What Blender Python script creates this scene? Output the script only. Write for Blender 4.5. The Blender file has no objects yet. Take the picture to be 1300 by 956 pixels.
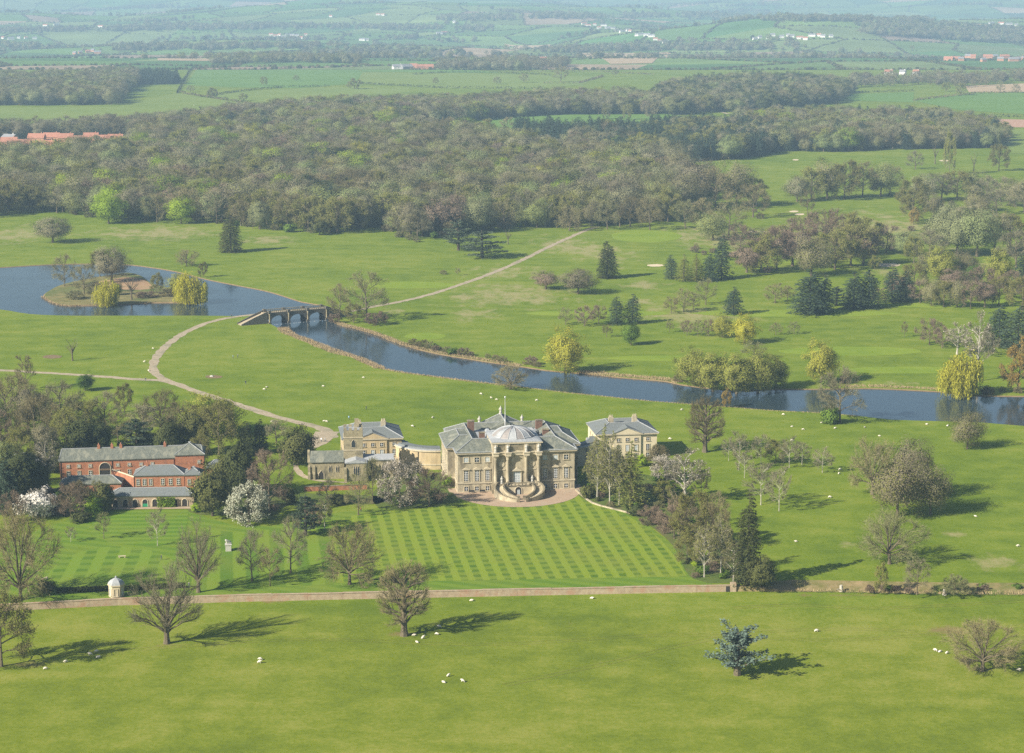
import bpy, bmesh, math, random
import numpy as np
from mathutils import Vector, Matrix, noise
from mathutils.geometry import delaunay_2d_cdt

random.seed(7)
RNG = np.random.default_rng(7)
SC = bpy.context.scene
COL = SC.collection
rad = math.radians

# ------------------------------------------------------------------ camera
FPX, CAMH = 2528.0, 166.0            # focal length in pixels of a 1300 px wide frame, height in metres
PITCH = math.atan(448 / FPX)
cam_data = bpy.data.cameras.new('camera')
cam_data.sensor_width = 36.0
cam_data.lens = 36.0 * FPX / 1300.0
cam_data.shift_y = -45.0 / 1300.0
cam_data.clip_start = 1.0
cam_data.clip_end = 60000.0
cam = bpy.data.objects.new('camera', cam_data)
cam.location = (0, 0, CAMH)
cam.rotation_euler = (math.pi / 2 - PITCH, 0, 0)
COL.objects.link(cam)
SC.camera = cam

# ------------------------------------------------------------------ sky, sun, exposure
SUN_ELEV = rad(31.0)
SUN_TO = Vector((-0.835, -0.55, 0)).normalized() * math.cos(SUN_ELEV) + Vector((0, 0, math.sin(SUN_ELEV)))
world = bpy.data.worlds.new('World')
SC.world = world
world.use_nodes = True
wn = world.node_tree
wn.nodes.clear()
sky = wn.nodes.new('ShaderNodeTexSky')
sky.sky_type = 'NISHITA'
sky.sun_disc = False
sky.sun_elevation = SUN_ELEV
sky.sun_rotation = math.atan2(SUN_TO.x, SUN_TO.y)
sky.altitude = 100
sky.air_density = 1.0
sky.dust_density = 1.2
bg = wn.nodes.new('ShaderNodeBackground')
bg.inputs['Strength'].default_value = 0.058
wo = wn.nodes.new('ShaderNodeOutputWorld')
wn.links.new(sky.outputs[0], bg.inputs[0])
wn.links.new(bg.outputs[0], wo.inputs[0])
sun_data = bpy.data.lights.new('sun', 'SUN')
sun_data.energy = 4.7
sun_data.angle = rad(0.53)
sun_data.color = (1.0, 0.925, 0.80)
sun = bpy.data.objects.new('sun', sun_data)
sun.rotation_euler = SUN_TO.to_track_quat('Z', 'Y').to_euler()
sun.location = (0, 0, 400)
COL.objects.link(sun)
SC.view_settings.view_transform = 'Standard'
SC.view_settings.look = 'None'
SC.view_settings.gamma = 1.0
SC.view_settings.use_curve_mapping = False
SC.view_settings.exposure = 0.95
cy = SC.cycles
cy.max_bounces = 4
cy.diffuse_bounces = 2
cy.glossy_bounces = 2
cy.transmission_bounces = 2
cy.volume_bounces = 0
cy.transparent_max_bounces = 8
cy.use_denoising = False
cy.use_adaptive_sampling = True
cy.adaptive_threshold = 0.012
HAZE = 1.04e-4

# ------------------------------------------------------------------ from the photograph to the ground
def ray(px, py):
    a, b = (px - 650) / FPX, (433 - py) / FPX
    return Vector((a, math.cos(PITCH) + b * math.sin(PITCH), -math.sin(PITCH) + b * math.cos(PITCH)))

def G(px, py, z=0.0):
    d = ray(px, py)
    t = (z - CAMH) / d.z
    return Vector((d.x * t, d.y * t, z))

def depth_of(P):
    return P[1] * math.cos(PITCH) - (P[2] - CAMH) * math.sin(PITCH)

def sstep(a, b, v):
    t = min(1.0, max(0.0, (v - a) / (b - a)))
    return t * t * (3 - 2 * t)

def hills(x, y):
    if y < 4500:
        return 0.0
    u = max(-1.2, min(1.2, x / max(y, 1) / 0.257))
    n1 = noise.fractal(Vector((x / 2100 + 3.1, y / 1700, 0.3)), 1.0, 2.0, 3)
    n2 = noise.fractal(Vector((x / 3400 - 5.3, y / 2600, 7.7)), 1.0, 2.0, 3)
    h = sstep(4700, 6600, y) * (22 + 70 * n1) + sstep(7600, 10500, y) * (34 - 12 * u + 92 * n2)
    h += sstep(11500, 16500, y) * (26 - 30 * u + 30 * n1)
    r = max(0, 1 - ((y - 7300) / 1300) ** 2) * max(0.0, 1 - ((u - 0.60) / 0.60) ** 2)
    r2 = max(0, 1 - ((y - 8600) / 1500) ** 2) * max(0.0, 1 - ((u + 0.15) / 0.5) ** 2)
    h += -48 * sstep(4750, 5700, y) + 62 * sstep(7000, 12500, y)      # the land falls to a valley before the far hills
    return max(-60.0, min(h + 66 * r + 46 * r2, 158))

def GT(px, py):
    """hit of the view ray with the hilly far ground"""
    d = ray(px, py)
    o = Vector((0, 0, CAMH))
    t = 3500.0
    while t < 24000:
        p = o + d * t
        if p.z < hills(p.x, p.y):
            return Vector((p.x, p.y, hills(p.x, p.y)))
        t += 25
    return Vector((o + d * 17000))

# ------------------------------------------------------------------ materials
MATS = {}
def new_mat(name):
    m = bpy.data.materials.new(name)
    m.use_nodes = True
    nt = m.node_tree
    for n in list(nt.nodes):
        nt.nodes.remove(n)
    out = nt.nodes.new('ShaderNodeOutputMaterial')
    bs = nt.nodes.new('ShaderNodeBsdfPrincipled')
    nt.links.new(bs.outputs[0], out.inputs['Surface'])
    MATS[name] = m
    return m, nt, bs, out

def nd(nt, typ, **kw):
    n = nt.nodes.new('ShaderNode' + typ)
    for k, v in kw.items():
        setattr(n, k, v)
    return n

def noise_node(nt, scale, detail=4, rough=0.6, vec=None, dist=0.0):
    n = nd(nt, 'TexNoise')
    n.inputs['Scale'].default_value = scale
    n.inputs['Detail'].default_value = detail
    n.inputs['Roughness'].default_value = rough
    n.inputs['Distortion'].default_value = dist
    if vec is not None:
        nt.links.new(vec, n.inputs['Vector'])
    return n

def ramp(nt, fac, stops, interp='LINEAR'):
    r = nd(nt, 'ValToRGB')
    r.color_ramp.interpolation = interp
    e = r.color_ramp.elements
    while len(e) < len(stops):
        e.new(0.5)
    for i, (p, c) in enumerate(stops):
        e[i].position = p
        e[i].color = (c[0], c[1], c[2], 1) if len(c) == 3 else c
    nt.links.new(fac, r.inputs[0])
    return r

def mixc(nt, fac, a, b, mode='MIX'):
    m = nd(nt, 'Mix', data_type='RGBA', blend_type=mode)
    for sock, v in ((m.inputs[0], fac), (m.inputs[6], a), (m.inputs[7], b)):
        if isinstance(v, (int, float)):
            sock.default_value = v
        elif isinstance(v, (tuple, list)):
            sock.default_value = (v[0], v[1], v[2], 1)
        else:
            nt.links.new(v, sock)
    return m.outputs[2]

def math_n(nt, op, a, b=None, clamp=False):
    m = nd(nt, 'Math', operation=op, use_clamp=clamp)
    for i, v in enumerate((a, b)):
        if v is None:
            continue
        if isinstance(v, (int, float)):
            m.inputs[i].default_value = v
        else:
            nt.links.new(v, m.inputs[i])
    return m.outputs[0]

def surf(name, ca, cb, scale=1.0, rough=0.85, spec=0.3, cc=None, metallic=0.0, bump=0.0, streak=None):
    """two colours blended by noise in object space, a third for blotches of wear"""
    m, nt, bs, out = new_mat(name)
    tc = nd(nt, 'TexCoord')
    vec = tc.outputs['Object']
    if streak:
        mp = nd(nt, 'Mapping')
        mp.inputs['Scale'].default_value = streak
        nt.links.new(vec, mp.inputs[0])
        vec = mp.outputs[0]
    n = noise_node(nt, scale, 5, 0.65, vec)
    r = ramp(nt, n.outputs[0], [(0.32, ca), (0.68, cb)])
    c = r.outputs[0]
    if cc:
        n2 = noise_node(nt, scale * 0.23, 3, 0.6, vec)
        r2 = ramp(nt, n2.outputs[0], [(0.5, (0, 0, 0)), (0.66, (1, 1, 1))])
        c = mixc(nt, r2.outputs[0], c, cc)
    nt.links.new(c, bs.inputs['Base Color'])
    bs.inputs['Roughness'].default_value = rough
    bs.inputs['Specular IOR Level'].default_value = spec
    bs.inputs['Metallic'].default_value = metallic
    if bump:
        b = nd(nt, 'Bump')
        b.inputs['Strength'].default_value = 1.0
        b.inputs['Distance'].default_value = bump
        nt.links.new(n.outputs[0], b.inputs['Height'])
        nt.links.new(b.outputs[0], bs.inputs['Normal'])
    return m

def leaf_mat(name, ca, cb, cc=None, transl=0.0):
    """per tree tint (custom property or instance attribute 'tint') and per leaf variation"""
    m, nt, bs, out = new_mat(name)
    at = nd(nt, 'Attribute', attribute_type='INSTANCER', attribute_name='tint')
    geo = nd(nt, 'NewGeometry')
    isl = geo.outputs['Random Per Island']
    r = ramp(nt, at.outputs['Fac'], [(0.0, ca), (1.0, cb)] if not cc else [(0.0, ca), (0.5, cb), (1.0, cc)])
    v = math_n(nt, 'ADD', math_n(nt, 'MULTIPLY', isl, 0.32), 0.84)
    hsv = nd(nt, 'HueSaturation')
    nt.links.new(v, hsv.inputs['Value'])
    nt.links.new(r.outputs[0], hsv.inputs['Color'])
    nt.links.new(hsv.outputs[0], bs.inputs['Base Color'])
    bs.inputs['Roughness'].default_value = 0.9
    bs.inputs['Specular IOR Level'].default_value = 0.15
    if transl:
        tr = nd(nt, 'BsdfTranslucent')
        nt.links.new(hsv.outputs[0], tr.inputs[0])
        mx = nd(nt, 'MixShader')
        mx.inputs[0].default_value = transl
        nt.links.new(bs.outputs[0], mx.inputs[1])
        nt.links.new(tr.outputs[0], mx.inputs[2])
        nt.links.new(mx.outputs[0], out.inputs['Surface'])
    return m

ORD = 'first second third fourth fifth sixth seventh eighth ninth tenth eleventh twelfth thirteenth fourteenth fifteenth sixteenth seventeenth eighteenth nineteenth twentieth'.split()
def place(i, n):
    return '' if n < 2 else ', leftmost' if i == 0 else ', rightmost' if i == n - 1 else ', %s from left' % ORD[i]

# ------------------------------------------------------------------ object helpers
def tag(o, label=None, cat=None, group=None, kind=None):
    if label: o['label'] = label
    if cat: o['category'] = cat
    if group: o['group'] = group
    if kind: o['kind'] = kind
    return o

def link(name, data, parent=None, mat=None):
    o = bpy.data.objects.new(name, data)
    COL.objects.link(o)
    if parent is not None:
        o.parent = parent
    if mat is not None and data is not None and not data.materials:
        data.materials.append(MATS[mat] if isinstance(mat, str) else mat)
    return o

def empty(name, loc, rz=0.0, label=None, cat=None, group=None):
    o = bpy.data.objects.new(name, None)
    o.empty_display_size = 0.5
    o.location = loc
    o.rotation_euler = (0, 0, rz)
    COL.objects.link(o)
    return tag(o, label, cat, group)

class MB:
    """collects simple solids and links them as one mesh object"""
    def __init__(s):
        s.v, s.f = [], []
    def add(s, vs, fs):
        k = len(s.v)
        s.v += [tuple(v) for v in vs]
        s.f += [tuple(i + k for i in f) for f in fs]
        return s
    def box(s, x0, x1, y0, y1, z0, z1):
        return s.add([(x0, y0, z0), (x1, y0, z0), (x1, y1, z0), (x0, y1, z0), (x0, y0, z1), (x1, y0, z1), (x1, y1, z1), (x0, y1, z1)],
                     [(3, 2, 1, 0), (4, 5, 6, 7), (0, 1, 5, 4), (1, 2, 6, 5), (2, 3, 7, 6), (3, 0, 4, 7)])
    def prism(s, poly, z0, z1):
        n = len(poly)
        vs = [(p[0], p[1], z0) for p in poly] + [(p[0], p[1], z1) for p in poly]
        fs = [tuple(range(n - 1, -1, -1)), tuple(range(n, 2 * n))]
        fs += [(i, (i + 1) % n, (i + 1) % n + n, i + n) for i in range(n)]
        return s.add(vs, fs)
    def extrude_y(s, poly, y0, y1):
        """polygon in x,z pulled along y (poly counter-clockwise seen from -y)"""
        n = len(poly)
        vs = [(p[0], y0, p[1]) for p in poly] + [(p[0], y1, p[1]) for p in poly]
        fs = [tuple(range(n)), tuple(range(2 * n - 1, n - 1, -1))]
        fs += [(i, i + n, (i + 1) % n + n, (i + 1) % n) for i in range(n)]
        return s.add(vs, fs)
    def extrude_x(s, poly, x0, x1):
        n = len(poly)
        vs = [(x0, p[0], p[1]) for p in poly] + [(x1, p[0], p[1]) for p in poly]
        fs = [tuple(range(n - 1, -1, -1)), tuple(range(n, 2 * n))]
        fs += [(i, (i + 1) % n, (i + 1) % n + n, i + n) for i in range(n)]
        return s.add(vs, fs)
    def tube(s, pts, rs, n=6, cap=True):
        pts = [Vector(p) for p in pts]
        rings = []
        for i, p in enumerate(pts):
            d = (pts[min(i + 1, len(pts) - 1)] - pts[max(i - 1, 0)])
            d = d.normalized() if d.length > 1e-9 else Vector((0, 0, 1))
            a = d.cross(Vector((0.31, 0.95, 0.05)) if abs(d.y) < 0.9 else Vector((1, 0, 0))).normalized()
            b = d.cross(a)
            r = rs[i] if hasattr(rs, '__len__') else rs
            rings.append([p + (a * math.cos(2 * math.pi * k / n) + b * math.sin(2 * math.pi * k / n)) * r for k in range(n)])
        vs = [v for rg in rings for v in rg]
        fs = []
        for i in range(len(pts) - 1):
            for k in range(n):
                fs.append((i * n + k, i * n + (k + 1) % n, (i + 1) * n + (k + 1) % n, (i + 1) * n + k))
        if cap:
            fs.append(tuple(range(n - 1, -1, -1)))
            fs.append(tuple((len(pts) - 1) * n + k for k in range(n)))
        return s.add(vs, fs)
    def lathe(s, prof, n=16, c=(0, 0)):
        vs, fs = [], []
        m = len(prof)
        for r, z in prof:
            for k in range(n):
                a = 2 * math.pi * k / n
                vs.append((c[0] + r * math.cos(a), c[1] + r * math.sin(a), z))
        for i in range(m - 1):
            for k in range(n):
                fs.append((i * n + k, i * n + (k + 1) % n, (i + 1) * n + (k + 1) % n, (i + 1) * n + k))
        fs.append(tuple(range(n - 1, -1, -1)))
        fs.append(tuple((m - 1) * n + k for k in range(n)))
        return s.add(vs, fs)
    def hip(s, x0, x1, y0, y1, z0, z1, ix=None, iy=None, t=0.22):
        """hipped roof with a thin edge; ix, iy: how far the ridge ends lie in from the sides"""
        w, d = x1 - x0, y1 - y0
        m = min(w, d) / 2
        ix = m if ix is None else ix
        iy = m if iy is None else iy
        a = [(x0, y0, z0), (x1, y0, z0), (x1, y1, z0), (x0, y1, z0)]
        b = [(p[0], p[1], z0 + t) for p in a]
        r = [(x0 + ix, y0 + iy, z1), (x1 - ix, y0 + iy, z1), (x1 - ix, y1 - iy, z1), (x0 + ix, y1 - iy, z1)]
        fs = [(3, 2, 1, 0)] + [(i, (i + 1) % 4, (i + 1) % 4 + 4, i + 4) for i in range(4)]
        fs += [(4 + i, 4 + (i + 1) % 4, 8 + (i + 1) % 4, 8 + i) for i in range(4)] + [(8, 9, 10, 11)]
        return s.add(a + b + r, fs)
    def mesh(s, name, smooth=False):
        me = bpy.data.meshes.new(name)
        me.from_pydata(s.v, [], s.f)
        me.validate(clean_customdata=False)
        me.update()
        if smooth:
            me.polygons.foreach_set('use_smooth', [True] * len(me.polygons))
        return me
    def build(s, name, mat, parent=None, smooth=False):
        return link(name, s.mesh(name, smooth), parent, mat)

def flat_poly(name, pts, z, mat, parent=None):
    """a level sheet with the outline pts"""
    me = bpy.data.meshes.new(name)
    vs, es, fs, *_ = delaunay_2d_cdt([Vector((p[0], p[1])) for p in pts], [(i, (i + 1) % len(pts)) for i in range(len(pts))], [], 1, 1e-4)
    me.from_pydata([(v.x, v.y, z) for v in vs], [], [tuple(f) for f in fs])
    me.update()
    if len(me.polygons) and me.polygons[0].normal.z < 0:
        me.flip_normals()
    return link(name, me, parent, mat)

def smooth_line(pts, step=4.0, closed=False):
    """Catmull-Rom through 2D points"""
    P = [Vector((p[0], p[1])) for p in pts]
    n = len(P)
    out = []
    for i in range(n if closed else n - 1):
        g = (lambda k: P[k % n]) if closed else (lambda k: P[max(0, min(n - 1, k))])
        p0, p1, p2, p3 = g(i - 1), g(i), g(i + 1), g(i + 2)
        k = max(1, int((p2 - p1).length / step))
        for j in range(k):
            t = j / k
            out.append(0.5 * ((2 * p1) + (p2 - p0) * t + (2 * p0 - 5 * p1 + 4 * p2 - p3) * t * t + (3 * p1 - p0 - 3 * p2 + p3) * t ** 3))
    if not closed:
        out.append(P[-1])
    return out

def ribbon(name, pts, width, z, mat, parent=None, jit=0.0):
    L = smooth_line(pts, 3.0)
    vs, fs = [], []
    for i, p in enumerate(L):
        d = (L[min(i + 1, len(L) - 1)] - L[max(i - 1, 0)]).normalized()
        w = (width[0] + (width[1] - width[0]) * i / (len(L) - 1)) if hasattr(width, '__len__') else width
        a = w / 2 + random.uniform(-jit, jit); b = w / 2 + random.uniform(-jit, jit)
        vs += [(p.x - d.y * a, p.y + d.x * a, z), (p.x + d.y * b, p.y - d.x * b, z)]
        if i:
            k = 2 * i
            fs.append((k - 2, k - 1, k + 1, k))
    me = bpy.data.meshes.new(name)
    me.from_pydata(vs, [], fs)
    me.update()
    if me.polygons[0].normal.z < 0:
        me.flip_normals()
    return link(name, me, parent, mat)

def inside(p, poly):
    c, j = False, len(poly) - 1
    for i in range(len(poly)):
        a, b = poly[i], poly[j]
        if (a[1] > p[1]) != (b[1] > p[1]) and p[0] < (b[0] - a[0]) * (p[1] - a[1]) / (b[1] - a[1]) + a[0]:
            c = not c
        j = i
    return c

def gpoly(pts, z=0.0):
    return [G(*p, z) for p in pts]

def copy_tree(o, parent=None):
    c = o.copy()
    COL.objects.link(c)
    c.parent = parent
    for ch in list(o.children):
        copy_tree(ch, c)
    return c

# ================================================================== MATERIALS
surf('stone_shaded', (0.085, 0.080, 0.066), (0.17, 0.158, 0.128), 1.1, 0.9, 0.2)  # bridge stone with the shade of its faces put into the colour
surf('stone', (0.29, 0.248, 0.168), (0.50, 0.435, 0.300), 1.3, 0.9, 0.2, cc=(0.185, 0.160, 0.112), streak=(1, 1, 0.38))
surf('ridge_lead', (0.24, 0.25, 0.25), (0.34, 0.35, 0.35), 1.2, 0.6, 0.3)
surf('stone_pale', (0.46, 0.39, 0.26), (0.56, 0.48, 0.33), 0.8, 0.9, 0.2, cc=(0.38, 0.32, 0.22))
surf('stone_dark', (0.17, 0.145, 0.095), (0.33, 0.28, 0.185), 1.1, 0.9, 0.2, cc=(0.12, 0.105, 0.075))
surf('stone_dress', (0.42, 0.36, 0.25), (0.55, 0.48, 0.34), 1.5, 0.9, 0.2)
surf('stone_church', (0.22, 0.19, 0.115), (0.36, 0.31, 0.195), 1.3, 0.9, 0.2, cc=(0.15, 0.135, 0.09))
surf('render_yellow', (0.46, 0.36, 0.205), (0.54, 0.43, 0.26), 0.9, 0.9, 0.2, cc=(0.38, 0.30, 0.18), streak=(1, 1, 0.4))
surf('render_cream', (0.58, 0.50, 0.33), (0.66, 0.57, 0.39), 0.5, 0.9, 0.2, cc=(0.50, 0.43, 0.29))
surf('slate', (0.095, 0.105, 0.088), (0.185, 0.195, 0.155), 1.6, 0.7, 0.3, cc=(0.23, 0.23, 0.175), streak=(1.4, 0.7, 0.7))
surf('slate_blue', (0.12, 0.135, 0.135), (0.19, 0.205, 0.20), 2.2, 0.7, 0.3, cc=(0.15, 0.165, 0.15))
surf('lead', (0.27, 0.285, 0.29), (0.40, 0.41, 0.41), 1.2, 0.55, 0.4)
surf('lead_brown', (0.235, 0.215, 0.20), (0.31, 0.285, 0.265), 1.0, 0.55, 0.4)
surf('brick', (0.31, 0.125, 0.066), (0.45, 0.20, 0.110), 2.5, 0.9, 0.2, cc=(0.27, 0.125, 0.075))
surf('brick_old', (0.30, 0.225, 0.15), (0.43, 0.345, 0.235), 0.9, 0.9, 0.2, cc=(0.36, 0.22, 0.14))
surf('brick_dark', (0.13, 0.075, 0.055), (0.20, 0.12, 0.085), 2.5, 0.9, 0.2)
surf('tile_red', (0.34, 0.150, 0.095), (0.42, 0.20, 0.14), 0.3, 0.85, 0.2)
surf('white_paint', (0.72, 0.72, 0.70), (0.80, 0.80, 0.78), 1.0, 0.6, 0.4)
surf('statue_stone', (0.38, 0.36, 0.31), (0.55, 0.53, 0.47), 3.0, 0.85, 0.2)
surf('gravel', (0.34, 0.245, 0.165), (0.44, 0.33, 0.235), 0.6, 0.95, 0.1, cc=(0.38, 0.30, 0.21))
surf('path_gravel', (0.30, 0.245, 0.165), (0.45, 0.375, 0.265), 0.5, 0.95, 0.1, cc=(0.27, 0.24, 0.16))
surf('sand', (0.55, 0.45, 0.30), (0.64, 0.54, 0.38), 0.3, 0.95, 0.1)
surf('dark_metal', (0.02, 0.02, 0.02), (0.04, 0.04, 0.04), 1.0, 0.5, 0.4)
surf('timber', (0.12, 0.085, 0.05), (0.20, 0.145, 0.09), 3.0, 0.85, 0.2)
surf('green_paint', (0.02, 0.22, 0.10), (0.03, 0.28, 0.13), 1.0, 0.5, 0.4)
surf('wool', (0.55, 0.50, 0.40), (0.70, 0.65, 0.55), 5.0, 0.95, 0.05)
surf('skin', (0.45, 0.28, 0.20), (0.50, 0.32, 0.23), 5.0, 0.7, 0.3)
for nm, c in (('cloth_navy', (0.03, 0.04, 0.08)), ('cloth_red', (0.45, 0.06, 0.06)), ('cloth_white', (0.7, 0.7, 0.7)), ('cloth_blue', (0.25, 0.40, 0.55)),
              ('cloth_grey', (0.12, 0.12, 0.13)), ('hair', (0.05, 0.035, 0.025))):
    surf(nm, c, tuple(v * 1.25 for v in c), 4.0, 0.9, 0.1)
surf('dry_reed', (0.29, 0.215, 0.115), (0.43, 0.335, 0.195), 0.8, 0.95, 0.1)
surf('bare_earth', (0.30, 0.195, 0.11), (0.40, 0.26, 0.145), 0.12, 0.95, 0.1, cc=(0.27, 0.22, 0.11))
surf('island_rough', (0.13, 0.125, 0.045), (0.26, 0.22, 0.09), 0.18, 0.95, 0.1, cc=(0.10, 0.135, 0.035))
surf('ditch_bank', (0.145, 0.135, 0.045), (0.30, 0.225, 0.115), 0.35, 0.95, 0.1, cc=(0.11, 0.135, 0.03))
surf('soil', (0.16, 0.115, 0.06), (0.24, 0.175, 0.095), 0.4, 0.95, 0.1)
surf('bed_soil', (0.075, 0.115, 0.022), (0.115, 0.145, 0.030), 0.35, 0.95, 0.1, cc=(0.13, 0.115, 0.05))

m, nt, bs, out = new_mat('window_glass')
bs.inputs['Base Color'].default_value = (0.035, 0.042, 0.05, 1)
bs.inputs['Roughness'].default_value = 0.12
m, nt, bs, out = new_mat('window_blind')
bs.inputs['Base Color'].default_value = (0.42, 0.46, 0.46, 1)
bs.inputs['Roughness'].default_value = 0.3
m, nt, bs, out = new_mat('void_dark')
bs.inputs['Base Color'].default_value = (0.025, 0.022, 0.02, 1)
bs.inputs['Roughness'].default_value = 0.9

# water
m, nt, bs, out = new_mat('water')
tc = nd(nt, 'TexCoord')
mp = nd(nt, 'Mapping'); mp.inputs['Scale'].default_value = (0.5, 0.22, 1)
nt.links.new(tc.outputs['Object'], mp.inputs[0])
n = noise_node(nt, 1.3, 3, 0.55, mp.outputs[0])
n2 = noise_node(nt, 0.05, 3, 0.6, tc.outputs['Object'])
b = nd(nt, 'Bump'); b.inputs['Strength'].default_value = 0.2; b.inputs['Distance'].default_value = 0.05
nt.links.new(n.outputs[0], b.inputs['Height'])
nt.links.new(b.outputs[0], bs.inputs['Normal'])
bs.inputs['Base Color'].default_value = (0.026, 0.044, 0.058, 1)
rr = ramp(nt, n2.outputs[0], [(0.35, (0.06, 0.06, 0.06)), (0.65, (0.16, 0.16, 0.16))])
nt.links.new(rr.outputs[0], bs.inputs['Roughness'])
bs.inputs['IOR'].default_value = 1.33

# ---- grass of the park: several scales of patchiness, dry tussocky areas, sheep-worn soil
def blob(nt, vec, cx, cyy, rx, ry, rot=0.0):
    mp = nd(nt, 'Mapping', vector_type='TEXTURE')
    mp.inputs['Location'].default_value = (cx, cyy, 0)
    mp.inputs['Rotation'].default_value = (0, 0, rot)
    mp.inputs['Scale'].default_value = (rx, ry, 400)
    nt.links.new(vec, mp.inputs[0])
    g = nd(nt, 'TexGradient', gradient_type='QUADRATIC_SPHERE')
    nt.links.new(mp.outputs[0], g.inputs[0])
    return g.outputs['Fac']

def grass_mat(name, c_dark, c_mid, c_light, dry=(), soil=(), meadow=False):
    m, nt, bs, out = new_mat(name)
    tc = nd(nt, 'TexCoord')
    vec = tc.outputs['Object']
    n1 = noise_node(nt, 0.011, 5, 0.6, vec)
    n2 = noise_node(nt, 0.09, 4, 0.65, vec)
    n3 = noise_node(nt, 0.8, 6, 0.85, vec)
    mp = nd(nt, 'Mapping'); mp.inputs['Scale'].default_value = (0.03, 0.11, 1); mp.inputs['Rotation'].default_value = (0, 0, 0.10)
    nt.links.new(vec, mp.inputs[0])
    n4 = noise_node(nt, 1.0, 4, 0.6, mp.outputs[0])
    s = math_n(nt, 'ADD', math_n(nt, 'MULTIPLY', n1.outputs[0], 0.28), math_n(nt, 'MULTIPLY', n2.outputs[0], 0.28))
    s = math_n(nt, 'ADD', s, math_n(nt, 'MULTIPLY', n3.outputs[0], 0.36))
    s = math_n(nt, 'ADD', s, math_n(nt, 'MULTIPLY', n4.outputs[0], 0.18))
    c = ramp(nt, s, [(0.465, c_dark), (0.55, c_mid), (0.635, c_light)]).outputs[0]
    if meadow:                                            # the grazed lower meadow is a drier, yellower sward than the park
        sp = nd(nt, 'SeparateXYZ')
        nt.links.new(vec, sp.inputs[0])
        f = math_n(nt, 'DIVIDE', math_n(nt, 'SUBTRACT', 536.0, sp.outputs[1]), 30.0, True)
        yl = ramp(nt, s, [(0.465, (0.108, 0.150, 0.010)), (0.55, (0.156, 0.198, 0.014)), (0.635, (0.228, 0.244, 0.040))]).outputs[0]
        c = mixc(nt, f, c, yl)
    mpg = nd(nt, 'Mapping'); mpg.inputs['Scale'].default_value = (1.0, 0.55, 1); nt.links.new(vec, mpg.inputs[0])
    ng = noise_node(nt, 0.10, 6, 0.72, mpg.outputs[0])
    def spread(blobs, lo, hi):
        acc = None
        for bb in blobs:
            f = math_n(nt, 'POWER', blob(nt, vec, *bb), 0.45)
            acc = f if acc is None else math_n(nt, 'MAXIMUM', acc, f)
        f = math_n(nt, 'ADD', math_n(nt, 'MULTIPLY', acc, 0.8), math_n(nt, 'MULTIPLY', math_n(nt, 'SUBTRACT', ng.outputs[0], 0.5), 2.2))
        return ramp(nt, f, [(lo, (0, 0, 0)), (hi, (1, 1, 1))]).outputs[0]
    if dry:
        c = mixc(nt, math_n(nt, 'MULTIPLY', spread(dry, 0.42, 0.80), 0.8), c, (0.31, 0.275, 0.125))
    if soil:
        c = mixc(nt, math_n(nt, 'MULTIPLY', spread(soil, 0.40, 0.80), 0.7), c, (0.21, 0.145, 0.07))
    nt.links.new(c, bs.inputs['Base Color'])
    bs.inputs['Roughness'].default_value = 0.95
    bs.inputs['Specular IOR Level'].default_value = 0.1
    b = nd(nt, 'Bump'); b.inputs['Strength'].default_value = 0.5; b.inputs['Distance'].default_value = 0.12
    nt.links.new(n3.outputs[0], b.inputs['Height'])
    nt.links.new(b.outputs[0], bs.inputs['Normal'])
    return m

def bl(px, py, wpx, hpx, rot=0.0, z=0):
    """blob given by its extent in the photograph -> centre and radii on the ground"""
    P = G(px, py, z)
    a, b = G(px, py - hpx / 2, z), G(px, py + hpx / 2, z)
    return (P.x, P.y, wpx / 2 * depth_of(P) / FPX, abs(a.y - b.y) / 2, rot)

DRY = [bl(200, 296, 330, 40), bl(20, 298, 200, 44), bl(740, 316, 190, 66, 0.35), bl(650, 375, 330, 60), bl(880, 400, 300, 50), bl(1120, 290, 420, 90), bl(900, 300, 220, 60), bl(590, 378, 130, 22), bl(820, 362, 120, 22), bl(600, 400, 140, 26),
       bl(640, 345, 160, 30), bl(815, 384, 90, 18), bl(340, 305, 120, 26), bl(960, 320, 130, 26), bl(1120, 345, 120, 20), bl(1130, 487, 160, 10), bl(760, 474, 100, 9),
       bl(1265, 715, 130, 40), bl(1210, 678, 60, 16), bl(1075, 690, 60, 18), bl(900, 640, 60, 30), bl(1290, 320, 120, 30), bl(500, 395, 90, 16), bl(1240, 335, 80, 14)]
SOIL_F = [bl(215, 820, 110, 18, 0, -1.8), bl(513, 806, 62, 12, 0, -1.8), bl(20, 845, 120, 18, 0, -1.8), bl(1250, 852, 60, 9, 0, -1.8),
          bl(340, 764, 110, 9, 0, -1.8), bl(1060, 757, 140, 8, 0, -1.8), bl(1190, 802, 150, 18, 0, -1.8), bl(600, 757, 300, 5, 0, -1.8)]
grass_mat('park_grass', (0.096, 0.150, 0.009), (0.145, 0.201, 0.013), (0.206, 0.240, 0.032), DRY, SOIL_F, meadow=True)
grass_mat('fairway_grass', (0.14, 0.215, 0.016), (0.185, 0.255, 0.02), (0.22, 0.28, 0.03))
grass_mat('track_grass', (0.105, 0.140, 0.015), (0.165, 0.185, 0.026), (0.225, 0.235, 0.05))
grass_mat('field_green', (0.095, 0.175, 0.030), (0.120, 0.215, 0.036), (0.145, 0.235, 0.045))
grass_mat('field_pale', (0.135, 0.190, 0.030), (0.170, 0.225, 0.038), (0.20, 0.245, 0.05))
grass_mat('field_dark', (0.04, 0.10, 0.028), (0.055, 0.125, 0.032), (0.07, 0.15, 0.04))
grass_mat('field_tan', (0.36, 0.26, 0.15), (0.42, 0.31, 0.19), (0.46, 0.35, 0.22))
grass_mat('field_pink', (0.38, 0.22, 0.15), (0.43, 0.26, 0.18), (0.46, 0.30, 0.21))
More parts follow.
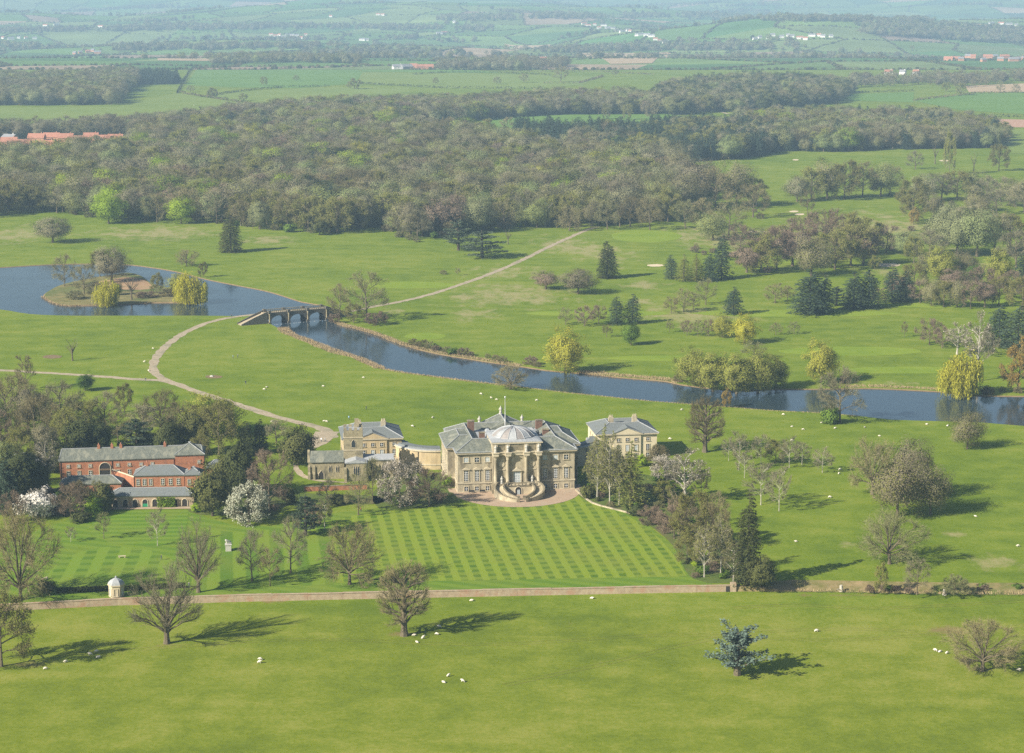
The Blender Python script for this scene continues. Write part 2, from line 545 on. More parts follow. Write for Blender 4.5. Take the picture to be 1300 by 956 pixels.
grass_mat('garden_grass', (0.085, 0.160, 0.016), (0.120, 0.200, 0.022), (0.155, 0.225, 0.030))

HR = rad(8.0)                                   # the house stands 8 degrees round from the view
HP = G(655.5, 623)                              # foot of the middle of its garden front
def W(x, y, z=0.0):
    """house coordinates (x along the front, y into the house) -> world"""
    c, s = math.cos(HR), math.sin(HR)
    return Vector((HP.x + x * c - y * s, HP.y + x * s + y * c, z))
def Lc(P):
    c, s = math.cos(HR), math.sin(HR)
    dx, dy = P[0] - HP.x, P[1] - HP.y
    return Vector((dx * c + dy * s, -dx * s + dy * c))

# mown lawn: the mower's bands are the grass's own two tones, laid out square to the house
def lawn_mat(name, pitch_x, pitch_y, rot, base_l, base_d, cross=0.5):
    m, nt, bs, out = new_mat(name)
    tc = nd(nt, 'TexCoord')
    mp = nd(nt, 'Mapping', vector_type='TEXTURE')
    mp.inputs['Location'].default_value = (HP.x, HP.y, 0)
    mp.inputs['Rotation'].default_value = (0, 0, rot)
    nt.links.new(tc.outputs['Object'], mp.inputs[0])
    wob = noise_node(nt, 0.22, 3, 0.6, mp.outputs[0])
    sp = nd(nt, 'SeparateXYZ')
    nt.links.new(mp.outputs[0], sp.inputs[0])
    def band(o, pitch, amt, w=0.5):
        q = math_n(nt, 'ADD', o, math_n(nt, 'MULTIPLY', math_n(nt, 'SUBTRACT', wob.outputs[0], 0.5), amt))
        fr = math_n(nt, 'FRACT', math_n(nt, 'DIVIDE', q, pitch))
        tri = math_n(nt, 'ABSOLUTE', math_n(nt, 'SUBTRACT', math_n(nt, 'MULTIPLY', fr, 2.0), 1.0))
        return ramp(nt, tri, [(w - 0.07, (0, 0, 0)), (w + 0.07, (1, 1, 1))]).outputs[0]
    bx = band(sp.outputs[0], pitch_x, 1.25)
    n1 = noise_node(nt, 0.05, 4, 0.6, mp.outputs[0])
    n2 = noise_node(nt, 1.1, 3, 0.7, mp.outputs[0])
    if pitch_y:
        by = band(sp.outputs[1], pitch_y, 2.2, 0.45)
        f = math_n(nt, 'MULTIPLY', bx, math_n(nt, 'SUBTRACT', 1.0, math_n(nt, 'MULTIPLY', by, cross)))
    else:
        f = bx
    f = math_n(nt, 'ADD', f, math_n(nt, 'MULTIPLY', math_n(nt, 'SUBTRACT', n2.outputs[0], 0.5), 0.5), True)
    n5 = noise_node(nt, 0.11, 3, 0.6, mp.outputs[0])
    f = math_n(nt, 'MULTIPLY', f, math_n(nt, 'ADD', math_n(nt, 'MULTIPLY', n5.outputs[0], 1.1), 0.34), True)
    c = mixc(nt, f, base_l, base_d)
    patch = ramp(nt, n1.outputs[0], [(0.42, (0, 0, 0)), (0.7, (1, 1, 1))]).outputs[0]
    c = mixc(nt, math_n(nt, 'MULTIPLY', patch, 0.45), c, (0.20, 0.22, 0.035))
    nt.links.new(c, bs.inputs['Base Color'])
    bs.inputs['Roughness'].default_value = 0.95
    bs.inputs['Specular IOR Level'].default_value = 0.1
    return m
lawn_mat('lawn_striped', 4.15, 4.9, HR, (0.190, 0.255, 0.022), (0.070, 0.135, 0.010), 0.58)
lawn_mat('lawn_bands', 7.4, None, HR, (0.150, 0.228, 0.020), (0.088, 0.165, 0.014))
lawn_mat('lawn_soft', 5.2, None, rad(68), (0.135, 0.215, 0.018), (0.098, 0.178, 0.015))
lawn_mat('lawn_rows', 4.6, None, rad(93), (0.135, 0.225, 0.018), (0.088, 0.175, 0.014))
lawn_mat('lawn_checks', 6.6, 6.2, rad(4), (0.15, 0.235, 0.022), (0.075, 0.150, 0.012), 0.65)

# ================================================================== SETTING: ground, water, paths
LAKE = [(-150, 346), (-60, 342), (0, 340), (75, 336), (150, 336), (190, 340), (225, 346), (260, 355), (300, 363), (340, 371), (382, 384),
        (405, 388), (418, 396), (424, 411), (447, 417), (462, 421), (483, 428), (515, 440), (555, 450), (592, 456), (623, 461), (666, 467), (692, 471), (739, 475),
        (786, 480), (845, 485), (862, 489), (902, 494), (949, 497), (980, 495), (1034, 495), (1102, 494), (1154, 496), (1192, 498), (1238, 503), (1300, 504), (1460, 507),
        (1460, 551), (1300, 541), (1252, 537), (1197, 535), (1132, 533), (1089, 528), (1042, 524), (980, 521), (928, 517), (875, 513), (823, 509), (758, 502), (718, 498),
        (654, 490), (608, 485), (561, 479), (515, 473), (481, 467), (460, 458), (448, 452), (423, 445), (392, 433), (366, 424), (352, 415), (341, 409), (338, 402), (300, 401.5), (250, 401), (150, 401), (90, 401), (40, 399),
        (0, 393), (-60, 390), (-150, 388)]
ISLE = [(54, 377), (69, 386), (88, 389), (127, 388), (150, 387.5), (196, 385), (231, 385), (254, 385), (265, 381), (255, 375.5), (231, 369), (196, 361), (181, 351), (162, 347),
        (125, 352), (81, 361), (62, 369)]
WATER_Z = -0.35
lake = [Vector((p.x, p.y)) for p in smooth_line(gpoly(LAKE, -0.3), 7, True)]
isle = [Vector((p.x, p.y)) for p in smooth_line(gpoly(ISLE, -0.3), 6, True)]

def offset(poly, d):
    n, out = len(poly), []
    area = sum(poly[i].x * poly[(i + 1) % n].y - poly[(i + 1) % n].x * poly[i].y for i in range(n))
    sg = 1 if area > 0 else -1
    for i in range(n):
        t = (poly[(i + 1) % n] - poly[i - 1]).normalized()
        out.append(poly[i] + Vector((t.y, -t.x)) * d * sg)
    return out

# garden wall (ha-ha) line, its foot on the lower meadow
LOW = -1.5
WALL = [(-220, 776), (-60, 772), (60, 766), (150, 761.5), (300, 757), (480, 753), (700, 748.5), (930, 744), (1010, 748), (1120, 750), (1220, 752), (1300, 752), (1500, 756)]
wl_foot = [G(p[0], p[1] + (7 if p[0] < 940 else 3), LOW) for p in WALL]
wl_top = []
for i, p in enumerate(wl_foot):
    off = 0.45 if i < 8 else 6.5
    wl_top.append(Vector((p.x, p.y + off, 0)))
wl_top[0].x -= 400; wl_foot[0].x -= 400; wl_top[-1].x += 400; wl_foot[-1].x += 400
XW, YN, YF = 12500.0, 60.0, 23500.0
cv, ce = [], []
def chain(pts, closed):
    k = len(cv)
    cv.extend([Vector((p[0], p[1])) for p in pts])
    n = len(pts)
    for i in range(n if closed else n - 1):
        ce.append((k + i, k + (i + 1) % n))
hmap = []
def chain_z(pts, closed, z):
    chain(pts, closed)
    hmap.extend([z] * len(pts))
chain_z([(-XW, YN), (XW, YN), (XW, YF), (-XW, YF)], True, None)
chain_z(offset(lake, 1.0), True, 0.0)
chain_z(offset(lake, -1.6), True, -1.6)
chain_z(offset(isle, -1.2), True, 0.25)
chain_z(offset(isle, 1.6), True, -1.6)
chain_z(wl_top, False, 0.0)
chain_z(wl_foot, False, LOW)
y = 4300.0
while y < YF - 200:
    st = 70 + (y - 4300) * 0.018
    hw = min(XW - 200, y * 0.42)
    x = -hw
    while x <= hw:
        cv.append(Vector((x + RNG.uniform(-9, 9), y + RNG.uniform(-9, 9)))); hmap.append(None)
        x += st
    y += st
vs, es, fs, ov, _, _ = delaunay_2d_cdt(cv, ce, [], 0, 1e-3)
lak_in, isl_in = offset(lake, -0.5), offset(isle, 0.4)
def wall_y(x, line):
    for a, b in zip(line[:-1], line[1:]):
        if a.x <= x <= b.x:
            return a.y + (b.y - a.y) * (x - a.x) / (b.x - a.x)
    return line[0].y if x < line[0].x else line[-1].y
gz = []
for i, v in enumerate(vs):
    src = ov[i][0] if ov[i] else None
    z = hmap[src] if src is not None and src < len(hmap) else None
    if z is None:
        if v.y < 600:
            z = LOW if v.y < wall_y(v.x, wl_foot) + 0.1 else 0.0
        else:
            z = hills(v.x, v.y) - 3.0 * sstep(4300, 4700, v.y) - 0.02
    gz.append(z)
me = bpy.data.meshes.new('ground')
me.from_pydata([(v.x, v.y, z) for v, z in zip(vs, gz)], [], [tuple(f) for f in fs])
me.update()
if me.polygons[0].normal.z < 0:
    me.flip_normals()
bank_x = wl_foot[7].x
mi = [2 if (p.center.y < 600 and p.center.x > bank_x and p.normal.z < 0.995) else 1 if min(me.vertices[k].co.z for k in p.vertices) < -0.5 and p.center.y > 600 else 0 for p in me.polygons]
me.materials.append(MATS['park_grass']); me.materials.append(MATS['soil']); me.materials.append(MATS['ditch_bank'])
me.polygons.foreach_set('material_index', mi)
ground = tag(link('ground', me, None, 'park_grass'), kind='structure')

flat = offset(lake, 0.6)
wat = tag(flat_poly('lake_water', flat, WATER_Z, 'water'), kind='structure')

# paths
PATHS = [([(-60, 466), (0, 470), (100, 476), (180, 482), (212, 484), (250, 497), (300, 513), (350, 529), (395, 540), (415, 547), (422, 556)], (3.8, 4.8)),
         ([(214, 485), (197, 474), (195, 462), (205, 445), (230, 425), (260, 411), (290, 403.5), (318, 400)], 3.9),
         ([(415, 548), (412, 553), (405, 560), (392, 567), (374, 574)], (9, 6)),
         ([(428, 398), (500, 384.5), (545, 374), (600, 356), (650, 336), (700, 312), (745, 292), (760, 288)], (4.0, 3.6)),
         ([(374, 590), (382, 602), (395, 609), (415, 611), (440, 613)], 1.8)]
for i, (pp, wd) in enumerate(PATHS):
    o = ribbon('path', gpoly(pp), wd, 0.03 + i * 0.006, 'path_gravel', jit=0.5)
    tag(o, kind='structure')

# faint wheel tracks worn into the meadows
for k, pp in enumerate([[(-40, 838), (150, 826), (380, 812), (620, 818), (860, 806), (1080, 812), (1340, 790)], [(640, 870), (780, 840), (900, 812), (1010, 800), (1160, 802), (1340, 830)], [(930, 772), (1010, 768), (1120, 772), (1320, 762)]]):
    L = smooth_line(gpoly(pp, LOW), 6)
    for s_ in (-0.9, 0.9):
        q = []
        for i, p in enumerate(L):
            d_ = (L[min(i + 1, len(L) - 1)] - L[max(i - 1, 0)]).normalized()
            q.append((p.x - d_.y * s_, p.y + d_.x * s_))
        tag(ribbon('wheel_track', q, 0.45, LOW + 0.02 + 0.004 * k, 'track_grass', jit=0.12), kind='structure')
# forecourt: half-round of gravel against the garden front
pts = [(21.3 * math.cos(a), -21.6 * math.sin(a)) for a in np.linspace(0, math.pi, 48)] + [(-22.5, 1.0), (-22.5, 6), (22.5, 6), (22.5, 1.0)]
tag(flat_poly('forecourt', [W(*p) for p in pts], 0.07, 'gravel'), kind='structure')

# lawns
def lawn(name, px, z, mat):
    return tag(flat_poly(name, gpoly(px), z, mat), kind='structure')
wt = [(p[0], p[1] - 0.6) for p in WALL[2:8]]
def wall_top_px(x):
    q = [(p.x, p.y) for p in wl_top]
    return None
top_line = [Vector((p.x, p.y + 0.35)) for p in wl_top]
def lawn_world(name, pts, z, mat):
    return tag(flat_poly(name, pts, z, mat), kind='structure')
gx0, gx1 = G(60, 760).x, G(905, 742).x
gl = [G(p[0], p[1]) for p in [(880, 712), (850, 688), (815, 662), (790, 650), (755, 640), (737, 628), (735, 612), (575, 612), (540, 640), (480, 645), (420, 652), (345, 668), (300, 668), (240, 650), (140, 648), (80, 662), (0, 690), (-40, 735)]]
bottom = [Vector((x, wall_y(x, top_line) + 0.2)) for x in np.linspace(G(-40, 762).x, gx1, 30)]
lawn_world('garden_lawn', bottom + gl, 0.02, 'lawn_soft')
ls = [G(p[0], p[1]) for p in [(872, 732), (862, 712), (838, 684), (806, 660), (780, 648), (752, 640), (736, 629), (575, 629), (540, 640), (486, 648), (440, 656), (425, 665), (418, 700), (424, 740)]]
lawn_world('striped_lawn', ls, 0.032, 'lawn_striped')
lb = [G(p[0], p[1]) for p in [(424, 742), (418, 700), (425, 664), (345, 672), (300, 676), (262, 672), (240, 750)]]
lawn_world('banded_lawn', lb, 0.040, 'lawn_bands')
lr = [G(p[0], p[1]) for p in [(140, 648), (240, 648), (236, 676), (214, 694), (140, 690), (110, 672)]]
lawn_world('terrace_lawn', lr, 0.046, 'lawn_rows')
lcv = [G(60, 748), G(236, 748)] + [G(150 + 92 * math.cos(a), 742 - 48 * math.sin(a)) for a in np.linspace(0.0, math.pi, 24)]
lawn_world('round_lawn', lcv[2:] + [lcv[0], lcv[1]], 0.052, 'lawn_checks')

# island bits, bunkers, fairways
tag(flat_poly('island_turf', offset(isle, -1.4), 0.28, 'island_rough'), kind='structure')
be = gpoly([(118, 360), (140, 355), (160, 352), (180, 354), (192, 362), (196, 366), (175, 368), (150, 367.5), (128, 366)], 0.28)
tag(flat_poly('island_bare_earth', smooth_line(be, 4, True), 0.31, 'bare_earth'), kind='structure')
def ellipse_px(cx, cyy, w, h, z=0.0, n=18, jit=0.12):
    return [G(cx + w / 2 * math.cos(a) * (1 + random.uniform(-jit, jit)), cyy + h / 2 * math.sin(a) * (1 + random.uniform(-jit, jit)), z) for a in np.linspace(0, 2 * math.pi, n, endpoint=False)]
for q in [(832, 337, 22, 3.2), (1008, 268.5, 12, 2.2), (1015, 272, 13, 2.6), (962, 294.5, 26, 3), (1155, 262, 8, 2), (1200, 204, 16, 2), (1128, 336.5, 30, 5), (1010, 203, 8, 1.6)]:
    tag(flat_poly('sand_bunker', ellipse_px(*q), 0.06, 'sand'), kind='structure')
for q in [(540, 427, 52, 9), (520, 362, 120, 9), (840, 455, 140, 7), (1080, 446, 180, 12), (1010, 398, 260, 9), (1200, 385, 190, 12), (820, 300, 90, 16), (760, 398, 180, 8), (980, 330, 80, 10), (1150, 470, 160, 9)]:
    tag(flat_poly('fairway', ellipse_px(*q, n=26, jit=0.05), 0.045, 'fairway_grass'), kind='structure')

# flower and shrub beds
for q in [[(735, 630), (760, 640), (800, 652), (850, 688), (880, 735), (940, 740), (985, 738), (930, 680), (880, 640), (850, 612), (800, 600), (745, 606)],
          [(0, 640), (60, 655), (100, 655), (140, 645), (138, 625), (70, 620), (0, 610)], [(480, 644), (520, 646), (577, 638), (582, 620), (560, 600), (480, 620)],
          [(240, 650), (290, 655), (345, 660), (372, 640), (480, 640), (480, 630), (380, 626), (290, 620), (245, 625)]]:
    tag(flat_poly('planting_bed', smooth_line(gpoly(q), 4, True), 0.06, 'bed_soil'), kind='structure')

# middle-distance fields
FIELDS = [([(236, 108), (250, 88), (330, 85), (440, 83), (462, 92), (450, 106), (380, 112), (300, 111)], 'field_green'),
          ([(262, 122), (300, 117), (400, 111), (520, 111), (520, 117), (330, 131)], 'field_pale'),
          ([(0, 137), (150, 135), (225, 118), (262, 124), (330, 133), (240, 150), (150, 150), (0, 160)], 'field_pale'),
          ([(460, 92), (640, 94), (765, 97), (740, 107), (690, 113), (560, 112), (452, 106)], 'field_pale'),
          ([(440, 82), (530, 82), (640, 93), (462, 91)], 'field_green'), ([(460, 158), (600, 150), (700, 142), (840, 140), (870, 148), (760, 165), (640, 176), (490, 170)], 'field_green'),
          ([(1160, 128), (1240, 118), (1300, 118), (1400, 118), (1400, 146), (1300, 145), (1220, 140)], 'field_green'), ([(1225, 109), (1300, 106), (1400, 106), (1400, 116), (1230, 117)], 'field_tan'),
          ([(1252, 151), (1300, 152), (1400, 153), (1400, 164), (1258, 161)], 'field_pink'), ([(1070, 120), (1160, 117), (1160, 130), (1080, 128)], 'field_green'),
          ([(1250, 165), (1400, 164), (1400, 200), (1285, 195)], 'field_pale'),
          ([(640, 176), (730, 190), (715, 206), (690, 196), (655, 184)], 'field_green')]
for i, (pp, mt) in enumerate(FIELDS):
    tag(flat_poly('field', gpoly(pp), 0.10 + 0.012 * i, mt), kind='structure')

# far farmland: a patchwork of fields draped over the hills
m, nt, bs, out = new_mat('farmland')
at = nd(nt, 'Attribute', attribute_name='crop')
tc = nd(nt, 'TexCoord')
n = noise_node(nt, 0.006, 4, 0.6, tc.outputs['Object'])
r = ramp(nt, n.outputs[0], [(0.3, (0.75, 0.75, 0.75)), (0.7, (1.2, 1.2, 1.2))])
nt.links.new(mixc(nt, 1.0, at.outputs['Color'], r.outputs[0], 'MULTIPLY'), bs.inputs['Base Color'])
bs.inputs['Roughness'].default_value = 0.95
bs.inputs['Specular IOR Level'].default_value = 0.1
CELLX, CELLY, Y0F = 230.0, 300.0, 4150.0
def jit(i, j):
    q = random.Random(i * 7919 + j * 104729)
    return (i * CELLX + q.uniform(-80, 80) + (j % 2) * 90, Y0F + j * CELLY + (q.uniform(-110, 110) if j > 0 else 0) + 0.16 * i * CELLX * (1 if j > 0 else 0))
fv, ff, fcol, HEDGE = [], [], [], []
crops = [(0.11, 0.195, 0.04)] * 5 + [(0.14, 0.215, 0.05)] * 5 + [(0.18, 0.235, 0.07)] * 4 + [(0.08, 0.155, 0.04)] * 3 + [(0.36, 0.27, 0.17), (0.30, 0.22, 0.15), (0.09, 0.20, 0.04), (0.05, 0.08, 0.03)]
NJ = 56
SUBX = 5
for j in range(NJ):
    ni = int((Y0F + (j + 2) * CELLY) * 0.33 / CELLX) + 3
    for i in range(-ni, ni):
        a, b_, c_, d_ = jit(i, j), jit(i + 1, j), jit(i + 1, j + 1), jit(i, j + 1)
        k = len(fv)
        for v in range(SUBX + 1):
            for u in range(SUBX + 1):
                s, t = u / SUBX, v / SUBX
                x = (a[0] * (1 - s) + b_[0] * s) * (1 - t) + (d_[0] * (1 - s) + c_[0] * s) * t
                yy = (a[1] * (1 - s) + b_[1] * s) * (1 - t) + (d_[1] * (1 - s) + c_[1] * s) * t
                fv.append((x, yy, hills(x, yy) + 0.5))
        cc = random.choice(crops)
        q = random.uniform(0.85, 1.15)
        for v in range(SUBX):
            for u in range(SUBX):
                e = k + v * (SUBX + 1) + u
                ff.append((e, e + 1, e + SUBX + 2, e + SUBX + 1))
                fcol.append((cc[0] * q, cc[1] * q, cc[2] * q, 1))
        HEDGE.append((a, b_)); HEDGE.append((a, d_))
me = bpy.data.meshes.new('farmland')
me.from_pydata(fv, [], ff)
ca = me.attributes.new('crop', 'FLOAT_COLOR', 'FACE')
ca.data.foreach_set('color', np.array(fcol, dtype=np.float32).ravel())
me.polygons.foreach_set('use_smooth', [True] * len(me.polygons))
me.update()
tag(link('farmland', me, None, 'farmland'), kind='structure')
def draped(name, quad, mat, n=14, lift=1.2):
    P = [GT(*q) for q in quad]
    vs, fs = [], []
    for j in range(n + 1):
        for i in range(n + 1):
            s, t = i / n, j / n
            x = (P[0].x * (1 - s) + P[1].x * s) * (1 - t) + (P[3].x * (1 - s) + P[2].x * s) * t
            y = (P[0].y * (1 - s) + P[1].y * s) * (1 - t) + (P[3].y * (1 - s) + P[2].y * s) * t
            vs.append((x, y, hills(x, y) + lift))
    for j in range(n):
        for i in range(n):
            k = j * (n + 1) + i
            fs.append((k, k + 1, k + n + 2, k + n + 1))
    me_ = bpy.data.meshes.new(name)
    me_.from_pydata(vs, [], fs); me_.update()
    if me_.polygons[0].normal.z < 0:
        me_.flip_normals()
    tag(link(name, me_, None, mat), kind='structure')
draped('ploughed_field', [(775, 82), (828, 81), (852, 67), (738, 68)], 'field_tan')
draped('ploughed_field', [(640, 56), (700, 57), (700, 62), (650, 63)], 'field_tan')
draped('ploughed_field', [(200, 77.5), (280, 78.5), (285, 75.5), (200, 74.5)], 'field_tan')

# ================================================================== TREE KINDS
leaf_mat('twig_brown', (0.135, 0.112, 0.052), (0.240, 0.208, 0.100), (0.192, 0.200, 0.085))
leaf_mat('twig_grey', (0.175, 0.162, 0.092), (0.262, 0.240, 0.138))
leaf_mat('twig_copper', (0.165, 0.118, 0.082), (0.225, 0.170, 0.115))
leaf_mat('bud_olive', (0.205, 0.205, 0.055), (0.310, 0.320, 0.065), transl=0.35)
leaf_mat('haze_twigs', (0.142, 0.122, 0.074), (0.212, 0.198, 0.112), (0.182, 0.222, 0.078))
leaf_mat('leaf_bright', (0.200, 0.300, 0.025), (0.330, 0.440, 0.032), transl=0.4)
leaf_mat('leaf_green', (0.075, 0.130, 0.020), (0.140, 0.220, 0.028), transl=0.25)
leaf_mat('leaf_yew', (0.050, 0.062, 0.018), (0.095, 0.100, 0.028))
leaf_mat('leaf_pine', (0.042, 0.070, 0.042), (0.068, 0.100, 0.055))
leaf_mat('leaf_cedar', (0.050, 0.072, 0.042), (0.075, 0.100, 0.054))
leaf_mat('leaf_blue', (0.100, 0.145, 0.112), (0.140, 0.185, 0.145))
leaf_mat('leaf_larch', (0.230, 0.255, 0.060), (0.300, 0.310, 0.075), transl=0.35)
leaf_mat('leaf_willow', (0.340, 0.360, 0.070), (0.520, 0.490, 0.050), transl=0.45)
leaf_mat('leaf_gold', (0.380, 0.260, 0.06), (0.430, 0.320, 0.06), transl=0.4)
leaf_mat('petal_white', (0.62, 0.58, 0.50), (0.74, 0.70, 0.62))
leaf_mat('petal_cream', (0.45, 0.46, 0.34), (0.58, 0.58, 0.46))
leaf_mat('petal_grey', (0.38, 0.335, 0.28), (0.50, 0.45, 0.385))
surf('bark', (0.095, 0.078, 0.05), (0.165, 0.138, 0.09), 2.0, 0.95, 0.1)
surf('bark_dark', (0.055, 0.045, 0.032), (0.10, 0.08, 0.055), 2.0, 0.95, 0.1)
surf('bark_pale', (0.34, 0.31, 0.25), (0.46, 0.43, 0.36), 1.5, 0.9, 0.1)
surf('bark_dead', (0.38, 0.35, 0.29), (0.50, 0.46, 0.39), 1.5, 0.9, 0.1)

def tri_mesh(name, parts):
    """parts: list of (triangles [n,3,3], material name) -> one mesh"""
    V = np.concatenate([p[0].reshape(-1, 3) for p in parts]).astype(np.float32)
    n = len(V) // 3
    me = bpy.data.meshes.new(name)
    me.vertices.add(len(V)); me.vertices.foreach_set('co', V.ravel())
    me.loops.add(len(V)); me.loops.foreach_set('vertex_index', np.arange(len(V), dtype=np.int32))
    me.polygons.add(n)
    me.polygons.foreach_set('loop_start', np.arange(0, 3 * n, 3, dtype=np.int32))
    mi = np.concatenate([np.full(len(p[0]), i, dtype=np.int32) for i, p in enumerate(parts)])
    for p in parts:
        me.materials.append(MATS[p[1]])
    me.polygons.foreach_set('material_index', mi)
    me.update()
    me.validate()
    return me

def unit(v):
    return v / np.maximum(np.linalg.norm(v, axis=-1, keepdims=True), 1e-9)

def slivers(P, D, L, w):
    """thin pointed triangles from P along D"""
    n = len(P)
    side = unit(np.cross(D, unit(RNG.normal(size=(n, 3)))))
    w = np.broadcast_to(np.asarray(w), (n,))[:, None]
    L = np.broadcast_to(np.asarray(L), (n,))[:, None]
    return np.stack([P - side * w / 2, P + side * w / 2, P + D * L], axis=1)

def leaves(P, size, flat=0.0, spread=0.0, N=None):
    """small triangles of random facing at P"""
    n = len(P)
    u = unit(RNG.normal(size=(n, 3)))
    v = unit(np.cross(u, unit(RNG.normal(size=(n, 3)))))
    if N is not None:                                     # leaves of a crown lie more or less along its surface
        u = unit(np.cross(N, u))
        v = np.cross(N, u)
    if flat:
        u[:, 2] *= (1 - flat); v[:, 2] *= (1 - flat)
    s = (size * RNG.uniform(0.6, 1.35, n))[:, None]
    Q = P + RNG.normal(size=(n, 3)) * spread
    return np.stack([Q - u * s * 0.55 - v * s * 0.35, Q + u * s * 0.55 - v * s * 0.30, Q + v * s * 0.65], axis=1)

def bez(a, b, c, t):
    return a * (1 - t) ** 2 + b * 2 * t * (1 - t) + c * t * t

class Env:
    """lumpy crown volume"""
    def __init__(s, W_, z0, z1, seed, lump=0.22, top=1.0):
        s.W, s.z0, s.z1, s.seed, s.lump, s.top = W_, z0, z1, seed, lump, top
        s.c = np.array([0, 0, z0 * 0.56 + z1 * 0.44])
    def r(s, d):
        az = math.atan2(d[1], d[0])
        k = 1 + s.lump * noise.noise(Vector((d[0] * 1.9 + s.seed, d[1] * 1.9, d[2] * 1.9))) * 1.6
        up = (s.z1 - s.c[2]) if d[2] > 0 else (s.c[2] - s.z0)
        return k / math.sqrt((d[0] ** 2 + d[1] ** 2) / (s.W / 2) ** 2 + d[2] ** 2 / up ** 2)
    def clampp(s, p, f=1.0):
        d = p - s.c
        l = np.linalg.norm(d)
        if l < 1e-6:
            return p
        R = s.r(d / l) * f
        return s.c + d / l * min(l, R)

def bare_tree(name, seed, H, W_, z0, n1=13, n2=7, n3=8, n4=9, up=0.35, twig='twig_brown', bark='bark', tw=0.062, bud=None, budn=0, buds=0.3, lead=True, trunk_r=None, lump=0.22, forks=0.13, tl=0.085, lowl=-0.7):
    rs = random.Random(seed)
    env = Env(W_, z0, H, seed * 3.7, lump)
    tb = MB()
    tr = trunk_r or H * 0.022
    toph = H * (0.72 if lead else 0.34)
    lean = np.array([rs.uniform(-0.03, 0.03) * H, rs.uniform(-0.03, 0.03) * H, 0])
    tp = [np.array([0, 0, -0.3]), np.array([0, 0, H * 0.08]), lean * 0.4 + np.array([0, 0, H * 0.22]), lean + np.array([0, 0, toph * 0.7]), lean * 1.2 + np.array([0, 0, toph])]
    tb.tube(tp, [tr * 1.5, tr, tr * 0.85, tr * 0.55, tr * 0.2], 7)
    def trunk_at(z):
        for a, b in zip(tp[:-1], tp[1:]):
            if a[2] <= z <= b[2]:
                return a + (b - a) * (z - a[2]) / (b[2] - a[2])
        return tp[-1]
    P3, D3, L3 = [], [], []
    for i in range(n1):
        t = (i + 0.5) / n1
        az = i * 2.39996 + rs.uniform(-0.4, 0.4)
        el = math.asin(max(-0.97, min(0.985, lowl + (0.99 - lowl) * t ** 0.9 + rs.uniform(-0.06, 0.06))))
        d = np.array([math.cos(az) * math.cos(el), math.sin(az) * math.cos(el), math.sin(el)])
        end = env.c + d * env.r(d) * rs.uniform(0.72, 0.95)
        st = trunk_at(min(toph * 0.97, H * forks + (toph - H * forks) * (0.02 + 0.95 * t * (1 if lead else 0.6))))
        mid = st * 0.5 + end * 0.5 + np.array([0, 0, (end[2] - st[2]) * (0.22 * up) + H * 0.03 * (1 if up > 0 else -1)])
        mid[:2] = st[:2] + (mid[:2] - st[:2]) * (1 - 0.5 * max(0, up) * max(0, d[2]))
        r1 = tr * rs.uniform(0.35, 0.5)
        lp = [bez(st, mid, end, s) for s in (0, 0.25, 0.5, 0.75, 1)]
        lp = [p + np.array([rs.gauss(0, 1), rs.gauss(0, 1), rs.gauss(0, 0.6)]) * (W_ * 0.012 if 0 < k < 4 else 0) for k, p in enumerate(lp)]
        tb.tube(lp, [r1, r1 * 0.8, r1 * 0.58, r1 * 0.36, r1 * 0.14], 5, False)
        for j in range(n2):
            s = 0.28 + 0.72 * (j + rs.random()) / n2
            a = bez(st, mid, end, s)
            tang = unit(bez(st, mid, end, min(1, s + 0.1)) - bez(st, mid, end, s - 0.1))
            rv = np.array([rs.gauss(0, 1), rs.gauss(0, 1), rs.gauss(0, 1)])
            outw = unit(a - env.c + np.array([0, 0, 0.3 * H * up]))
            dd = unit(tang * 0.75 + unit(rv) * 0.75 + outw * 0.45 + np.array([0, 0, 0.25 * up]))
            ln = W_ * rs.uniform(0.18, 0.34) * (1.2 - 0.5 * s)
            e = env.clampp(a + dd * ln)
            r2 = r1 * 0.36
            mm = (a + e) / 2 + np.array([rs.gauss(0, 1), rs.gauss(0, 1), rs.gauss(0, 1)]) * ln * 0.06
            tb.tube([a, mm, e], [r2, r2 * 0.65, r2 * 0.2], 3, False)
            for k in range(n3):
                s2 = 0.15 + 0.85 * (k + rs.random()) / n3
                b = a + (e - a) * s2
                rv = np.array([rs.gauss(0, 1), rs.gauss(0, 1), rs.gauss(0, 1)])
                d3 = unit(unit(e - a) * 0.75 + unit(rv) * 0.75 + outw * 0.35 + np.array([0, 0, 0.2 * up]))
                l3 = W_ * rs.uniform(0.09, 0.18)
                e3 = env.clampp(b + d3 * l3, 1.06)
                P3.append(b); D3.append(e3 - b)
    P3, D3 = np.array(P3), np.array(D3)
    L3 = np.linalg.norm(D3, axis=1)
    ok = L3 > 0.05
    P3, D3, L3 = P3[ok], D3[ok] / L3[ok][:, None], L3[ok]
    T3 = slivers(P3, D3, L3, tw * 1.5)
    idx = np.repeat(np.arange(len(P3)), n4)
    s = RNG.uniform(0.1, 1.0, len(idx))
    P4 = P3[idx] + D3[idx] * (L3[idx] * s)[:, None]
    D4 = unit(D3[idx] * 0.85 + unit(RNG.normal(size=(len(idx), 3))) * 0.7 + np.array([0, 0, 0.2 * up]))
    L4 = W_ * tl * RNG.uniform(0.5, 1.2, len(idx))
    T4 = slivers(P4, D4, L4, tw)
    parts = [(np.concatenate([T3, T4]), twig)]
    if bud:
        k = RNG.integers(0, len(P4), budn)
        Q = P4[k] + D4[k] * (L4[k] * RNG.uniform(0.3, 1.0, budn))[:, None]
        parts.append((leaves(Q, buds, 0, 0.1), bud))
    return dict(trunk=tb.mesh(name + '_trunk'), bark=bark, crown=tri_mesh(name + '_crown', parts), H=H, W=W_)

